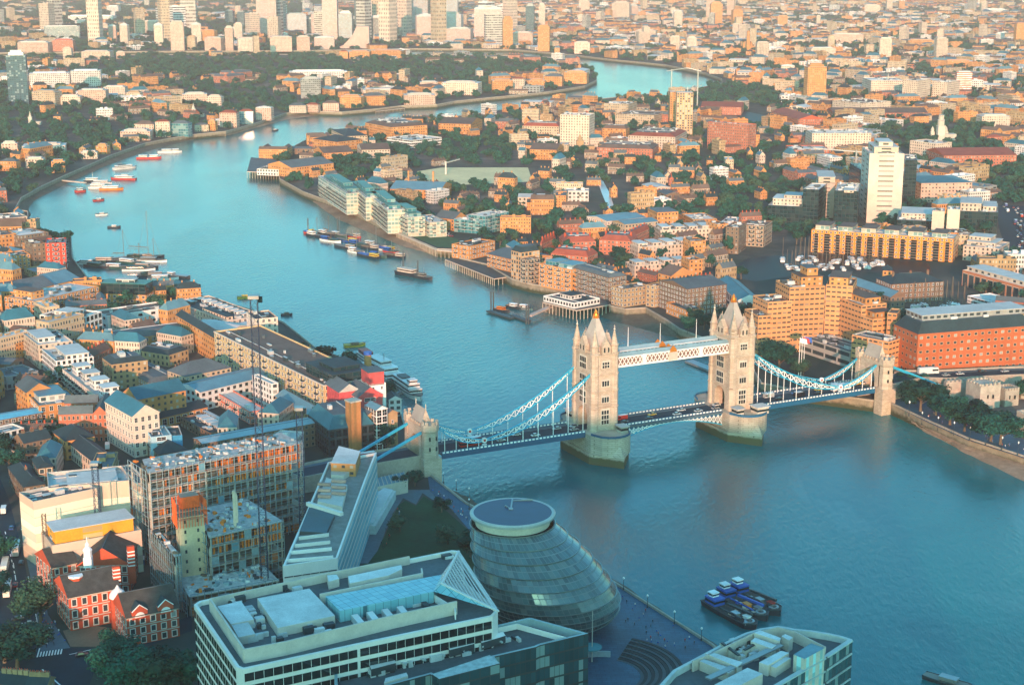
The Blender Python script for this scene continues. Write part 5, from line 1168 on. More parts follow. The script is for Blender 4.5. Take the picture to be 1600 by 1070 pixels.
# --- pointed office with terraces by the park
P5 = [G(*z3(*p), 33) for p in ((93, 872), (460, 818), (648, 300), (722, 112), (395, 178))]; occupy([(p.x, p.y) for p in P5])
r_ = thing('office_building', 'long wedge shaped office block with stepped terraces and a blue and white striped flank', 'office block', (P5[0].x, P5[0].y, LAND)); off = offof(r_)
mb = MB(); mb.prism([(p.x, p.y) for p in P5], LAND, 33, 0, 1, bay=3, fl=3.9, top=False); mb.build('wall', [OFFW, OFFW], r_, loc=off)
banded(r_, P5, LAND, 32, 7, ((1, 2), (2, 3)), off, OFFW, plain('stripe_blue', (.10, .36, .45), .3), (.1, .62)); banded(r_, P5, LAND, 32, 7, ((0, 1),), off, OFFW, METAL_D, (.0, .1))
roof_flat([(p.x, p.y) for p in P5], 33, [plain('terrace_grey', (.22, .23, .22), .85, .2, .3), OFFW], r_, 1.0, .8)
for k, (y0, y1) in enumerate(((640, 670), (690, 715), (735, 760), (790, 815))):
    mb = MB(); x0 = 200 - k * 28; x1 = 400 + k * 10; a, b2 = G(*z3(x0, y0 + 25), 34), G(*z3(x1, y0), 34); mb.bar((a.x, a.y, 32.6), (b2.x, b2.y, 32.6), .5, 1.4); mb.build('terrace_rail', OFFW, r_, loc=off)
slabpx('penthouse', z3, [(415, 185), (580, 192), (612, 105), (468, 70)], 32, 37.5, [F['O'], RP], r_, off)
slabpx('roof_deck', z3, [(415, 262), (500, 268), (580, 215), (420, 200)], 32, 34, [OFFB, plain('terrace_stone', (.45, .44, .4))], r_, off)
slabpx('roof_deck', z3, [(325, 440), (490, 475), (525, 330), (385, 280)], 32, 34.2, [OFFB, plain('terrace_stone2', (.5, .48, .45))], r_, off)
for k in range(6):
    mb = MB(); a, b2 = G(*z3(330 + (k % 2) * 90, 395 - k * 20), 35.5), G(*z3(415 + (k % 2) * 100, 400 - k * 20), 35.5); mb.bar((a.x, a.y, 35), (b2.x, b2.y, 35), 1.6, 1.0); mb.build('planter', plain('planter_pink', (.5, .3, .24)), r_, loc=off)
slabpx('pool_deck', z3, [(205, 640), (385, 650), (440, 530), (270, 480)], 32, 33.4, [METAL_D, plain('deck_teal', (.02, .08, .11), .5)], r_, off)
mb = MB(); a, b2 = G(*z3(258, 455), 36), G(*z3(490, 525), 36); mb.bar(a, b2, 1.6, 1.4); mb.build('beam', OFFW, r_, loc=off)
# --- low pavilion and curved wall beside the road
P = [G(*z3(*p), 10) for p in ((640, 600), (715, 605), (850, 370), (760, 350), (700, 400))]; occupy([(p.x, p.y) for p in P]); mb = MB(); mb.prism([(p.x, p.y) for p in P], LAND, 10, 0, 1); mb.prism(inset_poly([(p.x, p.y) for p in P], 1.2), 10, 10.8, 0, 1)
tag(mb.build('pavilion', [plain('pavilion_wall', (.42, .5, .5)), ROOF_PALE]), 'low pale curved pavilion beside the park lawn', 'pavilion')
P = [G(*z3(*p), 12) for p in ((715, 345), (930, 300), (900, 245), (700, 290))]; occupy([(p.x, p.y) for p in P]); mb = MB(); mb.prism([(p.x, p.y) for p in P], LAND, 12, 0, 1)
for k in range(9):
    a, b2 = P[0].lerp(P[1], k / 8), P[3].lerp(P[2], k / 8); mb.bar((a.x, a.y, 12.2), (b2.x, b2.y, 12.2), .3, .4, 0)
tag(mb.build('pavilion', [STONE_P, ROOF_BLUE]), 'flat teal roofed engine house under the bridge gate', 'pavilion')
# --- building site frames
SITE = plain('site_concrete', (.34, .33, .30), .9, .2, .3); FORM = plain('formwork_timber', (.75, .20, .03), .8, .2, .8); SCAF = plain('scaffold_steel', (.20, .30, .34), .5, .2, .5)
def frame(label, f, A, B, C, z, n, seed, orange=0, form_x=(.0, 1)):
    a, b2, d = (G(*f(*p), z) for p in (A, B, C)); v1 = b2 - a; v2 = d - a; v2 = v2 - v1 * (v2.dot(v1) / v1.length_squared); L, W_ = v1.length, v2.length; u, v = v1 / L, v2 / W_; r = random.Random(seed)
    occupy([(p.x, p.y) for p in (a, b2, b2 + v2, d)]); root = thing('building_under_construction', label, 'building site', (a.x, a.y, LAND)); off = offof(root)
    for k in range(n):
        zt = z - (z - LAND) * k / n; zb_ = z - (z - LAND) * (k + 1) / n
        mb = MB(); P = [a, b2, b2 + v2, d]; mb.prism(inset_poly([(p.x, p.y) for p in P], -.35), zt - .4, zt, 0, 1 if k == 0 else 0, bot=True)
        nb = max(2, int(L / 6)); nc = max(1, int(W_ / 6))
        for i in range(nb + 1):
            for q, w_ in ((0, 0),) + (((1, 0),) if k == 0 else ()): p = a + u * (L * i / nb) + v * .5; mb.bar((p.x, p.y, zb_), (p.x, p.y, zt - .4), .55, .55, 0)
        for j in range(nc + 1):
            for s0 in (a + u * .4, b2 - u * .4): p = s0 + v * (W_ * j / nc); mb.bar((p.x, p.y, zb_), (p.x, p.y, zt - .4), .55, .55, 0)
        q0 = [a + u * 3 + v * 4, b2 - u * 3 + v * 4, b2 - u * 3 + v * (W_ - 3), a + u * 3 + v * (W_ - 3)]
        mb.prism([(p.x, p.y) for p in q0], zb_, zt - .4, 2, 2, top=False)
        st_ = mb.build('storey', [SITE, plain('slab_top', (.42, .43, .42), .9, .3, .5), plain('site_inner', (.10, .11, .10))], root, loc=off)
        fm = MB()
        for i in range(int(L / 1.3)):
            t = (i + .5) / int(L / 1.3)
            if (k < orange and form_x[0] <= t <= form_x[1] and r.random() < .85) or r.random() < .2: p = a + u * L * t + v * 1.1; fm.box((p.x, p.y, zb_ + .1), (.85, .25, (zt - zb_) * r.uniform(.6, .86)), math.atan2(u.y, u.x))
        if len(fm.f) > 60: fm.build('formwork', FORM, st_)
    for o in root.children:
        for k_ in o.children: k_.location = (0, 0, 0)
    sc = MB(); H = z + 1.2
    for (s0, e, Le, o_) in ((a - v * 1.3, u, L, 0), (a - u * 1.3, v, W_, 1)):
        m_ = max(2, int(Le / 2.6))
        for i in range(m_ + 1): p = s0 + e * (Le * i / m_); sc.bar((p.x, p.y, LAND), (p.x, p.y, H), .2)
        for k in range(2 * n): zz_ = LAND + (z - LAND) * (k + .45) / (2 * n); p, q = s0, s0 + e * Le; sc.bar((p.x, p.y, zz_), (q.x, q.y, zz_), .09, .09, k % 3 == 0)
        for k in range(m_):
            if r.random() < .4: zk = LAND + (z - LAND) * r.randrange(n) / n; p, q = s0 + e * (Le * k / m_), s0 + e * (Le * (k + 1) / m_); sc.face([(p.x, p.y, zk + .3), (q.x, q.y, zk + .3), (q.x, q.y, zk + (z - LAND) / n), (p.x, p.y, zk + (z - LAND) / n)], r.choice((0, 1, 2)))
        for k in range(n + 1): zz_ = LAND + (z - LAND) * k / n + 1.1; p, q = s0, s0 + e * Le; sc.bar((p.x, p.y, zz_), (q.x, q.y, zz_), .16)
    sc.build('scaffold', [SCAF, plain('rusty_tube', (.40, .13, .05)), plain('site_netting', (.10, .25, .32), .9)], root, loc=off)
    js = MB()
    for _ in range(int(L * W_ / 9)):
        p = a + u * r.uniform(1, L - 1) + v * r.uniform(1, W_ - 1); js.box((p.x, p.y, z), (r.uniform(.4, 3), r.uniform(.3, 1.6), r.uniform(.15, 1.2)), r.uniform(0, 3), r.choice((0, 0, 0, 1, 2, 3, 4)))
    tag(js.build('building_materials', [plain('pale_debris', (.5, .52, .52), .9, .3, 1), SCAF, FORM, TIMBER, METAL_D], root, loc=off), kind='stuff')
    return root
frame('long concrete frame under construction, orange formwork in its top storeys', zs, (115, 388), (962, 220), (85, 312), 45, 10, 1, 3, (.45, 1))
frame('lower concrete frame in front, with the white mast on its deck', zs, (455, 745), (858, 655), (395, 590), 30, 6, 2, 2)
frame('small concrete wing beside the cream stair core on the site', zs, (262, 850), (290, 845), (168, 700), 28, 6, 3)
frame('bare rubble strewn slab at the foot of the building site', zs, (345, 1075), (835, 985), (285, 970), 14, 2, 4)
core = MB(); cp = [G(*zs(*p), 38) for p in ((282, 640), (425, 618), (390, 585), (262, 606))]; CW = facade('core_wall', (.66, .50, .32), win=(.38, .55, .35, .7), pb=0)
core.prism([(p.x, p.y) for p in cp], LAND, 38, 0, 1, bay=4, fl=4); occupy([(p.x, p.y) for p in cp])
r_ = thing('lift_core', 'cream concrete stair core wrapped in orange climbing formwork at the top', 'building site', (cp[0].x, cp[0].y, LAND)); off = offof(r_); core.build('wall', [CW, CONCRETE], r_, loc=off)
mb = MB(); q = inset_poly([(p.x, p.y) for p in cp], -.8); mb.prism(q, 37, 37.5, 1, 1); mb.prism(q, 40.3, 40.7, 1, 1)
for i in range(4):
    a, b2 = Vector((*q[i], 0)), Vector((*q[(i + 1) % 4], 0))
    for k in range(10): p = a.lerp(b2, k / 10); mb.bar((p.x, p.y, 34), (p.x, p.y, 44), .22, .22, 0)
mb.prism(inset_poly([(p.x, p.y) for p in cp], 1.2), 41, 45.6, 0, 1); mb.build('formwork', [plain('orange_formwork', (.75, .10, .02), .6, .2, .8), plain('form_deck', (.35, .2, .15))], r_, loc=off)
def mast(name, label, cat, px, py_foot, py_top, w, mat, head=True):
    p = G(px, py_foot, LAND); H = zfor((px, py_foot), py_top); r_ = thing(name, label, cat, (p.x, p.y, LAND)); mb = MB(); n = int((H - LAND) / (w * 1.3))
    for sx in (-w / 2, w / 2):
        for sy in (-w / 2, w / 2): mb.bar((sx, sy, 0), (sx, sy, H - LAND), .2)
    for k in range(n):
        za, zb_ = (H - LAND) * k / n, (H - LAND) * (k + 1) / n
        for i in range(4):
            c4 = [(-w / 2, -w / 2), (w / 2, -w / 2), (w / 2, w / 2), (-w / 2, w / 2)]; a, b2 = c4[i], c4[(i + 1) % 4]; mb.bar((*a, za), (*b2, zb_), .1); mb.bar((*a, zb_), (*b2, zb_), .1)
    mb.build('mast', mat, r_)
    if head:
        h_ = MB(); h_.box((0, 0, H - LAND), (w * 1.5, w * 1.5, 1.2)); h_.box((w * .9, 0, H - LAND - 1.5), (1.6, 1.6, 2.4), 0, 1); h_.build('cab', [METAL, GLASS], r_)
    return r_
CR = plain('crane_blue', (.004, .03, .075), .5)
mast('tower_crane', 'tall dark blue crane mast rising from the site to the river', 'crane', 415, 935, 466, 2.6, CR)
mast('tower_crane', 'dark blue crane mast in front of the cream sheeted building', 'crane', 158, 880, 726, 2.2, CR)
mast('tower_crane', 'pair partner mast at the right end of the long concrete frame', 'crane', 474, 850, 640, 2.4, CR)
mast('hoist_mast', 'slim brown hoist mast against the cream sheeted building', 'hoist', 75, 900, 803, 1.4, TIMBER, False)
r_ = thing('concrete_pump', 'white folded concrete placing boom standing on the lower site deck', 'crane', G(*zs(598, 690), 30)); mb = MB(); mb.bar((0, 0, 0), (0, 0, 15), 1.1); mb.bar((.9, 0, 2), (.9, 0, 13), .8); mb.bar((0, 0, 15), (.9, 0, 13), .7); mb.build('boom', CREAM, r_)
# --- red brick courthouse
court = thing('courthouse', 'red brick courthouse with white stone bands, dark roofs and a small cupola', 'courthouse', G(*T('C', (560, 600)))); off = offof(court)
CB = plain('court_brick', (.50, .085, .04), .85, .15, .2); CF = facade('court_facade', (.50, .085, .04), win=(.3, .7, .22, .75), frame=(.62, .58, .52), fw=.09, pb=.1)
def cblock(A, B, C, h, rh, axis=1, dorm=0, kind='gable', hero=True):
    z = LAND + h; a, b2, d = (G(*T('C', p), z) for p in (A, B, C)); v1 = b2 - a; v2 = d - a; v2 = v2 - v1 * (v2.dot(v1) / v1.length_squared); b2 = a + v1; c = a + v1 + v2; d = a + v2
    occupy([(p.x, p.y) for p in (a, b2, c, d)]); L, W_ = v1.length, v2.length; u, v = v1 / L, v2 / W_; mb = MB(); fl = (v1.x * v2.y - v1.y * v2.x) < 0
    for p, q in ((a, b2), (b2, c), (c, d), (d, a)): mb.wall(p, q, LAND - .2, z, 0, bay=3.6, fl=4)
    for p, q in ((a, b2), (a, d)):
        for zz_ in (LAND + h * .33, LAND + h * .66, z - .3): mb.bar((p.x, p.y, zz_), (q.x, q.y, zz_), .3, .35, 1)
    mb.build('wall', [CF, STONE_P], court, loc=off)
    rf = roof_pitched(a, b2, c, d, z, rh, kind, [plain('court_slate', (.06, .06, .055), .8, .3, .4), CB], court) if axis == 1 else roof_pitched(a, d, c, b2, z, rh, kind, [MATS['court_slate'] if 'court_slate' in MATS else ROOF_DARK, CB], court)
    rf.location = off
    for i in range(dorm):
        t = (i + .5) / dorm; p = a + u * L * t; g_ = MB(); w_ = L / dorm * .3; rz = math.atan2(u.y, u.x)
        def Q(x, y, zz_): return (p.x + u.x * x + v.x * y, p.y + u.y * x + v.y * y, zz_)
        g_.face([Q(-w_, -.12, z - 1.2), Q(w_, -.12, z - 1.2), Q(w_, -.12, z + 1.8), Q(0, -.12, z + 4.2), Q(-w_, -.12, z + 1.8)], 0)
        g_.face([Q(-w_, -.12, z + 1.8), Q(0, -.12, z + 4.2), Q(0, 6, z + 4.2), Q(-w_, 6, z + 1.8)], 2); g_.face([Q(w_, -.12, z + 1.8), Q(w_, 6, z + 1.8), Q(0, 6, z + 4.2), Q(0, -.12, z + 4.2)], 2)
        for sx in (-1, 1): g_.face([Q(sx * w_, -.12, z - 1.2), Q(sx * w_, 6, z - 1.2), Q(sx * w_, 6, z + 1.8), Q(sx * w_, -.12, z + 1.8)], 0); g_.bar(Q(sx * w_, -.2, z + 1.8), Q(0, -.2, z + 4.2), .3, .3, 1)
        ar = [Q(1.35 * math.cos(s_ * math.pi / 8) * w_ / 2, -.2, z - .6 + 2.0 * math.sin(s_ * math.pi / 8)) for s_ in range(9)]; g_.face(ar, 1)
        g_.build('gable', [CB, PAINTW, ROOF_DARK], court, loc=off)
    return a, b2, c, d, z, u, v
cblock((425, 530), (740, 468), (405, 410), 13, 5.5)
cblock((785, 655), (1105, 590), (760, 545), 11, 6.5, dorm=2)
cblock((325, 345), (480, 310), (300, 240), 11, 5)
cblock((480, 330), (800, 320), (430, 180), 12, 7, axis=2, hero=False)
for x, y, zb_, h, w_ in ((485, 700, LAND, 17.5, 2.6), (742, 750, LAND, 12.5, 2.9)):
    p = G(*T('C', (x, y - 30)), LAND); mb = MB(); mb.tube((p.x, p.y, LAND), [(w_, 0), (w_, h * .33), (w_ + .2, h * .34), (w_, h * .36), (w_, h * .66), (w_ + .2, h * .67), (w_, h * .69), (w_, h)], 8, 0)
    if w_ > 2.7: mb.tube((p.x, p.y, LAND + h), [(w_ + .3, 0), (w_ + .1, 1.0), (w_ * .8, 2.2), (w_ * .35, 3.2), (.15, 4.6)], 12, 1)
    else: mb.tube((p.x, p.y, LAND + h), [(w_ + .2, 0), (w_ + .2, .6)], 8, 1)
    mb.build('turret', [CB, PAINTW], court, loc=off)
p = G(*T('C', (545, 290)), 24); mb = MB(); mb.box((p.x, p.y, 21), (3, 3, 4)); mb.tube((p.x, p.y, 25), [(1.6, 0), (1.6, 2.6), (1.9, 2.7), (1.2, 3.6), (.8, 4), (.8, 5), (.2, 6), (.1, 8)], 8, 0); mb.build('cupola', PAINTW, court, loc=off)
for x, y, zt in ((815, 345, 27), (725, 460, 26)):
    p = G(*T('C', (x, y)), 18); mb = MB(); mb.box((p.x, p.y, 12), (2.6, 1.6, zt - 12), .4, 0)
    for k in range(5): mb.box((p.x, p.y, 19 + k * 1.4), (2.7, 1.7, .5), .4, 1)
    mb.build('chimney', [CB, PAINTW], court, loc=off)
# --- sunken steps and curved wall by the river walk
cS = G(*T('E', (560, 1010))); steps = MB()
for k in range(12):
    r0 = 13 + k * 1.25; a0, a1, n = R(-70), R(62), 26
    for i in range(n):
        t0, t1 = a0 + (a1 - a0) * i / n, a0 + (a1 - a0) * (i + 1) / n; zt = LAND + .15 + k * .22
        p = [(cS.x + rr_ * math.cos(t), cS.y + rr_ * math.sin(t)) for rr_, t in ((r0, t0), (r0 + 1.25, t0), (r0 + 1.25, t1), (r0, t1))]
        steps.face([(*q, zt) for q in p], k % 2); steps.face([(*p[0], zt - .22), (*p[3], zt - .22), (*p[3], zt), (*p[0], zt)], 1)
tag(steps.build('amphitheatre_steps', [plain('step_slate', (.07, .09, .10)), plain('step_slate_dark', (.03, .04, .045))]), 'dark curved stone steps of the sunken amphitheatre', 'steps')
wl = MB()
for i in range(24):
    t0, t1 = R(75 + i * 8.5), R(75 + (i + 1) * 8.5)
    if 10 < i < 14: pass
    wl.bar((cS.x + 15 * math.cos(t0) * 1.1, cS.y + 15 * math.sin(t0), LAND + 1.1), (cS.x + 15 * math.cos(t1) * 1.1, cS.y + 15 * math.sin(t1), LAND + 1.1), .5, 2.2)
tag(wl.build('curved_wall', plain('curved_wall_stone', (.34, .42, .45))), 'pale curved wall edging the sunken amphitheatre', 'wall')
p = G(*T('E', (495, 925))); kio = thing('mast_kiosk', 'tall flagpole rising through a round disc canopy beside the curved wall', 'kiosk', p); mb = MB(); mb.tube((0, 0, 0), [(.22, 0), (.12, 19)], 8); mb.build('pole', STONE_P, kio); mb = MB(); mb.tube((0, 0, 5.4), [(3.4, 0), (3.4, .35)], 24); mb.build('canopy', plain('canopy_teal', (.06, .25, .28)), kio)
# ---------------------------------------------------------------- parks, docks, streets
def zone(name, tile, pts, mat, dz, label=None, cat=None): return sheet(name, pxpoly(pts, LAND, tile), LAND + dz, mat), [(p.x, p.y) for p in pxpoly(pts, LAND, tile)]
NOGO = []
GRASS_P = plain('playing_field', (.62, .5, .27), .95, .12, .03); LAWN = plain('park_lawn', (.003, .045, .02), .95, .3, .08); LAWN2 = plain('quay_lawn', (.03, .10, .045), .95, .2, .08)
DOCKW = plain('dock_water', (.001, .016, .02), .5, .1, .1, spec=.1); WALKB, nt, b = newmat('granite_walk'); bk = nd(nt, 'ShaderNodeTexBrick'); g_ = nt.nodes.new('ShaderNodeNewGeometry'); nt.links.new(g_.outputs['Position'], bk.inputs[0])
bk.inputs['Scale'].default_value = 1; bk.inputs['Brick Width'].default_value = 3.2; bk.inputs['Row Height'].default_value = 1.6; bk.inputs['Mortar Size'].default_value = .07; bk.inputs['Color1'].default_value = (.011, .075, .14, 1); bk.inputs['Color2'].default_value = (.016, .10, .17, 1); bk.inputs['Mortar'].default_value = (.006, .04, .08, 1)
nt.links.new(mixc(nt, 1.0, bk.outputs[0], rng(nt, noise(nt, .09, 5, 'World'), .3, .7, .7, 1.25), 'MULTIPLY'), b.inputs['Base Color']); b.inputs['Roughness'].default_value = .6
for nm, tl, pts, mt, dz in (('playing_field', 'P', [(652, 268), (690, 262), (825, 262), (832, 284), (700, 290), (655, 282)], GRASS_P, .05), ('lawn', 'P', [(628, 363), (650, 358), (690, 366), (716, 374), (716, 388), (684, 386)], LAWN2, .05),
        ('canal_water', 'P', [(928, 268), (934, 267), (953, 303), (962, 331), (953, 332), (941, 304)], plain('canal_sky_reflection', (.5, .58, .6), .3, .1, .1, spec=.5), .05), ('dock_water', 'P', [(1170, 402), (1262, 396), (1450, 410), (1458, 428), (1400, 430), (1360, 425), (1290, 424), (1180, 440), (1130, 430)], DOCKW, .06),  # canal's pale base colour has the sky reflection painted in
        ('dock_water', 'P', [(1395, 492), (1440, 480), (1510, 474), (1520, 486), (1480, 490), (1420, 497)], DOCKW, .06), ('dock_water', 'P', [(1128, 178), (1165, 174), (1200, 182), (1198, 192), (1150, 190), (1125, 184)], DOCKW, .05),
        ('lawn', 'P', [(566, 880), (600, 840), (622, 790), (633, 782), (650, 790), (662, 775), (700, 800), (745, 840), (760, 890), (700, 900), (600, 905)], LAWN, .05),
        ('river_walk', 'P', [(668, 742), (684, 750), (730, 788), (960, 912), (1114, 1010), (1180, 1068), (1250, 1128), (1020, 1125), (900, 1125), (880, 1000), (780, 905), (735, 830), (705, 795), (672, 768)], WALKB, .09),
        ('river_walk', 'P', [(1395, 633), (1452, 661), (1513, 688), (1600, 716), (1720, 760), (1760, 740), (1640, 690), (1540, 655), (1440, 625), (1400, 618)], WALKB, .09),
        ('plaza', 'P', [(600, 765), (672, 765), (690, 790), (660, 770), (650, 788), (630, 778), (615, 800), (590, 860), (575, 880), (560, 880), (590, 800)], PAVING, .07),
        ('car_park', 'P', [(98, 985), (140, 975), (190, 985), (190, 990), (150, 1010), (110, 1010)], plain('sandy_yard', (.20, .14, .09)), .07),
        ('street', 'P', [(60, 1100), (62, 1000), (48, 930), (35, 860), (14, 780), (-20, 700), (-80, 700), (-40, 800), (-30, 900), (0, 1100)], ASPHALT, .03), ('street', 'P', [(60, 1015), (110, 1012), (160, 1012), (240, 985), (300, 960), (300, 985), (200, 1020), (150, 1040), (130, 1100), (60, 1100)], ASPHALT, .04),
        ('pavement', 'P', [(38, 858), (52, 852), (75, 960), (110, 1012), (64, 1018), (54, 930)], PAVING, .12), ('street', 'P', [(1555, 320), (1600, 322), (1640, 330), (1640, 420), (1600, 420), (1575, 400), (1562, 360)], ASPHALT, .04)):
    o, w_ = zone(nm, tl, pts, mt, dz); NOGO.append(w_)
for p in [(1342, 624), (1405, 600), (1640, 575), (1700, 600), (1600, 712), (1513, 684), (1400, 640)],: NOGO.append([(G(*q).x, G(*q).y) for q in p])     # fortress gardens
NOGO.append([(G(*q).x, G(*q).y) for q in [(560, 700), (700, 690), (1130, 1010), (1300, 1150), (-100, 1150), (-100, 850), (30, 760), (210, 860), (250, 760), (560, 740)]])
NOGO.append([(G(*q).x, G(*q).y) for q in [(1165, 395), (1290, 388), (1470, 402), (1490, 440), (1485, 476), (1400, 482), (1300, 468), (1170, 470)]])
NOGO.append([(G(*q).x, G(*q).y) for q in [(1185, 560), (1200, 530), (1330, 500), (1410, 560), (1410, 610), (1250, 612), (1185, 600)]])
LM = MB()
for (x0, y0, x1, y1) in ((18, 860, 40, 1010), (8, 830, 24, 900)):
    for k in range(8):
        a, b2 = G(x0 + (x1 - x0) * k / 8, y0 + (y1 - y0) * k / 8, LAND + .05), G(x0 + (x1 - x0) * (k + .45) / 8, y0 + (y1 - y0) * (k + .45) / 8, LAND + .05); LM.bar(a, b2, .35, .02)
for k in range(9): a, b2 = G(62 + k * 4.5, 1012 - k * .6, LAND + .06), G(58 + k * 4.6, 1026 - k * .6, LAND + .06); LM.bar(a, b2, .5, .02)
for (x0, y0, x1, y1) in ((44, 900, 62, 990), (108, 1022, 250, 990)): LM.bar(G(x0, y0, LAND + .06), G(x1, y1, LAND + .06), .3, .02)
a, b2 = G(66, 1045, LAND + .06), G(100, 1075, LAND + .06); LM.bar(a, b2, .5, .02)
tag(LM.build('lane_marking', PAINTW), kind='structure')
NW = [(p.x, p.y) for p in npoly]; SW = [(p.x, p.y) for p in spoly]
def onland(p): return inside(p, NW) or inside(p, SW)
WOODS = [[(G(*q).x, G(*q).y) for q in w_] for w_ in ([(150, 92), (400, 93), (640, 100), (860, 98), (866, 104), (850, 118), (700, 124), (400, 122), (160, 118)], [(488, 272), (500, 258), (560, 238), (640, 224), (700, 216), (800, 216), (802, 250), (640, 262), (560, 280)], [(1088, 142), (1130, 131), (1200, 140), (1245, 168), (1200, 174), (1100, 162)],
    [(1350, 205), (1450, 192), (1542, 198), (1562, 235), (1480, 238), (1390, 246)], [(1500, 262), (1640, 250), (1640, 318), (1560, 318), (1535, 300)], [(0, 196), (190, 210), (190, 232), (60, 240), (0, 225)], [(900, 262), (914, 262), (928, 330), (910, 330)], [(968, 270), (985, 268), (1010, 330), (988, 332)], [(270, 150), (470, 158), (560, 150), (560, 166), (400, 178), (280, 176)],
    [(1100, 330), (1200, 328), (1200, 345), (1110, 350)], [(1010, 345), (1085, 368), (1080, 380), (1000, 368)], [(1185, 372), (1270, 380), (1262, 400), (1190, 415)], [(1165, 418), (1240, 428), (1235, 445), (1170, 445)], [(0, 285), (60, 290), (36, 312), (0, 318)], [(700, 325), (800, 345), (800, 360), (880, 372), (870, 360), (800, 330), (720, 315)])]
# ---------------------------------------------------------------- generic houses
def proto(kind, wall, roof, L, W_, H, rt, bay=3.3, rh=None, chim=0, seedv=0):
    mb = MB(); hx, hy = L / 2, W_ / 2; P = [(-hx, -hy), (hx, -hy), (hx, hy), (-hx, hy)]; mb.prism(P, -1, H, 0, 1, bay=bay, top=rt == 'flat')
    rh = rh or W_ * .35
    if rt == 'flat':
        for a, b2 in zip(P, P[1:] + P[:1]): mb.bar((*a, H + .35), (*b2, H + .35), .4, .7, 0)
        r = random.Random(seedv)
        for _ in range(3): mb.box((r.uniform(-hx * .7, hx * .7), r.uniform(-hy * .5, hy * .5), H), (r.uniform(2, 7), r.uniform(2, min(5, W_ * .6)), r.uniform(1.2, 3)), 0, 2, 1)
    else:
        a, b2, c, d = [Vector((*p, H)) * 1 for p in P]; k = min(hy, hx * .8) if rt == 'hip' else 0; r0, r1 = Vector((-hx + k, 0, H + rh)), Vector((hx - k, 0, H + rh))
        mb.face([a, b2, r1, r0], 1); mb.face([c, d, r0, r1], 1); mb.face([d, a, r0], 0 if rt == 'gable' else 1); mb.face([b2, c, r1], 0 if rt == 'gable' else 1)
    for i in range(chim): mb.box((-hx + (i + .5) * L / chim, 0, H), (1.4, .9, rh + 1.4), 0, 2)
    return mb.mesh(kind, [F[wall], RM[roof], PLAINOF.get(wall, PLANT)])
def courtyard(kind, wall, roof, L, W_, H):
    mb = MB(); t = 11
    for (cx, cy, l, w) in ((0, -W_ / 2 + t / 2, L, t), (-L / 2 + t / 2, t / 2, t, W_ - t), (L / 2 - t / 2, t / 2, t, W_ - t)):
        P = [(cx - l / 2, cy - w / 2), (cx + l / 2, cy - w / 2), (cx + l / 2, cy + w / 2), (cx - l / 2, cy + w / 2)]; mb.prism(P, -1, H, 0, 1)
        al = l > w; h_ = t * .3; r0, r1 = ((cx - l / 2, cy, H + h_), (cx + l / 2, cy, H + h_)) if al else ((cx, cy - w / 2, H + h_), (cx, cy + w / 2, H + h_))
        A, B, C, D = [(*p, H) for p in P]
        if al: mb.face([A, B, r1, r0], 1); mb.face([C, D, r0, r1], 1); mb.face([D, A, r0], 0); mb.face([B, C, r1], 0)
        else: mb.face([B, C, r1, r0], 1); mb.face([D, A, r0, r1], 1); mb.face([A, B, r0], 0); mb.face([C, D, r1], 0)
    return mb.mesh(kind, [F[wall], RM[roof]])
TH, BF, TB, SD = 'terraced_houses', 'block_of_flats', 'tower_block', 'shed'
PR = {TH: [proto(TH, w, r, L, 9, h, 'gable', chim=c) for w, r, L, h, c in (('O', 'g', 30, 7, 4), ('O', 'd', 22, 7.5, 3), ('BW', 'n', 34, 7, 5), ('C', 't', 16, 8, 2), ('T', 'g', 26, 8, 3), ('R', 'n', 36, 8, 5), ('O', 'd', 12, 8, 1), ('Y', 'g', 28, 9, 4))],
      BF: [proto(BF, w, r, L, wd, h, t, chim=c, seedv=i) for i, (w, r, L, wd, h, t, c) in enumerate((('O', 'g', 38, 13, 14, 'flat', 0), ('T', 'p', 44, 14, 16, 'flat', 0), ('C', 't', 36, 14, 13, 'hip', 0), ('O', 'b', 42, 12, 13, 'hip', 4), ('O', 'd', 30, 13, 12, 'hip', 2), ('Y', 'g', 40, 12, 15, 'flat', 0), ('W', 'p', 34, 16, 14, 'flat', 0)))] + [courtyard(BF, 'O', 'n', 44, 40, 12), courtyard(BF, 'R', 'g', 50, 38, 13)],
      TB: [proto(TB, w, 'p', L, wd, h, 'flat', bay=3, seedv=i) for i, (w, L, wd, h) in enumerate((('C', 20, 18, 38), ('O', 22, 18, 34), ('K', 26, 16, 42), ('T', 18, 18, 46), ('WR', 30, 18, 30)))],
      SD: [proto(SD, w, r, L, wd, h, t, bay=8, rh=2, seedv=i) for i, (w, r, L, wd, h, t) in enumerate((('W', 'p', 44, 24, 8, 'flat'), ('B', 'g', 36, 20, 7, 'gable'), ('C', 'p', 52, 30, 9, 'gable'), ('GR', 'b', 40, 22, 8, 'flat')))]}
PN = {TH: (2, 2, 3, 1.2, 1, 1, 1.5, 1), BF: (2, 2, 2, 1.5, 1.5, 1.5, 1, 1.5, 1), TB: (2, 1, 1, 1.5, 1), SD: (1.5, 1, 1.2, .6)}
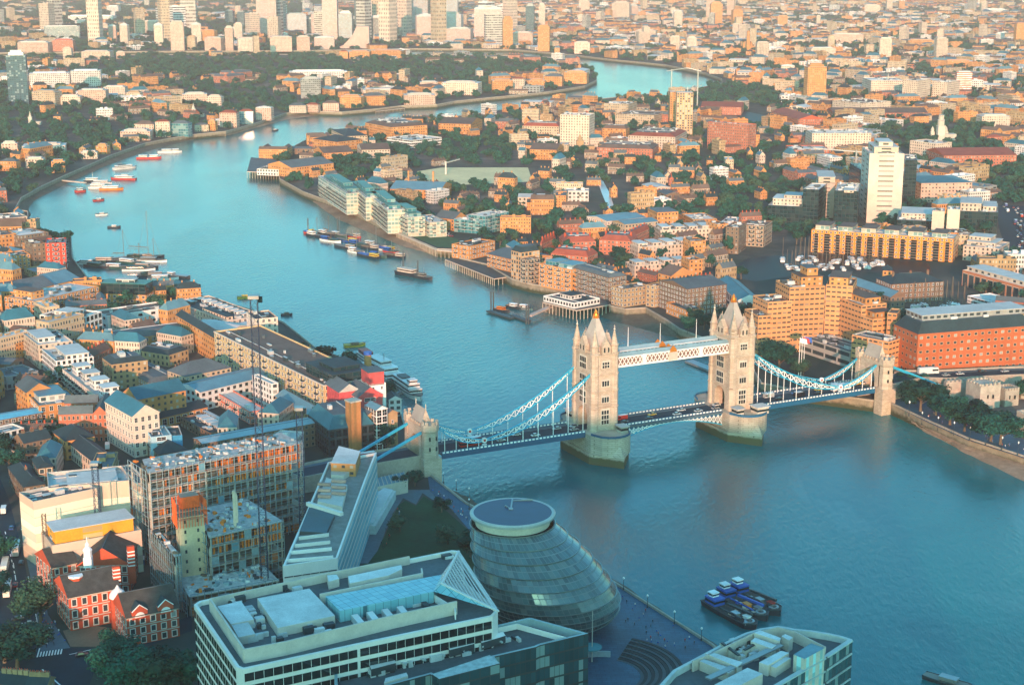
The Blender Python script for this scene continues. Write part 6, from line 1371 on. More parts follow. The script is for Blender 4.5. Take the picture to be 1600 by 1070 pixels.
DESC = {TH: ('long tan brick terrace with grey roof', 'short orange brick terrace with slate roof', 'long brown brick terrace with white framed windows', 'pair of cream houses with teal roof', 'tan terrace with grey roof', 'long red brick terrace with brown roof', 'single orange gabled house', 'stock brick terrace with grey roof'),
        BF: ('flat roofed orange brick flats', 'flat roofed tan flats', 'cream flats with teal hipped roof', 'orange flats with blue grey hipped roof', 'orange flats with slate hipped roof', 'flat roofed stock brick flats', 'flat roofed white block', 'orange flats round a court', 'red brick flats round a court'),
        TB: ('cream tower block', 'orange brick tower block', 'grey concrete tower block', 'slim tan tower block', 'white banded tower block'), SD: ('white flat roofed shed', 'brown gabled shed', 'pale gabled shed', 'grey shed with blue roof')}
AREA = [('among the near warehouse lanes', 'P', [(-60, 330), (45, 352), (115, 405), (270, 455), (400, 490), (560, 575), (640, 700), (560, 740), (250, 760), (210, 860), (30, 760), (-60, 800)]),
        ('between the brick wharves and the dock offices', 'P', [(437, 262), (560, 200), (800, 172), (1087, 142), (1240, 170), (1270, 380), (1200, 600), (954, 480), (690, 385), (540, 322)]),
        ('round the marina and behind the hotel', 'P', [(1190, 345), (1600, 330), (1640, 620), (1400, 610), (1190, 600)]),
        ('inside the far peninsula with its woods', 'P', [(-300, 90), (632, 88), (838, 90), (932, 116), (914, 134), (800, 149), (587, 170), (303, 210), (136, 259), (33, 309), (-300, 330)]),
        ('on the upper right beyond the small dock', 'P', [(1040, 104), (1128, 125), (1130, 140), (1240, 170), (1270, 345), (1640, 345), (1640, 60), (1040, 60)]),
        ('in the hazy far city', 'P', None)]
AW = [[(G(*q).x, G(*q).y) for q in a[2]] if a[2] else None for a in AREA]
def area(p):
    for i, a in enumerate(AW):
        if a is None or inside(p, a): return i
    return 5
cr = random.Random(3); PLACE = []; TREEP = []
def hn(x, y, s=1.0):
    return (math.sin(x * .0031 * s + 1.3) + math.sin(y * .0027 * s + .4) + math.sin((x + y) * .0019 * s + 2.2) + math.sin((x - y) * .0043 * s)) / 4
# ---------------------------------------------------------------- towers and large far buildings, by their foot line
F['FP'] = facade('far_pink_grid', (.5, .36, .31), win=(.2, .8, .25, .8), pane=(.25, .22, .22), pb=.1)
F['FW'] = facade('far_white_grid', (.48, .45, .42), win=(.15, .85, .25, .85), pane=(.16, .22, .25), glassy=True)
TW_ = [('M',0,130,-130,215,'FP','ribbed pale tower at the left of the far business towers'),('M',75,125,130,235,'FP','small stepped tower in front of the ribbed pale tower'),('M',185,310,90,215,'FW','pale glazed block with flat white roof'),('M',310,360,120,210,'DG','narrow dark glass block beside the pale glazed block'),
 ('M',345,410,90,225,'FP','stepped stone block with small top'),('M',412,510,-160,245,'FP','tall textured pink tower rising past the picture top'),('M',512,602,85,250,'FW','pale slab right of the tall textured pink tower'),('M',605,700,-60,160,'DG','dark blue glass tower'),('M',705,812,-130,115,'FP','pale ribbed tower right of the dark blue glass tower'),
 ('M',860,922,-10,180,'DG','narrow dark glass tower left of the white gridded tower'),('M',930,1062,5,195,'FW','white gridded tower with stepped top'),('M',700,835,112,245,'GR','wide grey block with arched top'),('M',985,1112,105,250,'FP','pink stone block with rounded corner'),('M',1080,1285,90,240,'FW','wide block with a fine window grid'),
 ('M',1120,1255,-200,110,'FW','broad pale tower behind the fine gridded block'),('M',1345,1525,60,245,'FP','broad pink block with curved top'),('M',1525,1590,120,305,'O','orange tower on the far river bank'),('M',355,487,235,308,'FP','low arched block on the far river bank'),('M',250,335,230,315,'P','small square block on the far river bank'),
 ('M',80,222,230,320,'P','terraced flats on the far river bank, left group'),('M',1180,1342,180,270,'FP','stepped pink block on the far bank'),('M',705,780,-20,60,'FW','pale slab far behind the wide grey block'),('N',85,140,40,205,'DG','slim dark glass tower right of the business towers'),('N',160,237,165,320,'O','orange glazed tower on the river bend'),
 ('N',165,206,35,170,'C','slim tan tower behind the orange glazed tower'),('N',385,487,265,335,'C','cream block with comb like windows on the far bank'),('N',0,135,205,280,'P','low wide pink block by the far bank'),('N',620,735,20,125,'C','cream tower with vertical stripes'),('N',735,780,40,110,'P','pink wing of the striped cream tower'),
 ('N',980,1042,228,315,'C','plain cream tower, left of a pair over the bend'),('N',1078,1142,235,318,'C','plain cream tower, right of a pair over the bend'),('N',765,900,190,250,'C','wide cream flats behind the bend'),('N',425,482,10,80,'P','small pink tower at the picture top'),('N',1225,1303,25,160,'O','orange tower at the upper right of the bend'),
 ('N',1360,1427,65,180,'O','orange slab near the top right of the bend'),('N',1510,1590,265,370,'C','cream tower at the edge of the red roofed quarter'),('N',1000,1055,80,175,'C','cream tower behind the pair over the bend'),('N',1200,1235,-20,130,'P','slim pink tower beside the orange tower'),('N',1330,1375,-10,120,'P','thin pink tower with a mast'),
 ('O',228,356,415,630,'O','big gridded orange tower block'),('O',690,767,240,355,'C','cream tower block with balconies, left of a distant pair'),('O',1032,1110,240,362,'C','cream tower block with balconies, right of a distant pair'),('O',1165,1262,450,585,'RWT','red and white striped tower block'),
 ('O',1525,1592,150,285,'O','orange tower block at the right picture edge'),('O',80,168,410,475,'C','pale block above the round tree group'),('O',60,125,100,165,'O','small orange tower at the top'),('O',300,325,100,150,'C','slim cream tower at the top'),('O',370,412,225,300,'T','tan tower left of the long cream block'),
 ('L',50,175,345,655,'DG2','dark slab tower at the left edge'),('L',745,800,160,280,'C','cream tower with rounded top, left one'),('L',672,722,165,260,'P','white sided tower left of the rounded top tower'),('L',955,1012,160,285,'C','cream tower with rounded top, middle one'),('L',1185,1247,155,270,'C','cream tower with rounded top, right one'),
 ('L',1055,1142,140,315,'P','broad pink tower in the far left group'),('L',1060,1120,50,130,'GR','grey tower high in the far left group'),('L',1395,1447,175,315,'P','ribbed pink tower near the strait'),('L',1450,1505,150,250,'C','cream tower behind the ribbed pink tower'),('L',1268,1382,235,315,'P','pink flats on the strait'),
 ('L',1160,1217,230,312,'T','tan flats on the strait'),('L',1465,1590,240,320,'C','cream flats on the strait'),('L',1395,1450,70,150,'DG','dark glass tower, left of two at the top'),('L',1470,1517,75,160,'DG','dark glass tower, right of two at the top'),('L',1255,1340,190,270,'O','orange stepped flats of the far left group'),
 ('L',268,490,165,240,'NW','newspaper works with dark glass walls and white stair towers'),('L',105,308,265,325,'P','pink flats left of the strait'),('L',320,455,250,320,'R','red brown flats left of the strait'),('L',390,447,300,365,'C','cream block on the near bank of the strait'),('L',500,690,320,372,'C','twin cream blocks on the near bank of the strait'),
 ('L',718,772,325,365,'P','small pink block on the near bank of the strait'),('L',870,1060,135,210,'C','big pale domed hall'),('L',580,670,150,200,'C','cream slab at the upper left'),('L',410,720,100,130,'W','long white shed at the upper left'),('L',660,740,40,85,'W','white block high at the upper left'),
 ('L',170,425,455,545,'W','large white shopping hall beside the dark slab tower'),('L',430,620,440,540,'W','second white shopping hall with roof lantern'),('L',0,52,480,530,'W','white hall end at the left edge'),('L',200,365,570,655,'T','tan flats with square openings'),('L',350,500,600,650,'C','cream low flats below the shopping halls'),
 ('L',480,660,560,640,'P','pink long flats right of the tan flats'),('L',640,780,540,600,'C','cream stepped flats with flat roofs'),('L',950,1170,610,650,'C','long cream flats in the wood'),('L',1120,1280,585,650,'P','pink stepped flats in the wood'),('L',1280,1380,600,660,'C','white balconied flats in the wood'),('L',780,880,575,620,'T','tan flats right of the cream stepped flats'),
 ('L',962,1055,755,850,'C','white balconied flats on the near left bank of the bend'),('L',830,965,770,820,'C','low cream flats left of the white balconied flats'),('L',1060,1180,765,845,'GB','teal glazed flats on the left bank'),('L',740,935,815,870,'P','long grey pink flats on the left bank'),('L',1200,1290,775,815,'T','small tan flats on the left bank'),('L',1290,1340,750,810,'O','orange gabled wharf on the left bank'),
 ('L',1360,1475,700,790,'P','pink wharf flats on the left bank'),('L',1480,1570,690,770,'GB','blue grey wharf flats on the left bank'),('L',120,395,905,955,'C','cream mansion with three gables below the dark wood'),('L',315,400,1000,1070,'O','orange square block at the left edge'),('L',595,672,905,955,'O','orange cube by the water'),('L',495,600,945,985,'C','low cream clubhouse by the water'),
 ('L',5,105,890,950,'P','pink and green block at the left edge under the wood'),('L',155,270,985,1040,'C','cream block left of the orange square block'),('L',0,115,1000,1060,'O','orange row at the far left edge'),
 ('M',0,105,670,745,'P','pale round fronted flats at the top of the left bank'),('M',200,310,655,700,'C','cream wharf left of the beach'),('M',310,395,650,695,'P','pink gabled wharf left of the beach'),('M',410,515,640,690,'P','pale wharf with grey roof at the beach'),('M',520,665,600,670,'O','orange flats above the shingle beach, left one'),('M',665,800,595,655,'O','orange flats above the shingle beach, right one'),
 ('M',655,880,560,600,'C','long cream hall behind the orange beach flats'),('M',270,400,490,610,'GR','open grey gridded tower block in the wood'),('M',190,570,445,485,'W','white tented roofs in the wood'),('M',1010,1125,510,565,'P','pink hall behind the jetties'),('M',1150,1395,515,590,'C','cream curved flats on the far bank of the bend'),('M',1455,1590,500,570,'O','orange flats with white bands on the bend'),
 ('M',905,1110,590,650,'P','low pink houses at the jetties'),('M',515,570,320,365,'O','orange flats behind the wood, leftmost'),('M',575,710,320,365,'O','orange flats behind the wood, second'),('M',715,920,315,362,'O','orange flats behind the wood, longest'),('N',0,82,490,555,'C','cream flats at the peninsula tip, left'),('N',100,210,500,545,'O','orange flats at the peninsula tip, second'),('N',200,320,475,535,'O','orange flats at the peninsula tip, third'),('N',325,475,450,520,'O','orange flats at the peninsula tip, right'),
 ('O',625,640,500,540,'C','thin cream block beside the spire'),('O',1310,1500,720,790,'C','cream low flats right of the park'),('O',1350,1450,850,900,'R','small red gabled house by the park'),('O',1460,1590,640,690,'W','white flats at the right edge'),('O',1055,1280,380,415,'O','long orange low block in the haze'),('O',400,600,215,270,'P','pink block in the haze'),
 ('O',250,420,300,345,'C','cream low block in the haze'),('O',600,700,35,90,'C','pink hall at the top right'),('O',600,670,280,340,'T','tan block left of the distant pair'),('O',1340,1480,60,90,'W','large white shed at the top right'),('O',870,1040,250,290,'O','orange block between the distant pair')]
F['RWT'] = facade('red_white_stripes', (.62, .12, .08), win=(.0, 1, .0, .45), pane=(.6, .5, .42), pb=0); F['NW'] = facade('works_glass', (.7, .66, .6), pane=(.02, .08, .1), win=(.12, .9, .0, .85), pb=.05, glassy=True)
F['DG2'] = facade('slab_tower_teal', (.06, .12, .15), pane=(.02, .06, .08), win=(.1, .9, .2, .9), blind=(.25, .32, .34), pb=.15, glassy=True)
for tl, x0, x1, yt, yb, w_, lab in TW_:
    a, b2 = T(tl, (x0, yt)), T(tl, (x1, yt)); base = T(tl, (x0, yb)); z = zfor(base, a[1]); g0, g1 = G(base[0], base[1]), G(b2[0], base[1]); L = (g1 - g0).length
    D_ = min(max(10, L * .55), 34); skew = R(rnd.uniform(-14, 14)); u = (g1 - g0).normalized(); v = Vector((-u.y, u.x, 0)); c0 = (g0 + g1) / 2 + v * D_ / 2; H = z - LAND
    if taken((c0.x, c0.y), 2): continue
    co, si = math.cos(skew), math.sin(skew); u2 = u * co + v * si; v2 = v * co - u * si; L *= .94
    P = [c0 + u2 * sx * L / 2 + v2 * sy * D_ / 2 for sx, sy in ((-1, -1), (1, -1), (1, 1), (-1, 1))]; occupy([(p.x, p.y) for p in P])
    r_ = thing('tower_block' if H > 38 else 'far_building', lab, 'tower' if H > 38 else 'building', (c0.x, c0.y, LAND)); off = offof(r_)
    mb = MB(); top = z; mb.prism([(p.x, p.y) for p in P], LAND - .5, top, 0, 1, bay=3.4 if H < 80 else 4.5, fl=3.3 if H < 80 else 4.2); mb.build('wall', [F[w_], ROOF_PALE], r_, loc=off)
    mb = MB()
    if 'round' in lab or 'arch' in lab or 'curved top' in lab:
        for k in range(4): q = inset_poly([(p.x, p.y) for p in P], .3 + L * .04 * k * k); mb.prism(q, top + H * .035 * k, top + H * .035 * (k + 1), 0, 0, top=True)
        mb.build('roof', ROOF_PALE, r_, loc=off)
    elif H < 22 and D_ < 20 and rnd.random() < .5: roof_pitched(P[0], P[1], P[2], P[3], z, D_ * .25, 'hip', [rnd.choice((ROOF_GREY, ROOF_BROWN, ROOF_RED)), CREAM], r_, .2)
    else:
        q = inset_poly([(p.x, p.y) for p in P], D_ * .2); mb.prism(q, top, top + max(2, H * .06), 0, 1)
        if rnd.random() < .6: mb.prism(inset_poly([(p.x, p.y) for p in P], D_ * .36), top, top + max(3, H * .1), 0, 1)
        mb.build('roof_plant', [PLAINOF.get(w_, METAL), ROOF_PALE], r_, loc=off)
# the wedge building and the two tier round roof
g0, g1 = G(526, 76), G(577, 76); d = g1 - g0; mb = MB(); h = zfor((577, 76), 42)
fr = [(0, 0), (1, 0), (1, 1), (.62, 1), (.5, .62), (.36, .38), (.2, .14), (0, .03)]; D_ = Vector((-d.y, d.x, 0)).normalized() * 30
A_ = [g0 + d * x + Vector((0, 0, (h - LAND) * y)) for x, y in fr]; B_ = [p + D_ for p in A_]; mb.face(A_); mb.face(list(reversed(B_)))
for i in range(len(A_)): j = (i + 1) % len(A_); mb.face([A_[i], B_[i], B_[j], A_[j]])
tag(mb.build('wedge_building', F['FP']), 'orange pink wedge shaped flats sloping up like a ramp on the far bank', 'building')
for k in range(34):
    px = 250 + 610 * cr.random() if k < 26 else 20 + 300 * cr.random(); g = G(px, cr.uniform(42, 70)); i = (0, 3, 4, 2)[k % 4]
    if not inside(g, NW) or taken(g, 14): continue
    o = link('tower_block', PR[TB][i], None, g, cr.uniform(0, 1.5)); o.scale = (cr.uniform(1.2, 1.9), cr.uniform(1.3, 2), cr.uniform(1.6, 3.4)); occupy([(g.x - 20, g.y - 20), (g.x + 20, g.y - 20), (g.x + 20, g.y + 20), (g.x - 20, g.y + 20)])
    tag(o, ('pale square', 'slim tan', 'white banded', 'grey concrete')[k % 4] + ' tower in the hazy far business district', 'tower', 'towers in the far business district')
# churches and spires
def church(label, tile, x, yb, yt, w, nave, mat=STONE_P, kind='spire'):
    b_ = T(tile, (x, yb)); g = G(*b_); H = zfor(b_, T(tile, (x, yt))[1]) - LAND; r_ = thing('church', label, 'church', g)
    mb = MB(); mb.box((0, 0, 0), (w, w, H * .55)); mb.box((0, 0, H * .55), (w + .8, w + .8, .8)); mb.build('tower', mat, r_)
    mb = MB()
    if kind == 'spire': mb.tube((0, 0, H * .55), [(w * .55, 0), (w * .3, H * .18), (.15, H * .45)], 8)
    else:
        mb.tube((0, 0, H * .55), [(w * .5, 0), (w * .5, H * .22), (w * .58, H * .23), (w * .4, H * .27), (w * .4, H * .42), (w * .46, H * .43), (.5, H * .45)], 8)
    mb.build('spire', mat, r_); mb = MB(); mb.box((nave * .5 + w / 2, 4, 0), (nave, w * 1.6, H * .25), 0, 0); mb.build('nave', [mat], r_)
    if kind != 'spire':
        for sx, sy in ((-9, 6), (9, 6), (12, 20)):
            mb = MB(); mb.box((sx, sy, 0), (5, 5, H * .32)); mb.tube((sx, sy, H * .32), [(2.4, 0), (2.2, 3), (1.4, 5), (.2, 7)], 8); mb.build('turret', mat, r_)
    occupy([(g.x - 10, g.y - 6), (g.x + 14, g.y - 6), (g.x + 14, g.y + 24), (g.x - 10, g.y + 24)])
church('pale baroque church with a tall tiered tower and pepper pot turrets', 'O', 1065, 870, 710, 9, 16, STONE_P, 'tier')
church('church with a thin grey spire in front of the long cream block', 'O', 738, 590, 455, 5, 14); church('white church spire in the left woods near the dark slab tower', 'L', 190, 775, 690, 5, 12); church('white church spire on the left bank of the bend', 'L', 1200, 725, 640, 6, 12); church('tall church tower in the orange haze', 'N', 1460, 320, 190, 8, 16, BRICK_O, 'tier')
church('brick gabled church among the low orange houses', 'N', 420, 930, 830, 9, 14, BRICK_Y)
# orange tower under construction with cranes, and other far cranes
r_ = thing('tower_block', 'orange towers under construction with cranes by the small dock', 'tower', G(*T('N', (1060, 860)))); off = offof(r_)
for x0, x1, yt, yb, mt in ((975, 1008, 570, 790, 'O'), (1015, 1115, 575, 860, 'OB')):
    b_ = T('N', (x0, yb)); z = zfor(b_, T('N', (x0, yt))[1]); g0, g1 = G(*b_), G(*T('N', (x1, yb))); mb = MB(); v = Vector((-(g1 - g0).y, (g1 - g0).x, 0)).normalized() * 18; mb.prism([(p.x, p.y) for p in (g0, g1, g1 + v, g0 + v)], LAND, z, 0, 1); mb.build('wall', [F[mt], ROOF_PALE], r_, loc=off); occupy([(p.x, p.y) for p in (g0, g1, g1 + v, g0 + v)])
for k, (tl, x, yb, yt, jx) in enumerate((('N', 985, 600, 430, 35), ('N', 1145, 700, 430, -20), ('N', 1085, 640, 540, 30), ('O', 540, 1080, 930, -60), ('M', 1175, 1080, 1000, 20), ('O', 1118, 100, 40, 10))):
    b_ = T(tl, (x, yb)); g = G(*b_); H = zfor(b_, T(tl, (x, yt))[1]) - LAND; c_ = thing('tower_crane', ('leaning crane over the orange towers', 'thin grey crane right of the orange towers', 'short crane between the orange towers', 'pale crane beside the market hall roofs', 'floodlight mast behind the playing field', 'white mast at the top right of the haze')[k], 'crane', g)
    mb = MB(); mb.bar((0, 0, 0), (0, 0, H), 1.6); mb.build('mast', METAL, c_); mb = MB(); mb.bar((-jx * .25, 0, H - 3), (jx * .8, 4, H + 2), 1.2); mb.build('jib', METAL, c_)
# ---------------------------------------------------------------- houses and trees filling the districts
y = 640.0
while y < 9600:
    s = 24 + max(0, y - 800) * .0065; hw = .36 * y + 60; x = -hw
    while x < hw:
        px, py = x + cr.uniform(-.3, .3) * s + .045 * y, y + cr.uniform(-.3, .3) * s; x += s
        if not onland((px, py)): continue
        ok = all(onland((px + dx, py + dy)) for dx, dy in ((16, 0), (-16, 0), (0, 16), (0, -16)))
        w_ = any(inside((px, py), q) for q in WOODS)
        if any(inside((px + dx, py + dy), q) for q in NOGO for dx, dy in ((0, 0), (13, 0), (-13, 0), (0, 13), (0, -13))): continue
        ar = area((px, py)); n_ = hn(px, py); n2 = hn(px + 500, py, 6)
        if taken((px, py), 1.5): continue
        if w_: TREEP.append((px, py, ar, 1)); continue
        green = {0: .10, 1: .34, 2: .3, 3: .62, 4: .26, 5: .30}[ar]
        if ar == 5 and px < -.02 * py: green = .62
        if n2 * .5 + cr.random() * .75 + n_ * .15 < green * 1.0: TREEP.append((px, py, ar, 0)); continue
        if not ok: continue
        q = cr.random() + n2 * .15
        if ar == 0: k = BF if q < .6 else (TH if q < .9 else SD)
        elif ar == 1: k = TH if q < .78 else (BF if q < .97 else SD)
        elif ar == 2: k = BF if q < .5 else TH
        elif ar == 3: k = TH if q < .62 else (BF if q < .92 else SD)
        elif ar == 4: k = TH if q < .38 else (BF if q < .84 else (SD if q < 1.0 else TB))
        else: k = TH if q < .3 else (BF if q < .74 else (SD if q < 1.02 else TB))
        if k == TB and (py < 3600 or ar != 5 and py < 4200): k = BF
        i = cr.choices(range(len(PR[k])), PN[k])[0]; me = PR[k][i]; ang = round((n_ * 2.6 + .3 * n2) / .35) * .35 + cr.choice((0, 0, math.pi / 2)) + .25
        if k == TH and ar in (0, 2, 3) and cr.random() < .3: i = 2
        sc = (cr.uniform(.75, 1.1), cr.uniform(.85, 1.15), cr.uniform(.75, 1.25)); sc = tuple(v * (.9 + max(0, py - 3000) / 14000) if j < 2 else v for j, v in enumerate(sc)); Lr = 20 if k != TB else 12
        if ar < 3: sc = (sc[0] * .72, sc[1] * .8, sc[2])
        c_, s_ = math.cos(ang), math.sin(ang)
        if taken((px, py), {TH: 9, BF: 15, TB: 12, SD: 16}[k] * sc[0]): 
            TREEP.append((px, py, ar, 0)) if ar and cr.random() < .6 else None; continue
        PLACE.append((k, i, px, py, ang, sc, ar))
        hx_, hy_ = me.dimensions.x / 2 * sc[0] if hasattr(me, 'dimensions') else 14, 5
        if k == TH and cr.random() < .5 : TREEP.append((px + cr.uniform(12, 16), py + cr.uniform(8, 14), ar, 0))
    y += s * .92
PLACE.sort(key=lambda a: a[3]); cnt = {}; rest = []
for (k, i, px, py, ang, sc, ar) in PLACE:
    cnt[k] = cnt.get(k, 0) + 1
    if cnt[k] <= 280:
        o = link(k, PR[k][i], None, (px, py, LAND), ang); o.scale = sc; g_ = {TH: 'terraced houses ', BF: 'blocks of flats ', TB: 'tower blocks ', SD: 'sheds '}[k] + AREA[ar][0]
        tag(o, DESC[k][i] + ' ' + AREA[ar][0], {TH: 'terraced houses', BF: 'block of flats', TB: 'tower block', SD: 'shed'}[k], g_)
    else: rest.append((PR[k][i], px, py, ang, sc))
def merge(name, items, mats=None):
    "one mesh out of many placed copies"
    slots = []; V, Fc, M_, UV = [], [], [], []; cache = {}; nv = 0
    for me, px, py, ang, sc, *zz_ in items:
        if me.name not in cache:
            v = np.empty(len(me.vertices) * 3); me.vertices.foreach_get('co', v)
            uv = None
            if me.uv_layers: uv = np.empty(len(me.loops) * 2); me.uv_layers[0].data.foreach_get('uv', uv)
            for m_ in me.materials:
                if m_ not in slots: slots.append(m_)
            ls = np.empty(len(me.loops), int); me.loops.foreach_get('vertex_index', ls); lt = np.empty(len(me.polygons), int); me.polygons.foreach_get('loop_total', lt)
            mi = np.empty(len(me.polygons), int); me.polygons.foreach_get('material_index', mi); mp_ = np.array([slots.index(m_) for m_ in me.materials])
            cache[me.name] = (v.reshape(-1, 3), ls, lt, mp_[mi], uv)
        v, ls, lt, mi, uv = cache[me.name]; c_, s_ = math.cos(ang), math.sin(ang); z0 = zz_[0] if zz_ else LAND
        w = v * np.array(sc); V.append(np.stack([px + w[:, 0] * c_ - w[:, 1] * s_, py + w[:, 0] * s_ + w[:, 1] * c_, z0 + w[:, 2]], 1)); Fc.append((ls + nv, lt)); M_.append(mi); UV.append(uv if uv is not None else np.full(len(ls) * 2, .02)); nv += len(v)
    me = bpy.data.meshes.new(name); V = np.concatenate(V); ls = np.concatenate([a[0] for a in Fc]); lt = np.concatenate([a[1] for a in Fc]); st = np.concatenate([[0], np.cumsum(lt)[:-1]])
    me.vertices.add(len(V)); me.vertices.foreach_set('co', V.ravel()); me.loops.add(len(ls)); me.loops.foreach_set('vertex_index', ls); me.polygons.add(len(lt)); me.polygons.foreach_set('loop_start', st); me.polygons.foreach_set('loop_total', lt)
    for m_ in slots: me.materials.append(m_)
    me.polygons.foreach_set('material_index', np.concatenate(M_)); ul = me.uv_layers.new(name='UVMap'); ul.data.foreach_set('uv', np.concatenate(UV)); me.update(calc_edges=True); me.validate()
    return link(name, me)
tag(merge('distant_city', rest), 'hazy mass of distant houses, flats and sheds filling the far city', 'city', kind='stuff')
TREEP = [t for t in TREEP if all(onland((t[0] + dx, t[1] + dy)) for dx, dy in ((8, 0), (-8, 0), (0, 8), (0, -8))) and not any(inside((t[0], t[1]), q) for q in NOGO)]
TREEP.sort(key=lambda a: a[1]); n = 0; rest = []
for k, (px, py, ar, w_) in enumerate(TREEP):
    if n < 215 and (ar != 0 or cr.random() < .4):
        n += 1; tree((px, py, LAND), cr.uniform(9, 15), cr.uniform(10, 15), ('dark green tree ' if w_ else 'garden tree ') + AREA[ar][0], 'trees ' + AREA[ar][0], small=py > 900)
    else:
        near_c = any(inside((px + dx, py), NOGO[2]) for dx in (-22, 22))
        for _ in range(0 if near_c else (3 if w_ else 2)): f_ = 1 + max(0, py - 2500) / 4500; rest.append((cr.choice(CROWN_S), px + cr.uniform(-9, 9) * f_, py + cr.uniform(-9, 9) * f_, cr.uniform(0, 6), (cr.uniform(5, 8.5) * f_, cr.uniform(5, 8.5) * f_, cr.uniform(4, 6.5) * (1 + (f_ - 1) * .3)), LAND + cr.uniform(4, 6.5)))
print('places', len(PLACE), 'trees', len(TREEP), 'rest', len(rest))
tag(merge('woodland', rest), 'dark belts of far trees between the distant houses', 'woods', kind='stuff')
# ---------------------------------------------------------------- individually placed trees
def ptree(x, y, h, w, label, group='large trees near the viewer', tile='P', k=None): p = G(*T(tile, (x, y))); return tree(p, h, w, label, group, k)
for x, y, h, w, l in ((943, 405, 17, 26, 'broad plane tree beside the far bridge gate'), (1125, 490, 16, 22, 'plane tree on the river walk, second from the bridge gate'), (1215, 530, 15, 18, 'plane tree on the river walk, third from the bridge gate'), (1380, 592, 17, 24, 'plane tree on the river walk with a sunlit trunk, fourth from the gate'),
                      (1438, 612, 17, 26, 'plane tree on the river walk nearest the right edge'), (1040, 430, 13, 18, 'small plane tree between the first two on the river walk'), (1560, 330, 12, 14, 'tree at the foot of the old fortress wall by the right edge'), (1270, 470, 12, 16, 'low tree behind the middle of the river walk row')):
    ptree(x, y, h, w, l, 'plane trees along the far river walk', 'J')
for x, y, h, w, l in ((255, 690, 17, 20, 'round dark tree in front of the courthouse corner'), (110, 960, 15, 24, 'dark tree at the bottom left by the crossing'), (30, 930, 14, 17, 'dark tree at the lower left picture edge'), (720, 990, 14, 15, 'bright topped tree beside the sandy yard'), (860, 1100, 15, 19, 'tall tree below the brick hall, second from the yard'),
                      (1010, 1090, 15, 18, 'tall tree below the brick hall, third from the yard'), (1125, 1130, 15, 17, 'tree nearest the white ribbed office'), (760, 1160, 18, 20, 'tree at the bottom edge right of the yard'), (960, 1180, 18, 22, 'tree at the bottom edge below the brick hall'), (-20, 330, 13, 16, 'street tree at the left edge by the lorries'), (-30, 560, 12, 14, 'street tree at the left edge by the crossing')):
    ptree(x, y, h, w, l, tile='C')
for x, y, h, w, l in ((60, 770, 11, 14, 'garden tree in the dark gardens at the left edge'), (360, 700, 9, 14, 'light green tree in the middle of the dark gardens'), (330, 620, 11, 15, 'garden tree between the brick houses'), (20, 690, 12, 15, 'garden tree at the left picture edge'), (390, 660, 9, 11, 'small garden tree by the slate hall')):
    ptree(x, y, h, w, l, 'trees in the walled gardens', 'A', 0 if 'light' not in l else 2)
for x, y, h, w, l in ((815, 660, 15, 8, 'narrow dark tree below the glazed gable by the bridge road'), (900, 905, 8, 9, 'small round tree by the engine house'), (985, 870, 8, 8, 'small dark tree at the foot of the bridge gate'), (1200, 1000, 0, 0, '')):
    if h: ptree(x, y, h, w, l, 'trees near the bridge foot', 'B')
for x, y, h, w, l in ((650, 905, 9, 12, 'park tree nearest the glass dome'), (700, 850, 9, 12, 'park tree on the lawn edge'), (735, 870, 10, 13, 'park tree by the dome entrance'), (690, 800, 7, 9, 'park tree at the top of the lawn'), (625, 830, 8, 10, 'park tree by the curved pavilion')):
    ptree(x, y, h, w, l, 'trees in the riverside park')
ptree(1217, 580, 19, 24, 'large tree in front of the hotel by the bridge'); ptree(1255, 588, 11, 14, 'small tree left of the flagpoles')
for k, (x, y) in enumerate(((1075, 520), (1085, 508), (1100, 515), (1120, 520), (1135, 505))): ptree(x, y, 11, 12, 'quayside tree near the lock mouth', 'trees near the lock mouth')
# hedged promenade trees by lawn
for k in range(5): ptree(1405 + k * 9, 606 + k * 1.5 + (k % 3) * 9, 10, 12, 'shrubby tree below the walled bridge road', 'trees below the walled bridge road')
# ---------------------------------------------------------------- old fortress walls at the right edge
FW = plain('fortress_stone', (.36, .33, .28), .9, .25, .25)
def fortwall(label, pts, h, th=3, zt=LAND):
    mb = MB()
    for a, b2 in zip(pts, pts[1:]):
        mb.bar((a.x, a.y, zt + h / 2), (b2.x, b2.y, zt + h / 2), th, h); d = b2 - a; n = int(d.length / 2.4)
        for i in range(n): p = a.lerp(b2, (i + .5) / n); mb.box((p.x, p.y, zt + h), (1.3, th, .9), math.atan2(d.y, d.x))
    return tag(mb.build('fortress_wall', FW), label, 'castle wall')
fortwall('low battlemented fortress wall below the bridge road', [G(*T('J', p)) for p in ((1090, 320), (1250, 310), (1280, 340))], 9); fortwall('inner battlemented wall near the right edge', [G(*T('J', p)) for p in ((1370, 330), (1500, 320), (1640, 330))], 7)
for (x, y, w_, h, l) in ((1325, 370, 13, 13, 'square battlemented fortress tower behind the plane trees'), (1475, 360, 9, 9, 'small sunlit gate tower of the fortress'), (1600, 560, 8, 12, 'orange lit stone tower cut by the right edge')):
    p = G(*T('J', (x, y))); mb = MB(); mb.box((0, 0, 0), (w_, w_, h), .3)
    for i in range(5):
        for s_ in (-1, 1):
            for ax_ in (0, 1): q = ((i - 2) * w_ / 5, s_ * (w_ / 2 - .4)); q = q if ax_ else (q[1], q[0]); mb.box((q[0] * math.cos(.3) - q[1] * math.sin(.3), q[0] * math.sin(.3) + q[1] * math.cos(.3), h), (1.2, 1.2, 1.2), .3)
    t_ = thing('fortress_tower', l, 'castle tower', p); mb.build('tower', FW, t_)
    for k in range(2): wb = MB(); wb.box((math.sin(.3) * w_ * .5 - 1.5 + 3 * k, -w_ * .52, h * .45), (.8, .5, 2), .3); wb.build('window', GLASS, t_)
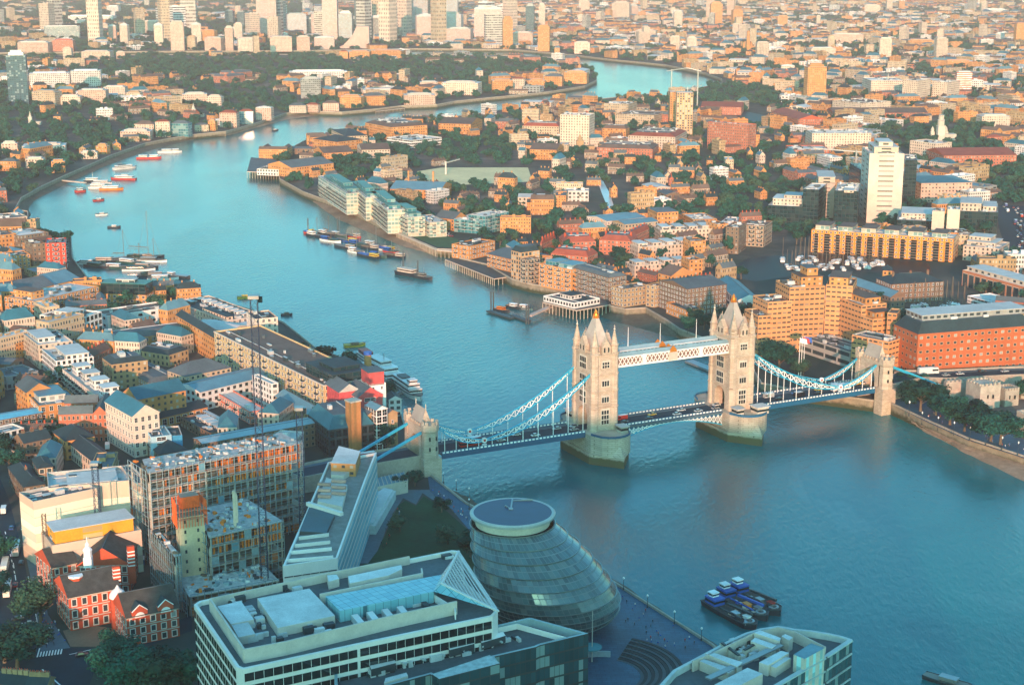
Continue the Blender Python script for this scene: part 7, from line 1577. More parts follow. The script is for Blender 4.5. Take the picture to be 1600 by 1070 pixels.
# ---------------------------------------------------------------- piers and pontoons
def deckpile(name, label, top, z, n, mat=TIMBER, cat='pier'):
    P = [G(*q, z) for q in top]; r_ = thing(name, label, cat, (P[0].x, P[0].y, 0)); off = offof(r_); mb = MB(); mb.prism([(p.x, p.y) for p in P], z - .8, z, 1, 0, bot=True); mb.build('deck', [mat, CREAM], r_, loc=off)
    k = 0
    for a, b2 in zip(P, P[1:] + P[:1]):
        m_ = max(1, int((b2 - a).length / 3.2))
        for i in range(m_):
            if k >= n: break
            p = a.lerp(b2, i / m_); q = MB(); q.bar((p.x, p.y, -2), (p.x, p.y, z - .8), .5); q.build('pile', STONE, r_, loc=off); k += 1
    return r_
occ = lambda pts: occupy([(G(*q).x, G(*q).y) for q in pts])
deckpile('timber_deck', 'dark timber deck on pale piles in front of the orange wharf', [T('G', p) for p in ((1172, 535), (1475, 655), (1580, 640), (1430, 565), (1260, 525))], 5.6, 60, plain('deck_dark', (.07, .08, .08)))
deckpile('quay_deck', 'piled edge of the quay lawn', [T('G', p) for p in ((872, 372), (1120, 478), (1245, 488), (1245, 480), (1122, 468), (880, 366))], 6.2, 50, STONE_P)
pr = deckpile('pier', 'piled pier platform carrying the low white river police building', [T('H', p) for p in ((190, 800), (400, 850), (605, 815), (600, 770), (390, 720), (215, 765))], 7, 44, plain('pier_deck', (.12, .12, .12)))
bld('H', OF, 'low white river building with black flat roof standing on the pier', (385, 805), (195, 760), (590, 785), 4.2, 'W', rm='d', z0=7, cat='building', bay=3, fl=4.2, dens=.2, hero=True, ww=(.5, .35), wk='d', pent=((.35, .7, .3, .7, 3, 'W', 'd'),))
deckpile('pier', 'old pier building end with white piled front in the river bend', [(386, 268), (436, 270), (440, 250), (392, 246)], 7.5, 24, ROOF_GREY); bld('M', W, 'white open pier building with dark roof in the river bend', (5, 1045), (140, 1050), (10, 985), 7, 'W', rm='d', cat='warehouse', dens=.2)
deckpile('jetty', 'ruined dark timber jetties on the far bank of the bend', [T('M', p) for p in ((740, 690), (920, 670), (915, 640), (745, 655))], 4, 30)
def pontoon(label, tl, a, b2, w, z=1.0, mat=METAL_D, name='pontoon'):
    p, q = G(*T(tl, a), z), G(*T(tl, b2), z); mb = MB(); mb.bar(p, q, w, 1.2); return tag(mb.build(name, mat), label, 'pontoon')
pontoon('floating pontoon with lifeboats off the white pier building', 'H', (0, 880), (105, 920), 4); pontoon('far end of the lifeboat pontoon', 'G', (1440, 855), (1585, 900), 4); pontoon('walkway ramp from the pontoon to the pier building', 'H', (110, 885), (240, 828), 3, 4, plain('ramp_pink', (.5, .36, .3)))
pontoon('long pale passenger pontoon seen between the bridge towers', 'K', (1095, 95), (1260, 160), 6, 1, METAL); pontoon('white landing pier running to the moored cruisers', 'F', (360, 45), (530, 62), 3, 3, CREAM); pontoon('mooring pontoon by the warehouse flats', 'F', (600, 665), (1130, 720), 5, .8)
pontoon('landing stage beside the white party boat', 'B', (800, 275), (870, 300), 8, .8, METAL)
pile = MB(); pile.bar((0, 0, -2), (0, 0, 13), 1.0); pm_ = pile.mesh('mooring_pile', METAL_D)
for k, (tl, x, y) in enumerate((('G', 323, 370), ('G', 507, 370), ('G', 912, 580), ('G', 1455, 845), ('G', 1470, 845), ('H', 88, 935), ('H', 102, 938), ('G', 1003, 640))): tag(link('mooring_pile', pm_, None, G(*T(tl, (x, y)), 0)), 'dark tall mooring pile standing in the river', 'mooring pile', 'dark mooring piles in the river')
# ---------------------------------------------------------------- boats
HB = {}
def hull_mb(L, B, H, sheer=.4, bluff=.5):
    mb = MB(); n = 10; S = []
    for i in range(n + 1):
        t = i / n; x = -L / 2 + L * t; w = B / 2 * (1 if t < 1 - bluff * .6 else max(.03, max(0, 1 - ((t - (1 - bluff * .6)) / (bluff * .6)) ** 2) ** .6)) * (.82 + .18 * min(1, t * 6)); z = H + sheer * (2 * t - 1) ** 2 * (1.5 if t > .5 else .6)
        S.append(((x, -w, z), (x, w, z), (x, -w * .8, -.6), (x, w * .8, -.6)))
    for a, b2 in zip(S, S[1:]):
        mb.face([a[2], b2[2], b2[0], a[0]]); mb.face([b2[3], a[3], a[1], b2[1]])
        mb.face([a[0], b2[0], b2[1], a[1]], 1); mb.bar(a[0], b2[0], .18, .4, 2); mb.bar(a[1], b2[1], .18, .4, 2)
    mb.face([S[0][0], S[0][1], S[0][3], S[0][2]]); return mb
def boat(name, label, tl, at_, rz, L, B, H, hullm, deckm, cabins=(), masts=(), group=None, cat='boat', extra=None, z=.1, bluff=.5):
    r_ = thing(name, label, cat, G(*T(tl, at_), z), rz, group); key = (L, B, H, hullm.name, deckm.name, bluff)
    if key not in HB: HB[key] = hull_mb(L, B, H, bluff=bluff).mesh('hull', [hullm, deckm, METAL_D])
    link('hull', HB[key], r_)
    for (x, y, l, w, z0, h, mt, gl) in cabins:
        mb = MB(); mb.box((x, y, z0), (l, w, h), 0, 0)
        if gl: mb.box((x, y, z0 + h * .4), (l + .1, w + .1, h * .35), 0, 1)
        mb.box((x, y, z0 + h), (l + .5, w + .4, .15), 0, 0); mb.build('cabin', [mt, GLASS], r_)
    for (x, h, k) in masts:
        mb = MB(); mb.bar((x, 0, H), (x, 0, H + h), .28); 
        if k: mb.bar((x, 0, H + h * .15), (x - h * .45, 0, H + h * .2), .22); mb.bar((x, 0, H + h), (x + L * .3, 0, H), .1); mb.bar((x, 0, H + h), (x - L * .3, 0, H), .1); mb.bar((x, -.4, H + h * .2), (x - h * .4, -.4, H + h * .25), .5, .5)
        mb.build('mast', TIMBER if k else METAL, r_)
    return r_
BW_, DK, RD, BLB, OR = plain('boat_white', (.75, .74, .72), .4), plain('boat_deck', (.20, .19, .17), .8), plain('boat_red', (.5, .05, .04), .5), plain('boat_blue', (.02, .10, .40), .5), plain('boat_orange', (.7, .2, .02), .5)
HD = plain('hull_dark', (.02, .03, .045), .5); HG = plain('hull_green', (.03, .08, .07), .5); YL = plain('boat_yellow', (.7, .45, .05), .5)
a0 = math.atan2((G(658, 622, 0) - G(612, 590, 0)).y, (G(658, 622, 0) - G(612, 590, 0)).x)
boat('party_boat', 'white three deck party cruiser moored nearest the bridge', 'B', (945, 290), a0, 40, 9, 2.4, BW_, DK, ((-3, 0, 30, 7.6, 2.4, 2.5, BW_, 1), (-4, 0, 26, 7, 5, 2.3, BW_, 1), (6, 0, 5, 4.5, 7.4, 2, BW_, 1), (-8, 0, 9, 5, 7.4, .7, METAL_D, 0)), bluff=.7)
boat('paddle_boat', 'white tiered river boat with a thin black funnel behind the brewery', 'B', (785, 185), a0 + .1, 42, 11, 2, BW_, DK, ((-2, 0, 34, 10, 2, 2.6, BW_, 1), (-2, 0, 28, 9, 4.8, 2.6, BW_, 1), (-4, 0, 18, 7, 7.6, 2.4, BW_, 1)), ((2, 12, 0),))
boat('paddle_boat', 'pale pleasure boat with red trim behind the tiered river boat', 'B', (690, 100), a0, 30, 8, 2, BW_, DK, ((0, 0, 22, 6.5, 2, 2.4, BW_, 1), (-3, 0, 12, 5.5, 4.5, 2, RD, 1)), ((6, 6, 0),))
boat('launch', 'round yellow boat alone off the brewery wharf', 'B', (612, 2), .3, 14, 6, 1.2, YL, YL, ((0, 0, 5, 3, 1.2, .8, TIMBER, 0),), bluff=1)
boat('launch', 'tiny yellow boat off the cream wharf', 'F', (1515, 775), .2, 11, 4, 1, YL, YL, ((0, 0, 4, 2.2, 1, 1.2, YL, 1),)); boat('launch', 'small dark boat just beyond the cream wharf end', 'G', (190, 882), 0, 8, 3, .9, HD, DK, ((0, 0, 3, 2, .9, 1, TIMBER, 1),))
boat('river_cruiser', 'white and red cruiser off the left bank, rightmost of the three under way', 'L', (1052, 945), .15, 30, 8, 2, BW_, BW_, ((-4, 0, 12, 6.4, 2, 2.4, BW_, 1), (7, 0, 8, 6, 2, 2.4, BW_, 1)), cat='cruise boat'); boat('river_cruiser', 'white and red cruiser off the left bank, middle of the three under way', 'L', (922, 982), .1, 30, 8, 2, RD, BW_, ((-7, 0, 10, 6.4, 2, 2.4, BW_, 1), (6, 0, 10, 6, 2, 2.4, BW_, 1)), cat='cruise boat')
boat('river_cruiser', 'white cruiser with dark roof, nearest the moored group', 'L', (775, 1045), .7, 30, 7.5, 2, BW_, BW_, ((-2, 0, 20, 5.6, 2, 2.4, BW_, 1), (-4, 0, 9, 4, 4.6, .5, METAL_D, 0)), cat='cruise boat')
for k, (x, y, rz, hm, l) in enumerate(((765, 42, 2.9, RD, 'long white catamaran with a red hull line'), (690, 105, .1, OR, 'orange hulled boat at the end of the moored group'), (610, 95, .15, BW_, 'white passenger boat in the middle of the moored group'), (630, 70, .12, BW_, 'second white passenger boat of the moored group'), (500, 118, .6, RD, 'red tug at the near end of the moored group'), (575, 55, .1, HD, 'dark tall funnelled boat at the back of the moored group'))):
    boat('passenger_boat', l, 'F', (x, y), rz, (30, 25, 22, 22, 12, 20)[k], 6.5, 1.8, hm, BW_ if k != 4 else DK, ((-1, 0, (21, 17, 15, 15, 5, 13)[k], 5, 1.8, 2.4, BW_, 1),) + (((-2, 0, 8, 4, 4.2, 1.6, BW_, 1),) if k in (0, 2) else ()), ((0, 9, 0),) if k > 3 else ())
A1 = math.atan2((G(700, 395, 0) - G(480, 360, 0)).y, (G(700, 395, 0) - G(480, 360, 0)).x)
ml = [(380, 395, 32, HD), (325, 375, 14, RD), (465, 425, 30, BW_), (545, 465, 34, HD), (625, 495, 24, BW_), (690, 520, 34, HD), (760, 520, 22, HG), (850, 520, 30, HD), (520, 395, 26, HG), (560, 425, 34, BLB), (640, 450, 30, HG), (700, 470, 26, HD), (745, 455, 32, BW_), (800, 480, 26, BW_), (840, 495, 22, RD), (600, 400, 22, RD), (450, 385, 30, HD)]
ML = ['dark sailing barge at the outer end of the moorings', 'red tug beside the outer mooring pile', 'pale barge second from the outer end', 'long dark barge with blue covers', 'small white cruiser in the front row of the moorings', 'long dark lighter in the front row', 'green barge at the inner end of the front row', 'dark ketch nearest the lone moored pair', 'green boat in the second row, outermost',
      'blue topped barge in the second row', 'green wheelhouse barge in the middle of the moorings', 'dark barge under a white sail', 'white glass roofed river boat in the moorings', 'white boat beside the glass roofed one', 'red boat at the inner end near the lawn', 'red cabin boat in the back row', 'dark barge with two raised masts']
for k, ((x, y, L, hm), l) in enumerate(zip(ml, ML)):
    cb = ((-L * .25, 0, L * .25, 3.6, 1.6, 2.2, (BW_, YL, BLB, CREAM)[k % 4], 1),) + (((L * .12, 0, L * .35, 3.8, 1.6, .8, (DK, BLB, HG, TIMBER)[k % 4], 0),) if k % 3 else ())
    boat('moored_barge', l, 'G', (x, y), A1 + rnd.uniform(-.12, .12) + (math.pi if k % 2 else 0), L * .8, 6, 1.6, hm, DK, cb, ((0, (16, 6, 9, 5)[k % 4], 1 if k in (0, 7, 11, 16, 2) else 0),), 'boats moored off the far bank')
boat('moored_barge', 'dark hulled ship with a pale deckhouse moored alone in mid river', 'G', (948, 635), A1, 26, 8, 2.6, HD, DK, ((-2, 0, 16, 6, 2.6, 2.6, CREAM, 1),), ((-8, 8, 0), (8, 8, 0))); boat('moored_barge', 'small dark tug behind the lone ship with the pale deckhouse', 'G', (1040, 655), A1, 18, 6, 1.8, HD, DK, ((-2, 0, 6, 3.5, 1.8, 2.4, DK, 1),), ((0, 7, 0),))
boat('lifeboat', 'orange topped lifeboat on the pontoon', 'G', (1525, 858), A1, 14, 4.5, 1.5, HD, OR, ((-1, 0, 6, 3, 1.5, 1.8, OR, 1),), bluff=.9); boat('lifeboat', 'second dark lifeboat behind the orange topped one', 'H', (15, 838), A1, 14, 4.5, 1.5, HD, OR, ((-1, 0, 5, 3, 1.5, 1.8, BW_, 1),)); boat('lifeboat', 'grey patrol boat at the foot of the ramp', 'H', (80, 845), A1 + .2, 13, 4.5, 1.5, METAL, DK, ((-1, 0, 5, 3, 1.5, 1.8, BW_, 1),))
for k, (x, y, L, hm, mh) in enumerate(((550, 565, 20, BW_, 0), (600, 585, 24, HD, 0), (670, 550, 28, HG, 0), (755, 545, 26, HD, 24), (800, 560, 24, HG, 0), (850, 535, 24, BW_, 12), (905, 530, 30, HD, 38), (940, 550, 26, BW_, 18), (720, 590, 22, HG, 0), (860, 605, 26, BW_, 0), (900, 590, 22, HD, 0), (970, 640, 28, HG, 0), (1010, 660, 24, BW_, 0), (930, 640, 20, HD, 0))):
    boat('moored_barge', 'house barge or sailing boat in the dark moorings by the dark glass warehouse', 'F', (x, y), rnd.uniform(-.5, .6), L, 5.5, 1.6, hm, DK, ((-L * .1, 0, L * .5, 3.8, 1.6, 2, (BW_, HG, CREAM, METAL)[k % 4], 1),), ((2, mh, 1),) if mh else (), 'barges in the near moorings')
boat('work_barge', 'long dark work boat lying just outside the near moorings', 'F', (1098, 648), -.55, 26, 7, 1.8, HD, DK, ((-6, 0, 5, 4, 1.8, 2, BW_, 1), (4, 0, 14, 5, 1.8, .5, METAL, 0))); boat('work_barge', 'dark flat barges at the inner end of the near moorings', 'F', (1110, 705), -.2, 34, 9, 1.6, HD, DK, ((0, 0, 20, 6, 1.6, .8, HG, 0),))
a2 = math.atan2((G(1170, 1000, 0) - G(1108, 965, 0)).y, (G(1170, 1000, 0) - G(1108, 965, 0)).x)
for k, (x, y, l, cm) in enumerate(((1320, 645, 'dark steel work barge with blue deckhouse, nearest the round office', BLB), (1390, 590, 'dark steel work barge with a blue crane boom in the middle of three', BLB), (1470, 560, 'dark steel work barge with blue and pink deckhouse, outermost of three', BLB))):
    b_ = boat('work_barge', l, 'E', (x + 35, y), a2, 30, 7.5, 1.8, HD, plain('work_deck', (.06, .06, .06)), ((-10, 0, 6, 5, 1.8, 2.6, cm, 1), (-11, 0, 3, 3, 4.5, 1.6, BW_, 1), (4, -1, 3, 2, 1.8, 1.6, OR if k == 1 else METAL, 0), (8, 1.2, 2.5, 2, 1.8, 1.2, (BW_, METAL, RD)[k], 0)), bluff=.3)
    mb = MB(); mb.bar((-5, 2, 3), (10, 2, 4.2), .9); mb.bar((-5, -2, 2.6), (9, -2.4, 3), .5); mb.tube((11, 0, 1.8), [(2, 0), (2, .8), (1.2, .8), (1.2, .2)], 14, 1, cap=False)
    for _ in range(14): mb.box((rnd.uniform(-3, 12), rnd.uniform(-2.8, 2.8), 1.8), (rnd.uniform(.4, 1.8), rnd.uniform(.4, 1.2), rnd.uniform(.3, 1.1)), 0, rnd.choice((0, 1, 2)))
    mb.build('deck_gear', [BLB if k == 1 else METAL_D, METAL, CREAM], b_)
boat('work_barge', 'dark barge tip at the bottom edge of the river', 'P', (1482, 1068), -.7, 18, 4.5, 1.2, HD, DK, ((0, 0, 6, 3, 1.4, 1.2, METAL, 0),))
for k, (tl, x, y) in enumerate((('F', 707, 340), ('F', 630, 262), ('F', 612, 172), ('M', 120, 810), ('M', 1168, 660))): boat('launch', 'tiny distant launch alone on the open river', tl, (x, y), .3 * k, 12, 4, 1.1, (HD, BW_, RD, HD, RD)[k], DK, ((0, 0, 4, 2.5, 1.1, 1.4, BW_, 1),), (), 'tiny launches on the open river')
# marina yachts
proto_y = boat('yacht', 'white yacht in the marina below the orange flats', 'I', (440, 590), .4, 13, 4, 1.2, BW_, BW_, ((0, 0, 5, 2.4, 1.2, .9, BW_, 1),), ((1, 15, 1),), 'yachts in the marina'); freeze(proto_y)
for k in range(34):
    t = k / 33; x = (90 + 880 * t) if k < 24 else (900 + (k - 24) * 34); y_ = rnd.uniform(535, 600) if k < 24 else rnd.uniform(820, 860)
    copy_tree(proto_y, G(*T('I', (x, y_)), LAND + .1), rnd.uniform(.9, 1.7), rnd.uniform(.8, 1.4), 'white yacht in the marina below the orange flats' if k < 24 else 'white yacht in the small dock behind the red hotel', 'yachts in the marina' if k < 24 else 'yachts in the small dock')
# ---------------------------------------------------------------- vehicles
def car_proto(name, label, cat, L, Wd, H, paint, kind='car'):
    r_ = thing(name, label, cat); mb = MB(); h = H * (.55 if kind == 'car' else .95); n = [(-L / 2, .35), (-L / 2, h * .95), (-L * .3, h), (L * .28, h), (L / 2, h * .8), (L / 2, .35)] if kind == 'car' else [(-L / 2, .4), (-L / 2, H), (L / 2 - .3, H), (L / 2, H * .6), (L / 2, .4)]
    for s_ in (-1, 1): mb.face([(x, s_ * Wd / 2, z) for x, z in (n if s_ > 0 else n[::-1])])
    for a, b2 in zip(n, n[1:] + n[:1]): mb.face([(a[0], -Wd / 2, a[1]), (b2[0], -Wd / 2, b2[1]), (b2[0], Wd / 2, b2[1]), (a[0], Wd / 2, a[1])])
    mb.build('body', paint, r_); g_ = MB()
    if kind == 'car':
        lo = [(-L * .36, -Wd * .45, h), (L * .22, -Wd * .45, h), (L * .22, Wd * .45, h), (-L * .36, Wd * .45, h)]; hi = [(-L * .26, -Wd * .36, H), (L * .08, -Wd * .36, H), (L * .08, Wd * .36, H), (-L * .26, Wd * .36, H)]; g_.hexa(lo, hi, 0); g_.box((-L * .09, 0, H), (L * .33, Wd * .7, .04), 0, 1)
    elif kind == 'bus':
        for z_ in (1.2, 3.0): g_.box((0, 0, z_), (L + .06, Wd + .06, .9), 0, 0)
        g_.box((0, 0, H), (L, Wd, .08), 0, 2)
    else: g_.box((L * .32, 0, H * .5), (L * .3, Wd + .05, H * .28), 0, 0); g_.box((-L * .1, 0, H), (L * .75, Wd, .08), 0, 2)
    g_.build('window', [GLASS, paint, BW_], r_)
    for sx in (-.3, .3):
        for sy in (-1, 1):
            w_ = MB(); 
            for a, b2 in (((0, 0)),): pass
            rg = [(sx * L + .34 * math.cos(i * .785), .34 + .34 * math.sin(i * .785)) for i in range(8)]
            for yy in (sy * Wd / 2 - .1, sy * Wd / 2 + .04): w_.face([(x, yy, z) for x, z in rg])
            for i in range(8): a, b2 = rg[i], rg[(i + 1) % 8]; w_.face([(a[0], sy * Wd / 2 - .1, a[1]), (b2[0], sy * Wd / 2 - .1, b2[1]), (b2[0], sy * Wd / 2 + .04, b2[1]), (a[0], sy * Wd / 2 + .04, a[1])])
            w_.build('wheel', METAL_D, r_)
    return freeze(r_)
used = set(); CARP = {}
cols = {'white': (.7, .7, .68), 'black': (.015, .015, .02), 'silver': (.4, .42, .43), 'red': (.4, .03, .02), 'blue': (.03, .08, .25), 'yellow': (.65, .4, .03)}
def vehicle(kind, col, p, rz, label, group):
    nm = {'car': 'parked_car', 'van': 'delivery_van', 'bus': 'double_decker_bus', 'truck': 'lorry'}[kind]; ct = {'car': 'car', 'van': 'van', 'bus': 'bus', 'truck': 'lorry'}[kind]; key = (kind, col)
    if nm == 'parked_car': nm = 'car'
    if key not in CARP: CARP[key] = car_proto(nm, label, ct, *{'car': (4.5, 1.8, 1.45), 'van': (6, 2.2, 2.6), 'bus': (11, 2.55, 4.3), 'truck': (12, 2.5, 3.7)}[kind], plain('paint_' + col, cols[col], .3, .03, spec=.6), {'truck': 'van'}.get(kind, kind)); o = CARP[key]; o.location = p; o.rotation_euler = (0, 0, rz); o['label'] = label; o['group'] = group; return o
    return copy_tree(CARP[key], p, rz, None, label, group)
rz0 = BRZ; cc = list(cols)
for lane, y_ in ((0, -2.6), (1, 2.6)):
    x = -124
    while x < 126:
        x += rnd.uniform(9, 24); kind = 'car'; 
        if abs(abs(x) - 41) < 8 and False: continue
        c_ = rnd.choices(cc, (4, 4, 3, .5, 1, .5))[0]; k2 = 'van' if rnd.random() < .15 else 'car'
        if abs(x + 112) < 9 or (lane == 0 and abs(x - 118) < 12): continue
        v_ = vehicle(k2, c_, local(x, y_, DZ + .02), rz0 + (math.pi if lane else 0), c_ + (' car' if k2 == 'car' else ' van') + ' in the traffic on the bridge deck', 'traffic on the bridge deck'); v_['label'] = c_ + (' car' if k2 == 'car' else ' van') + ' in the traffic on the bridge deck'
vehicle('bus', 'red', local(-112, -2.6, DZ + .02), rz0, 'red bus just inside the near bridge gate', 'buses on the bridge'); vehicle('bus', 'red', local(-165, 2.6, 12.8), rz0, 'red double decker bus with a white roof on the near approach under the blue ties', 'buses on the bridge'); 
vehicle('truck', 'white', local(112, -2.6, DZ + .02), rz0, 'brown and white open top tour bus near the far bridge gate', 'buses on the bridge'); vehicle('van', 'yellow', local(126, 2.6, DZ + .02), rz0 + math.pi, 'yellow van entering the far bridge gate', 'buses on the bridge')
for k, (x, y) in enumerate(((1425, 586), (1450, 583), (1478, 586), (1500, 584), (1535, 580), (1570, 580))): c_ = cc[k % 3]; vehicle('truck' if k == 1 else 'car', 'white' if k == 1 else c_, G(x, y + 1, 13.9), .15, ('white lorry' if k == 1 else c_ + ' car') + ' on the walled road right of the far gate', 'traffic on the right approach road')
for k, (x, y, kd, c_, l) in enumerate(((8, 890, 'truck', 'white', 'white roofed lorry in the street, rear one of a pair'), (12, 925, 'truck', 'white', 'white roofed lorry in the street, front one of a pair'), (26, 862, 'truck', 'silver', 'small tanker lorry in the street beside the white roofed pair'), (18, 826, 'car', 'blue', 'blue car at the top of the street'), (37, 826, 'car', 'white', 'white car at the top of the street'), (128, 1024, 'car', 'black', 'black car parked at the sandy yard gate'), (168, 700, 'van', 'white', 'white van in the dark yard by the slate hall'), (73, 895, 'van', 'red', 'red van beside the courthouse wall'), (222, 880, 'van', 'blue', 'blue skip lorry behind the courthouse'), (28, 968, 'car', 'black', 'black car waiting at the crossing'), (48, 975, 'car', 'silver', 'silver car in the middle of the crossing'), (30, 940, 'car', 'white', 'white car behind the black car at the crossing'), (24, 915, 'car', 'red', 'red car in the street left of the courthouse tree'), (4, 858, 'car', 'silver', 'silver car beside the rear lorry'), (33, 880, 'car', 'black', 'black car below the tanker lorry'), (6, 800, 'van', 'white', 'white van at the far end of the street'), (52, 1005, 'van', 'white', 'white van turning at the crossing'), (180, 1012, 'car', 'silver', 'silver car in the side street below the yard'), (230, 990, 'car', 'blue', 'blue car in the side street by the big trees'))):
    vehicle(kd, c_, G(x, y, LAND + .13), R(100) if y < 960 else R(20), l, 'vehicles in the near streets')
n = 0
for k in range(60):
    t = k / 60; x = 1578 + 25 * math.sin(t * 2.2) + rnd.uniform(-12, 16); y = 322 + 85 * t; c_ = rnd.choice(cc[:5]); vehicle('van' if k % 6 == 0 else 'car', c_, G(x, y, LAND + .1), R(80), c_ + (' van' if k % 6 == 0 else ' car') + ' in the queue on the wide road at the right edge', 'queue on the wide road at the right edge')
for k in range(26): c_ = rnd.choice(cc[:5]); t = (140 + k * 22, 520 + rnd.uniform(-6, 6)); vehicle('car', c_, G(*T('G', (1075 + (k % 13) * 11, 330 + (k % 13) * 4.6 + (k // 13) * 10)), LAND + .1), R(-30), c_ + ' car in the car park by the glass flats', 'cars by the glass flats')
# ---------------------------------------------------------------- lamps, flags, people
LP = thing('street_lamp', 'black cast lamp with a white globe on the river wall', 'street lamp', group='globe lamps along the near river wall'); mb = MB(); mb.tube((0, 0, 0), [(.35, 0), (.3, .8), (.12, 1), (.09, 4.4)], 8); mb.build('post', METAL_D, LP); mb = MB(); mb.tube((0, 0, 4.4), [(.1, 0), (.42, .3), (.42, .6), (.1, .95)], 10); mb.build('globe', PAINTW, LP); freeze(LP)
LPS = [T('B', (1162, 850)), T('B', (1240, 895)), T('B', (1320, 945)), T('E', (690, 480)), T('E', (838, 590)), T('E', (1005, 690)), T('E', (1172, 795)), (733, 796), (775, 822)]
LP.location = G(*LPS[0], LAND + 1)
for p in LPS[1:]: copy_tree(LP, G(*p, LAND + 1))
LP2 = copy_tree(LP, G(1420, 650), 0, (1, 1, 1.6), 'lamp post on the far river walk under the plane trees', 'lamps on the far river walk'); freeze(LP2); KID[LP2.name] = list(LP.children)
for k in range(7): copy_tree(LP2, G(1440 + k * 25, 660 + k * 8 + 4), 0, (.8, .8, 1.4), None, None)
for k, (x, y) in enumerate(((188, 195), (203, 190), (218, 185))):
    p = G(*T('J', (x, y)), LAND); f_ = thing('flagpole', 'white flagpole with a pale flag beside the hotel terrace', 'flagpole', p, group='flagpoles beside the hotel terrace'); mb = MB(); mb.tube((0, 0, 0), [(.25, 0), (.12, 24)], 6); mb.build('pole', PAINTW, f_); mb = MB(); mb.face([(0, 0, 23.5), (4, .5, 22.5), (4.5, 0, 19.5), (0, 0, 20.8)]); mb.build('flag', (BW_, RD, BLB)[k], f_)
for k, (x, z_) in enumerate(((-41.15 + 22, 10), (0, 10), (22, 10))):
    f_ = thing('flagpole', ('flagpole on the walkway near the left tower', 'flagpole at the middle of the high walkway', 'flagpole on the walkway near the right tower')[k], 'flagpole', local(x, 5.2, 52)); mb = MB(); mb.tube((0, 0, 0), [(.2, 0), (.1, z_)], 6); mb.build('pole', PAINTW, f_)
def person_mesh(stride, shirt, legs):
    v = [(0, 0, .95), (0, 0, 1.2), (0, 0, 1.42), (0, 0, 1.52), (0, 0, 1.66), (0, .1, .9), (stride * .5, .11, .5), (stride, .11, .05), (0, -.1, .9), (-stride * .3, -.11, .5), (-stride, -.11, .06), (0, .2, 1.4), (-stride * .3, .26, 1.12), (stride * .1, .26, .88), (0, -.2, 1.4), (stride * .3, -.26, 1.12), (stride * .6, -.26, .92), (stride + .14, .11, .04), (-stride + .14, -.11, .04)]
    e = [(0, 1), (1, 2), (2, 3), (3, 4), (0, 5), (5, 6), (6, 7), (0, 8), (8, 9), (9, 10), (2, 11), (11, 12), (12, 13), (2, 14), (14, 15), (15, 16), (7, 17), (10, 18)]; rr_ = [.15, .14, .15, .06, .105, .09, .065, .045, .09, .065, .045, .06, .045, .035, .06, .045, .035, .035, .035]
    me = bpy.data.meshes.new('person'); me.from_pydata(v, e, []); o = bpy.data.objects.new('tmp', me); scene.collection.objects.link(o); sk = o.modifiers.new('s', 'SKIN')
    for i, w in enumerate(rr_): me.skin_vertices[0].data[i].radius = (w, w); me.skin_vertices[0].data[i].use_root = i == 0
    o.modifiers.new('b', 'SUBSURF').levels = 1; dg = bpy.context.evaluated_depsgraph_get(); out = bpy.data.meshes.new_from_object(o.evaluated_get(dg)); bpy.data.objects.remove(o); out.name = 'person'
    for m_ in (shirt, legs, plain('skin', (.5, .3, .2))): out.materials.append(m_)
    for p in out.polygons: z = p.center.z; p.material_index = 2 if z > 1.5 else (0 if z > .92 else 1)
    return out
PM = [person_mesh(s_, m1, m2) for s_, m1, m2 in ((.25, METAL_D, METAL_D), (.3, RD, METAL_D), (.1, BW_, BLB), (.2, BLB, DK))]; PD = ('person in dark clothes walking', 'person in a red top walking', 'person in a white top standing', 'person in a blue top walking')
def crowd(n, zonepx, where, g_, dz=.12, seed=1):
    r = random.Random(seed); W_ = [(G(*q).x, G(*q).y) for q in zonepx]; xs = [p[0] for p in W_]; ys = [p[1] for p in W_]; k = 0; t_ = 0
    while k < n and t_ < 4000:
        t_ += 1; p = (r.uniform(min(xs), max(xs)), r.uniform(min(ys), max(ys)))
        if not inside(p, W_) or taken(p, .5): continue
        i = r.randrange(4); o = link('person', PM[i], None, (p[0], p[1], LAND + dz), r.uniform(0, 6.28)); tag(o, PD[i] + ' ' + where, 'person', g_); k += 1
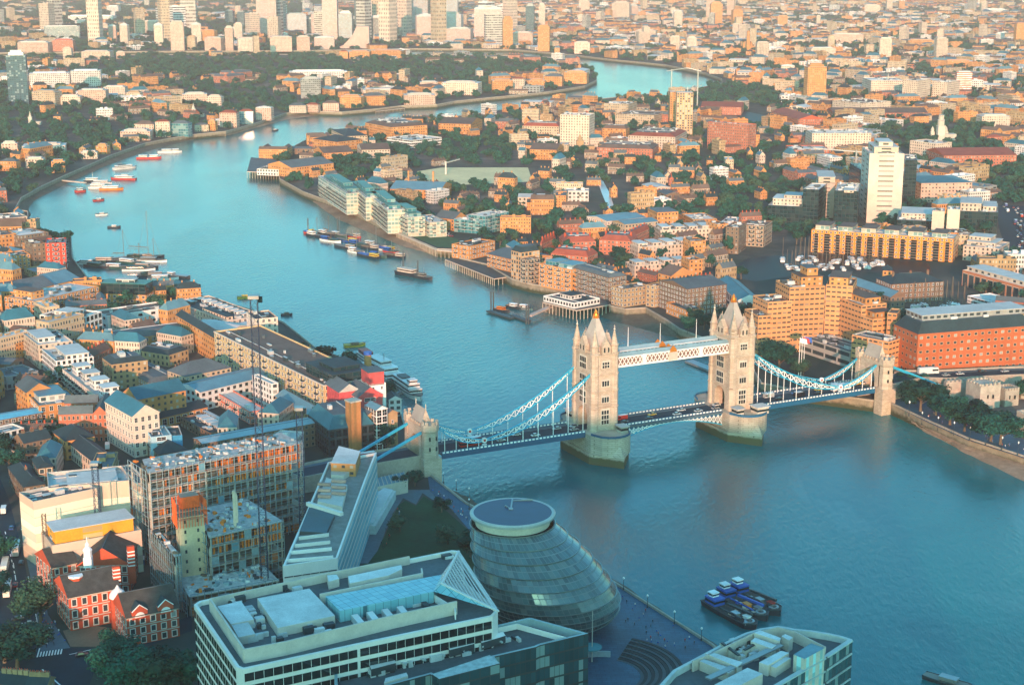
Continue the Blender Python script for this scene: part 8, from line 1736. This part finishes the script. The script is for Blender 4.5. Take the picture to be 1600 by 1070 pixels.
crowd(34, [(962, 925), (1105, 1015), (1060, 1050), (1000, 1000), (950, 960)], 'on the river walk by the amphitheatre', 'people on the river walk'); crowd(20, [(680, 765), (735, 810), (720, 820), (672, 772)], 'on the walk by the glass dome', 'people by the bridge foot', seed=4)
crowd(30, [(58, 960), (80, 965), (108, 1008), (70, 1012), (60, 985)], 'on the pavement by the crossing', 'people by the crossing', .18, 5); crowd(26, [(1440, 650), (1600, 712), (1600, 700), (1450, 640)], 'under the plane trees on the far river walk', 'people on the far river walk', seed=6)
crowd(14, [(590, 850), (622, 795), (632, 800), (598, 870)], 'on the path beside the park lawn', 'people on the park path', seed=9)
# chimneyed houses at the lower left corner
for A_, B_, C_, l in (((150, 1075), (-20, 1060), (190, 1010), 'old terrace with orange chimney stacks at the bottom left corner'), ((280, 1090), (160, 1085), (270, 1020), 'short old terrace end right of the orange chimney stacks')): bld('C', 'terraced_houses', l, A_, B_, C_, 8, 'Y', 'gable', 'd', cat='terraced houses', chim=5)
hz = bpy.data.materials.new('haze_air'); hz.use_nodes = True; hn_ = hz.node_tree; hn_.nodes.remove(hn_.nodes['Principled BSDF']); pv = hn_.nodes.new('ShaderNodeVolumePrincipled'); pv.inputs['Color'].default_value = (.98, .78, .74, 1); pv.inputs['Density'].default_value = HAZE; pv.inputs['Anisotropy'].default_value = 0.0
hn_.links.new(pv.outputs[0], hn_.nodes['Material Output'].inputs['Volume']); mb = MB(); mb.prism([(-13000, -700), (13000, -700), (13000, 13500), (-13000, 13500)], -1, 275, bot=True); tag(mb.build('haze', hz), kind='stuff')

p = G(*T('B', (696, 200))); mb = MB(); H_ = zfor(T('B', (696, 260)), T('B', (696, 55))[1]) - LAND; mb.tube((0, 0, 0), [(2.4, 0), (2.0, H_)], 10, 0); mb.tube((0, 0, H_), [(2.3, 0), (2.3, 1.6)], 10, 1); p = G(*T('B', (696, 260))); c_ = thing('brick_chimney', 'tall orange brick chimney with a blue cap above the brewery', 'chimney', p); mb.build('stack', [BRICK_O, BLB], c_)
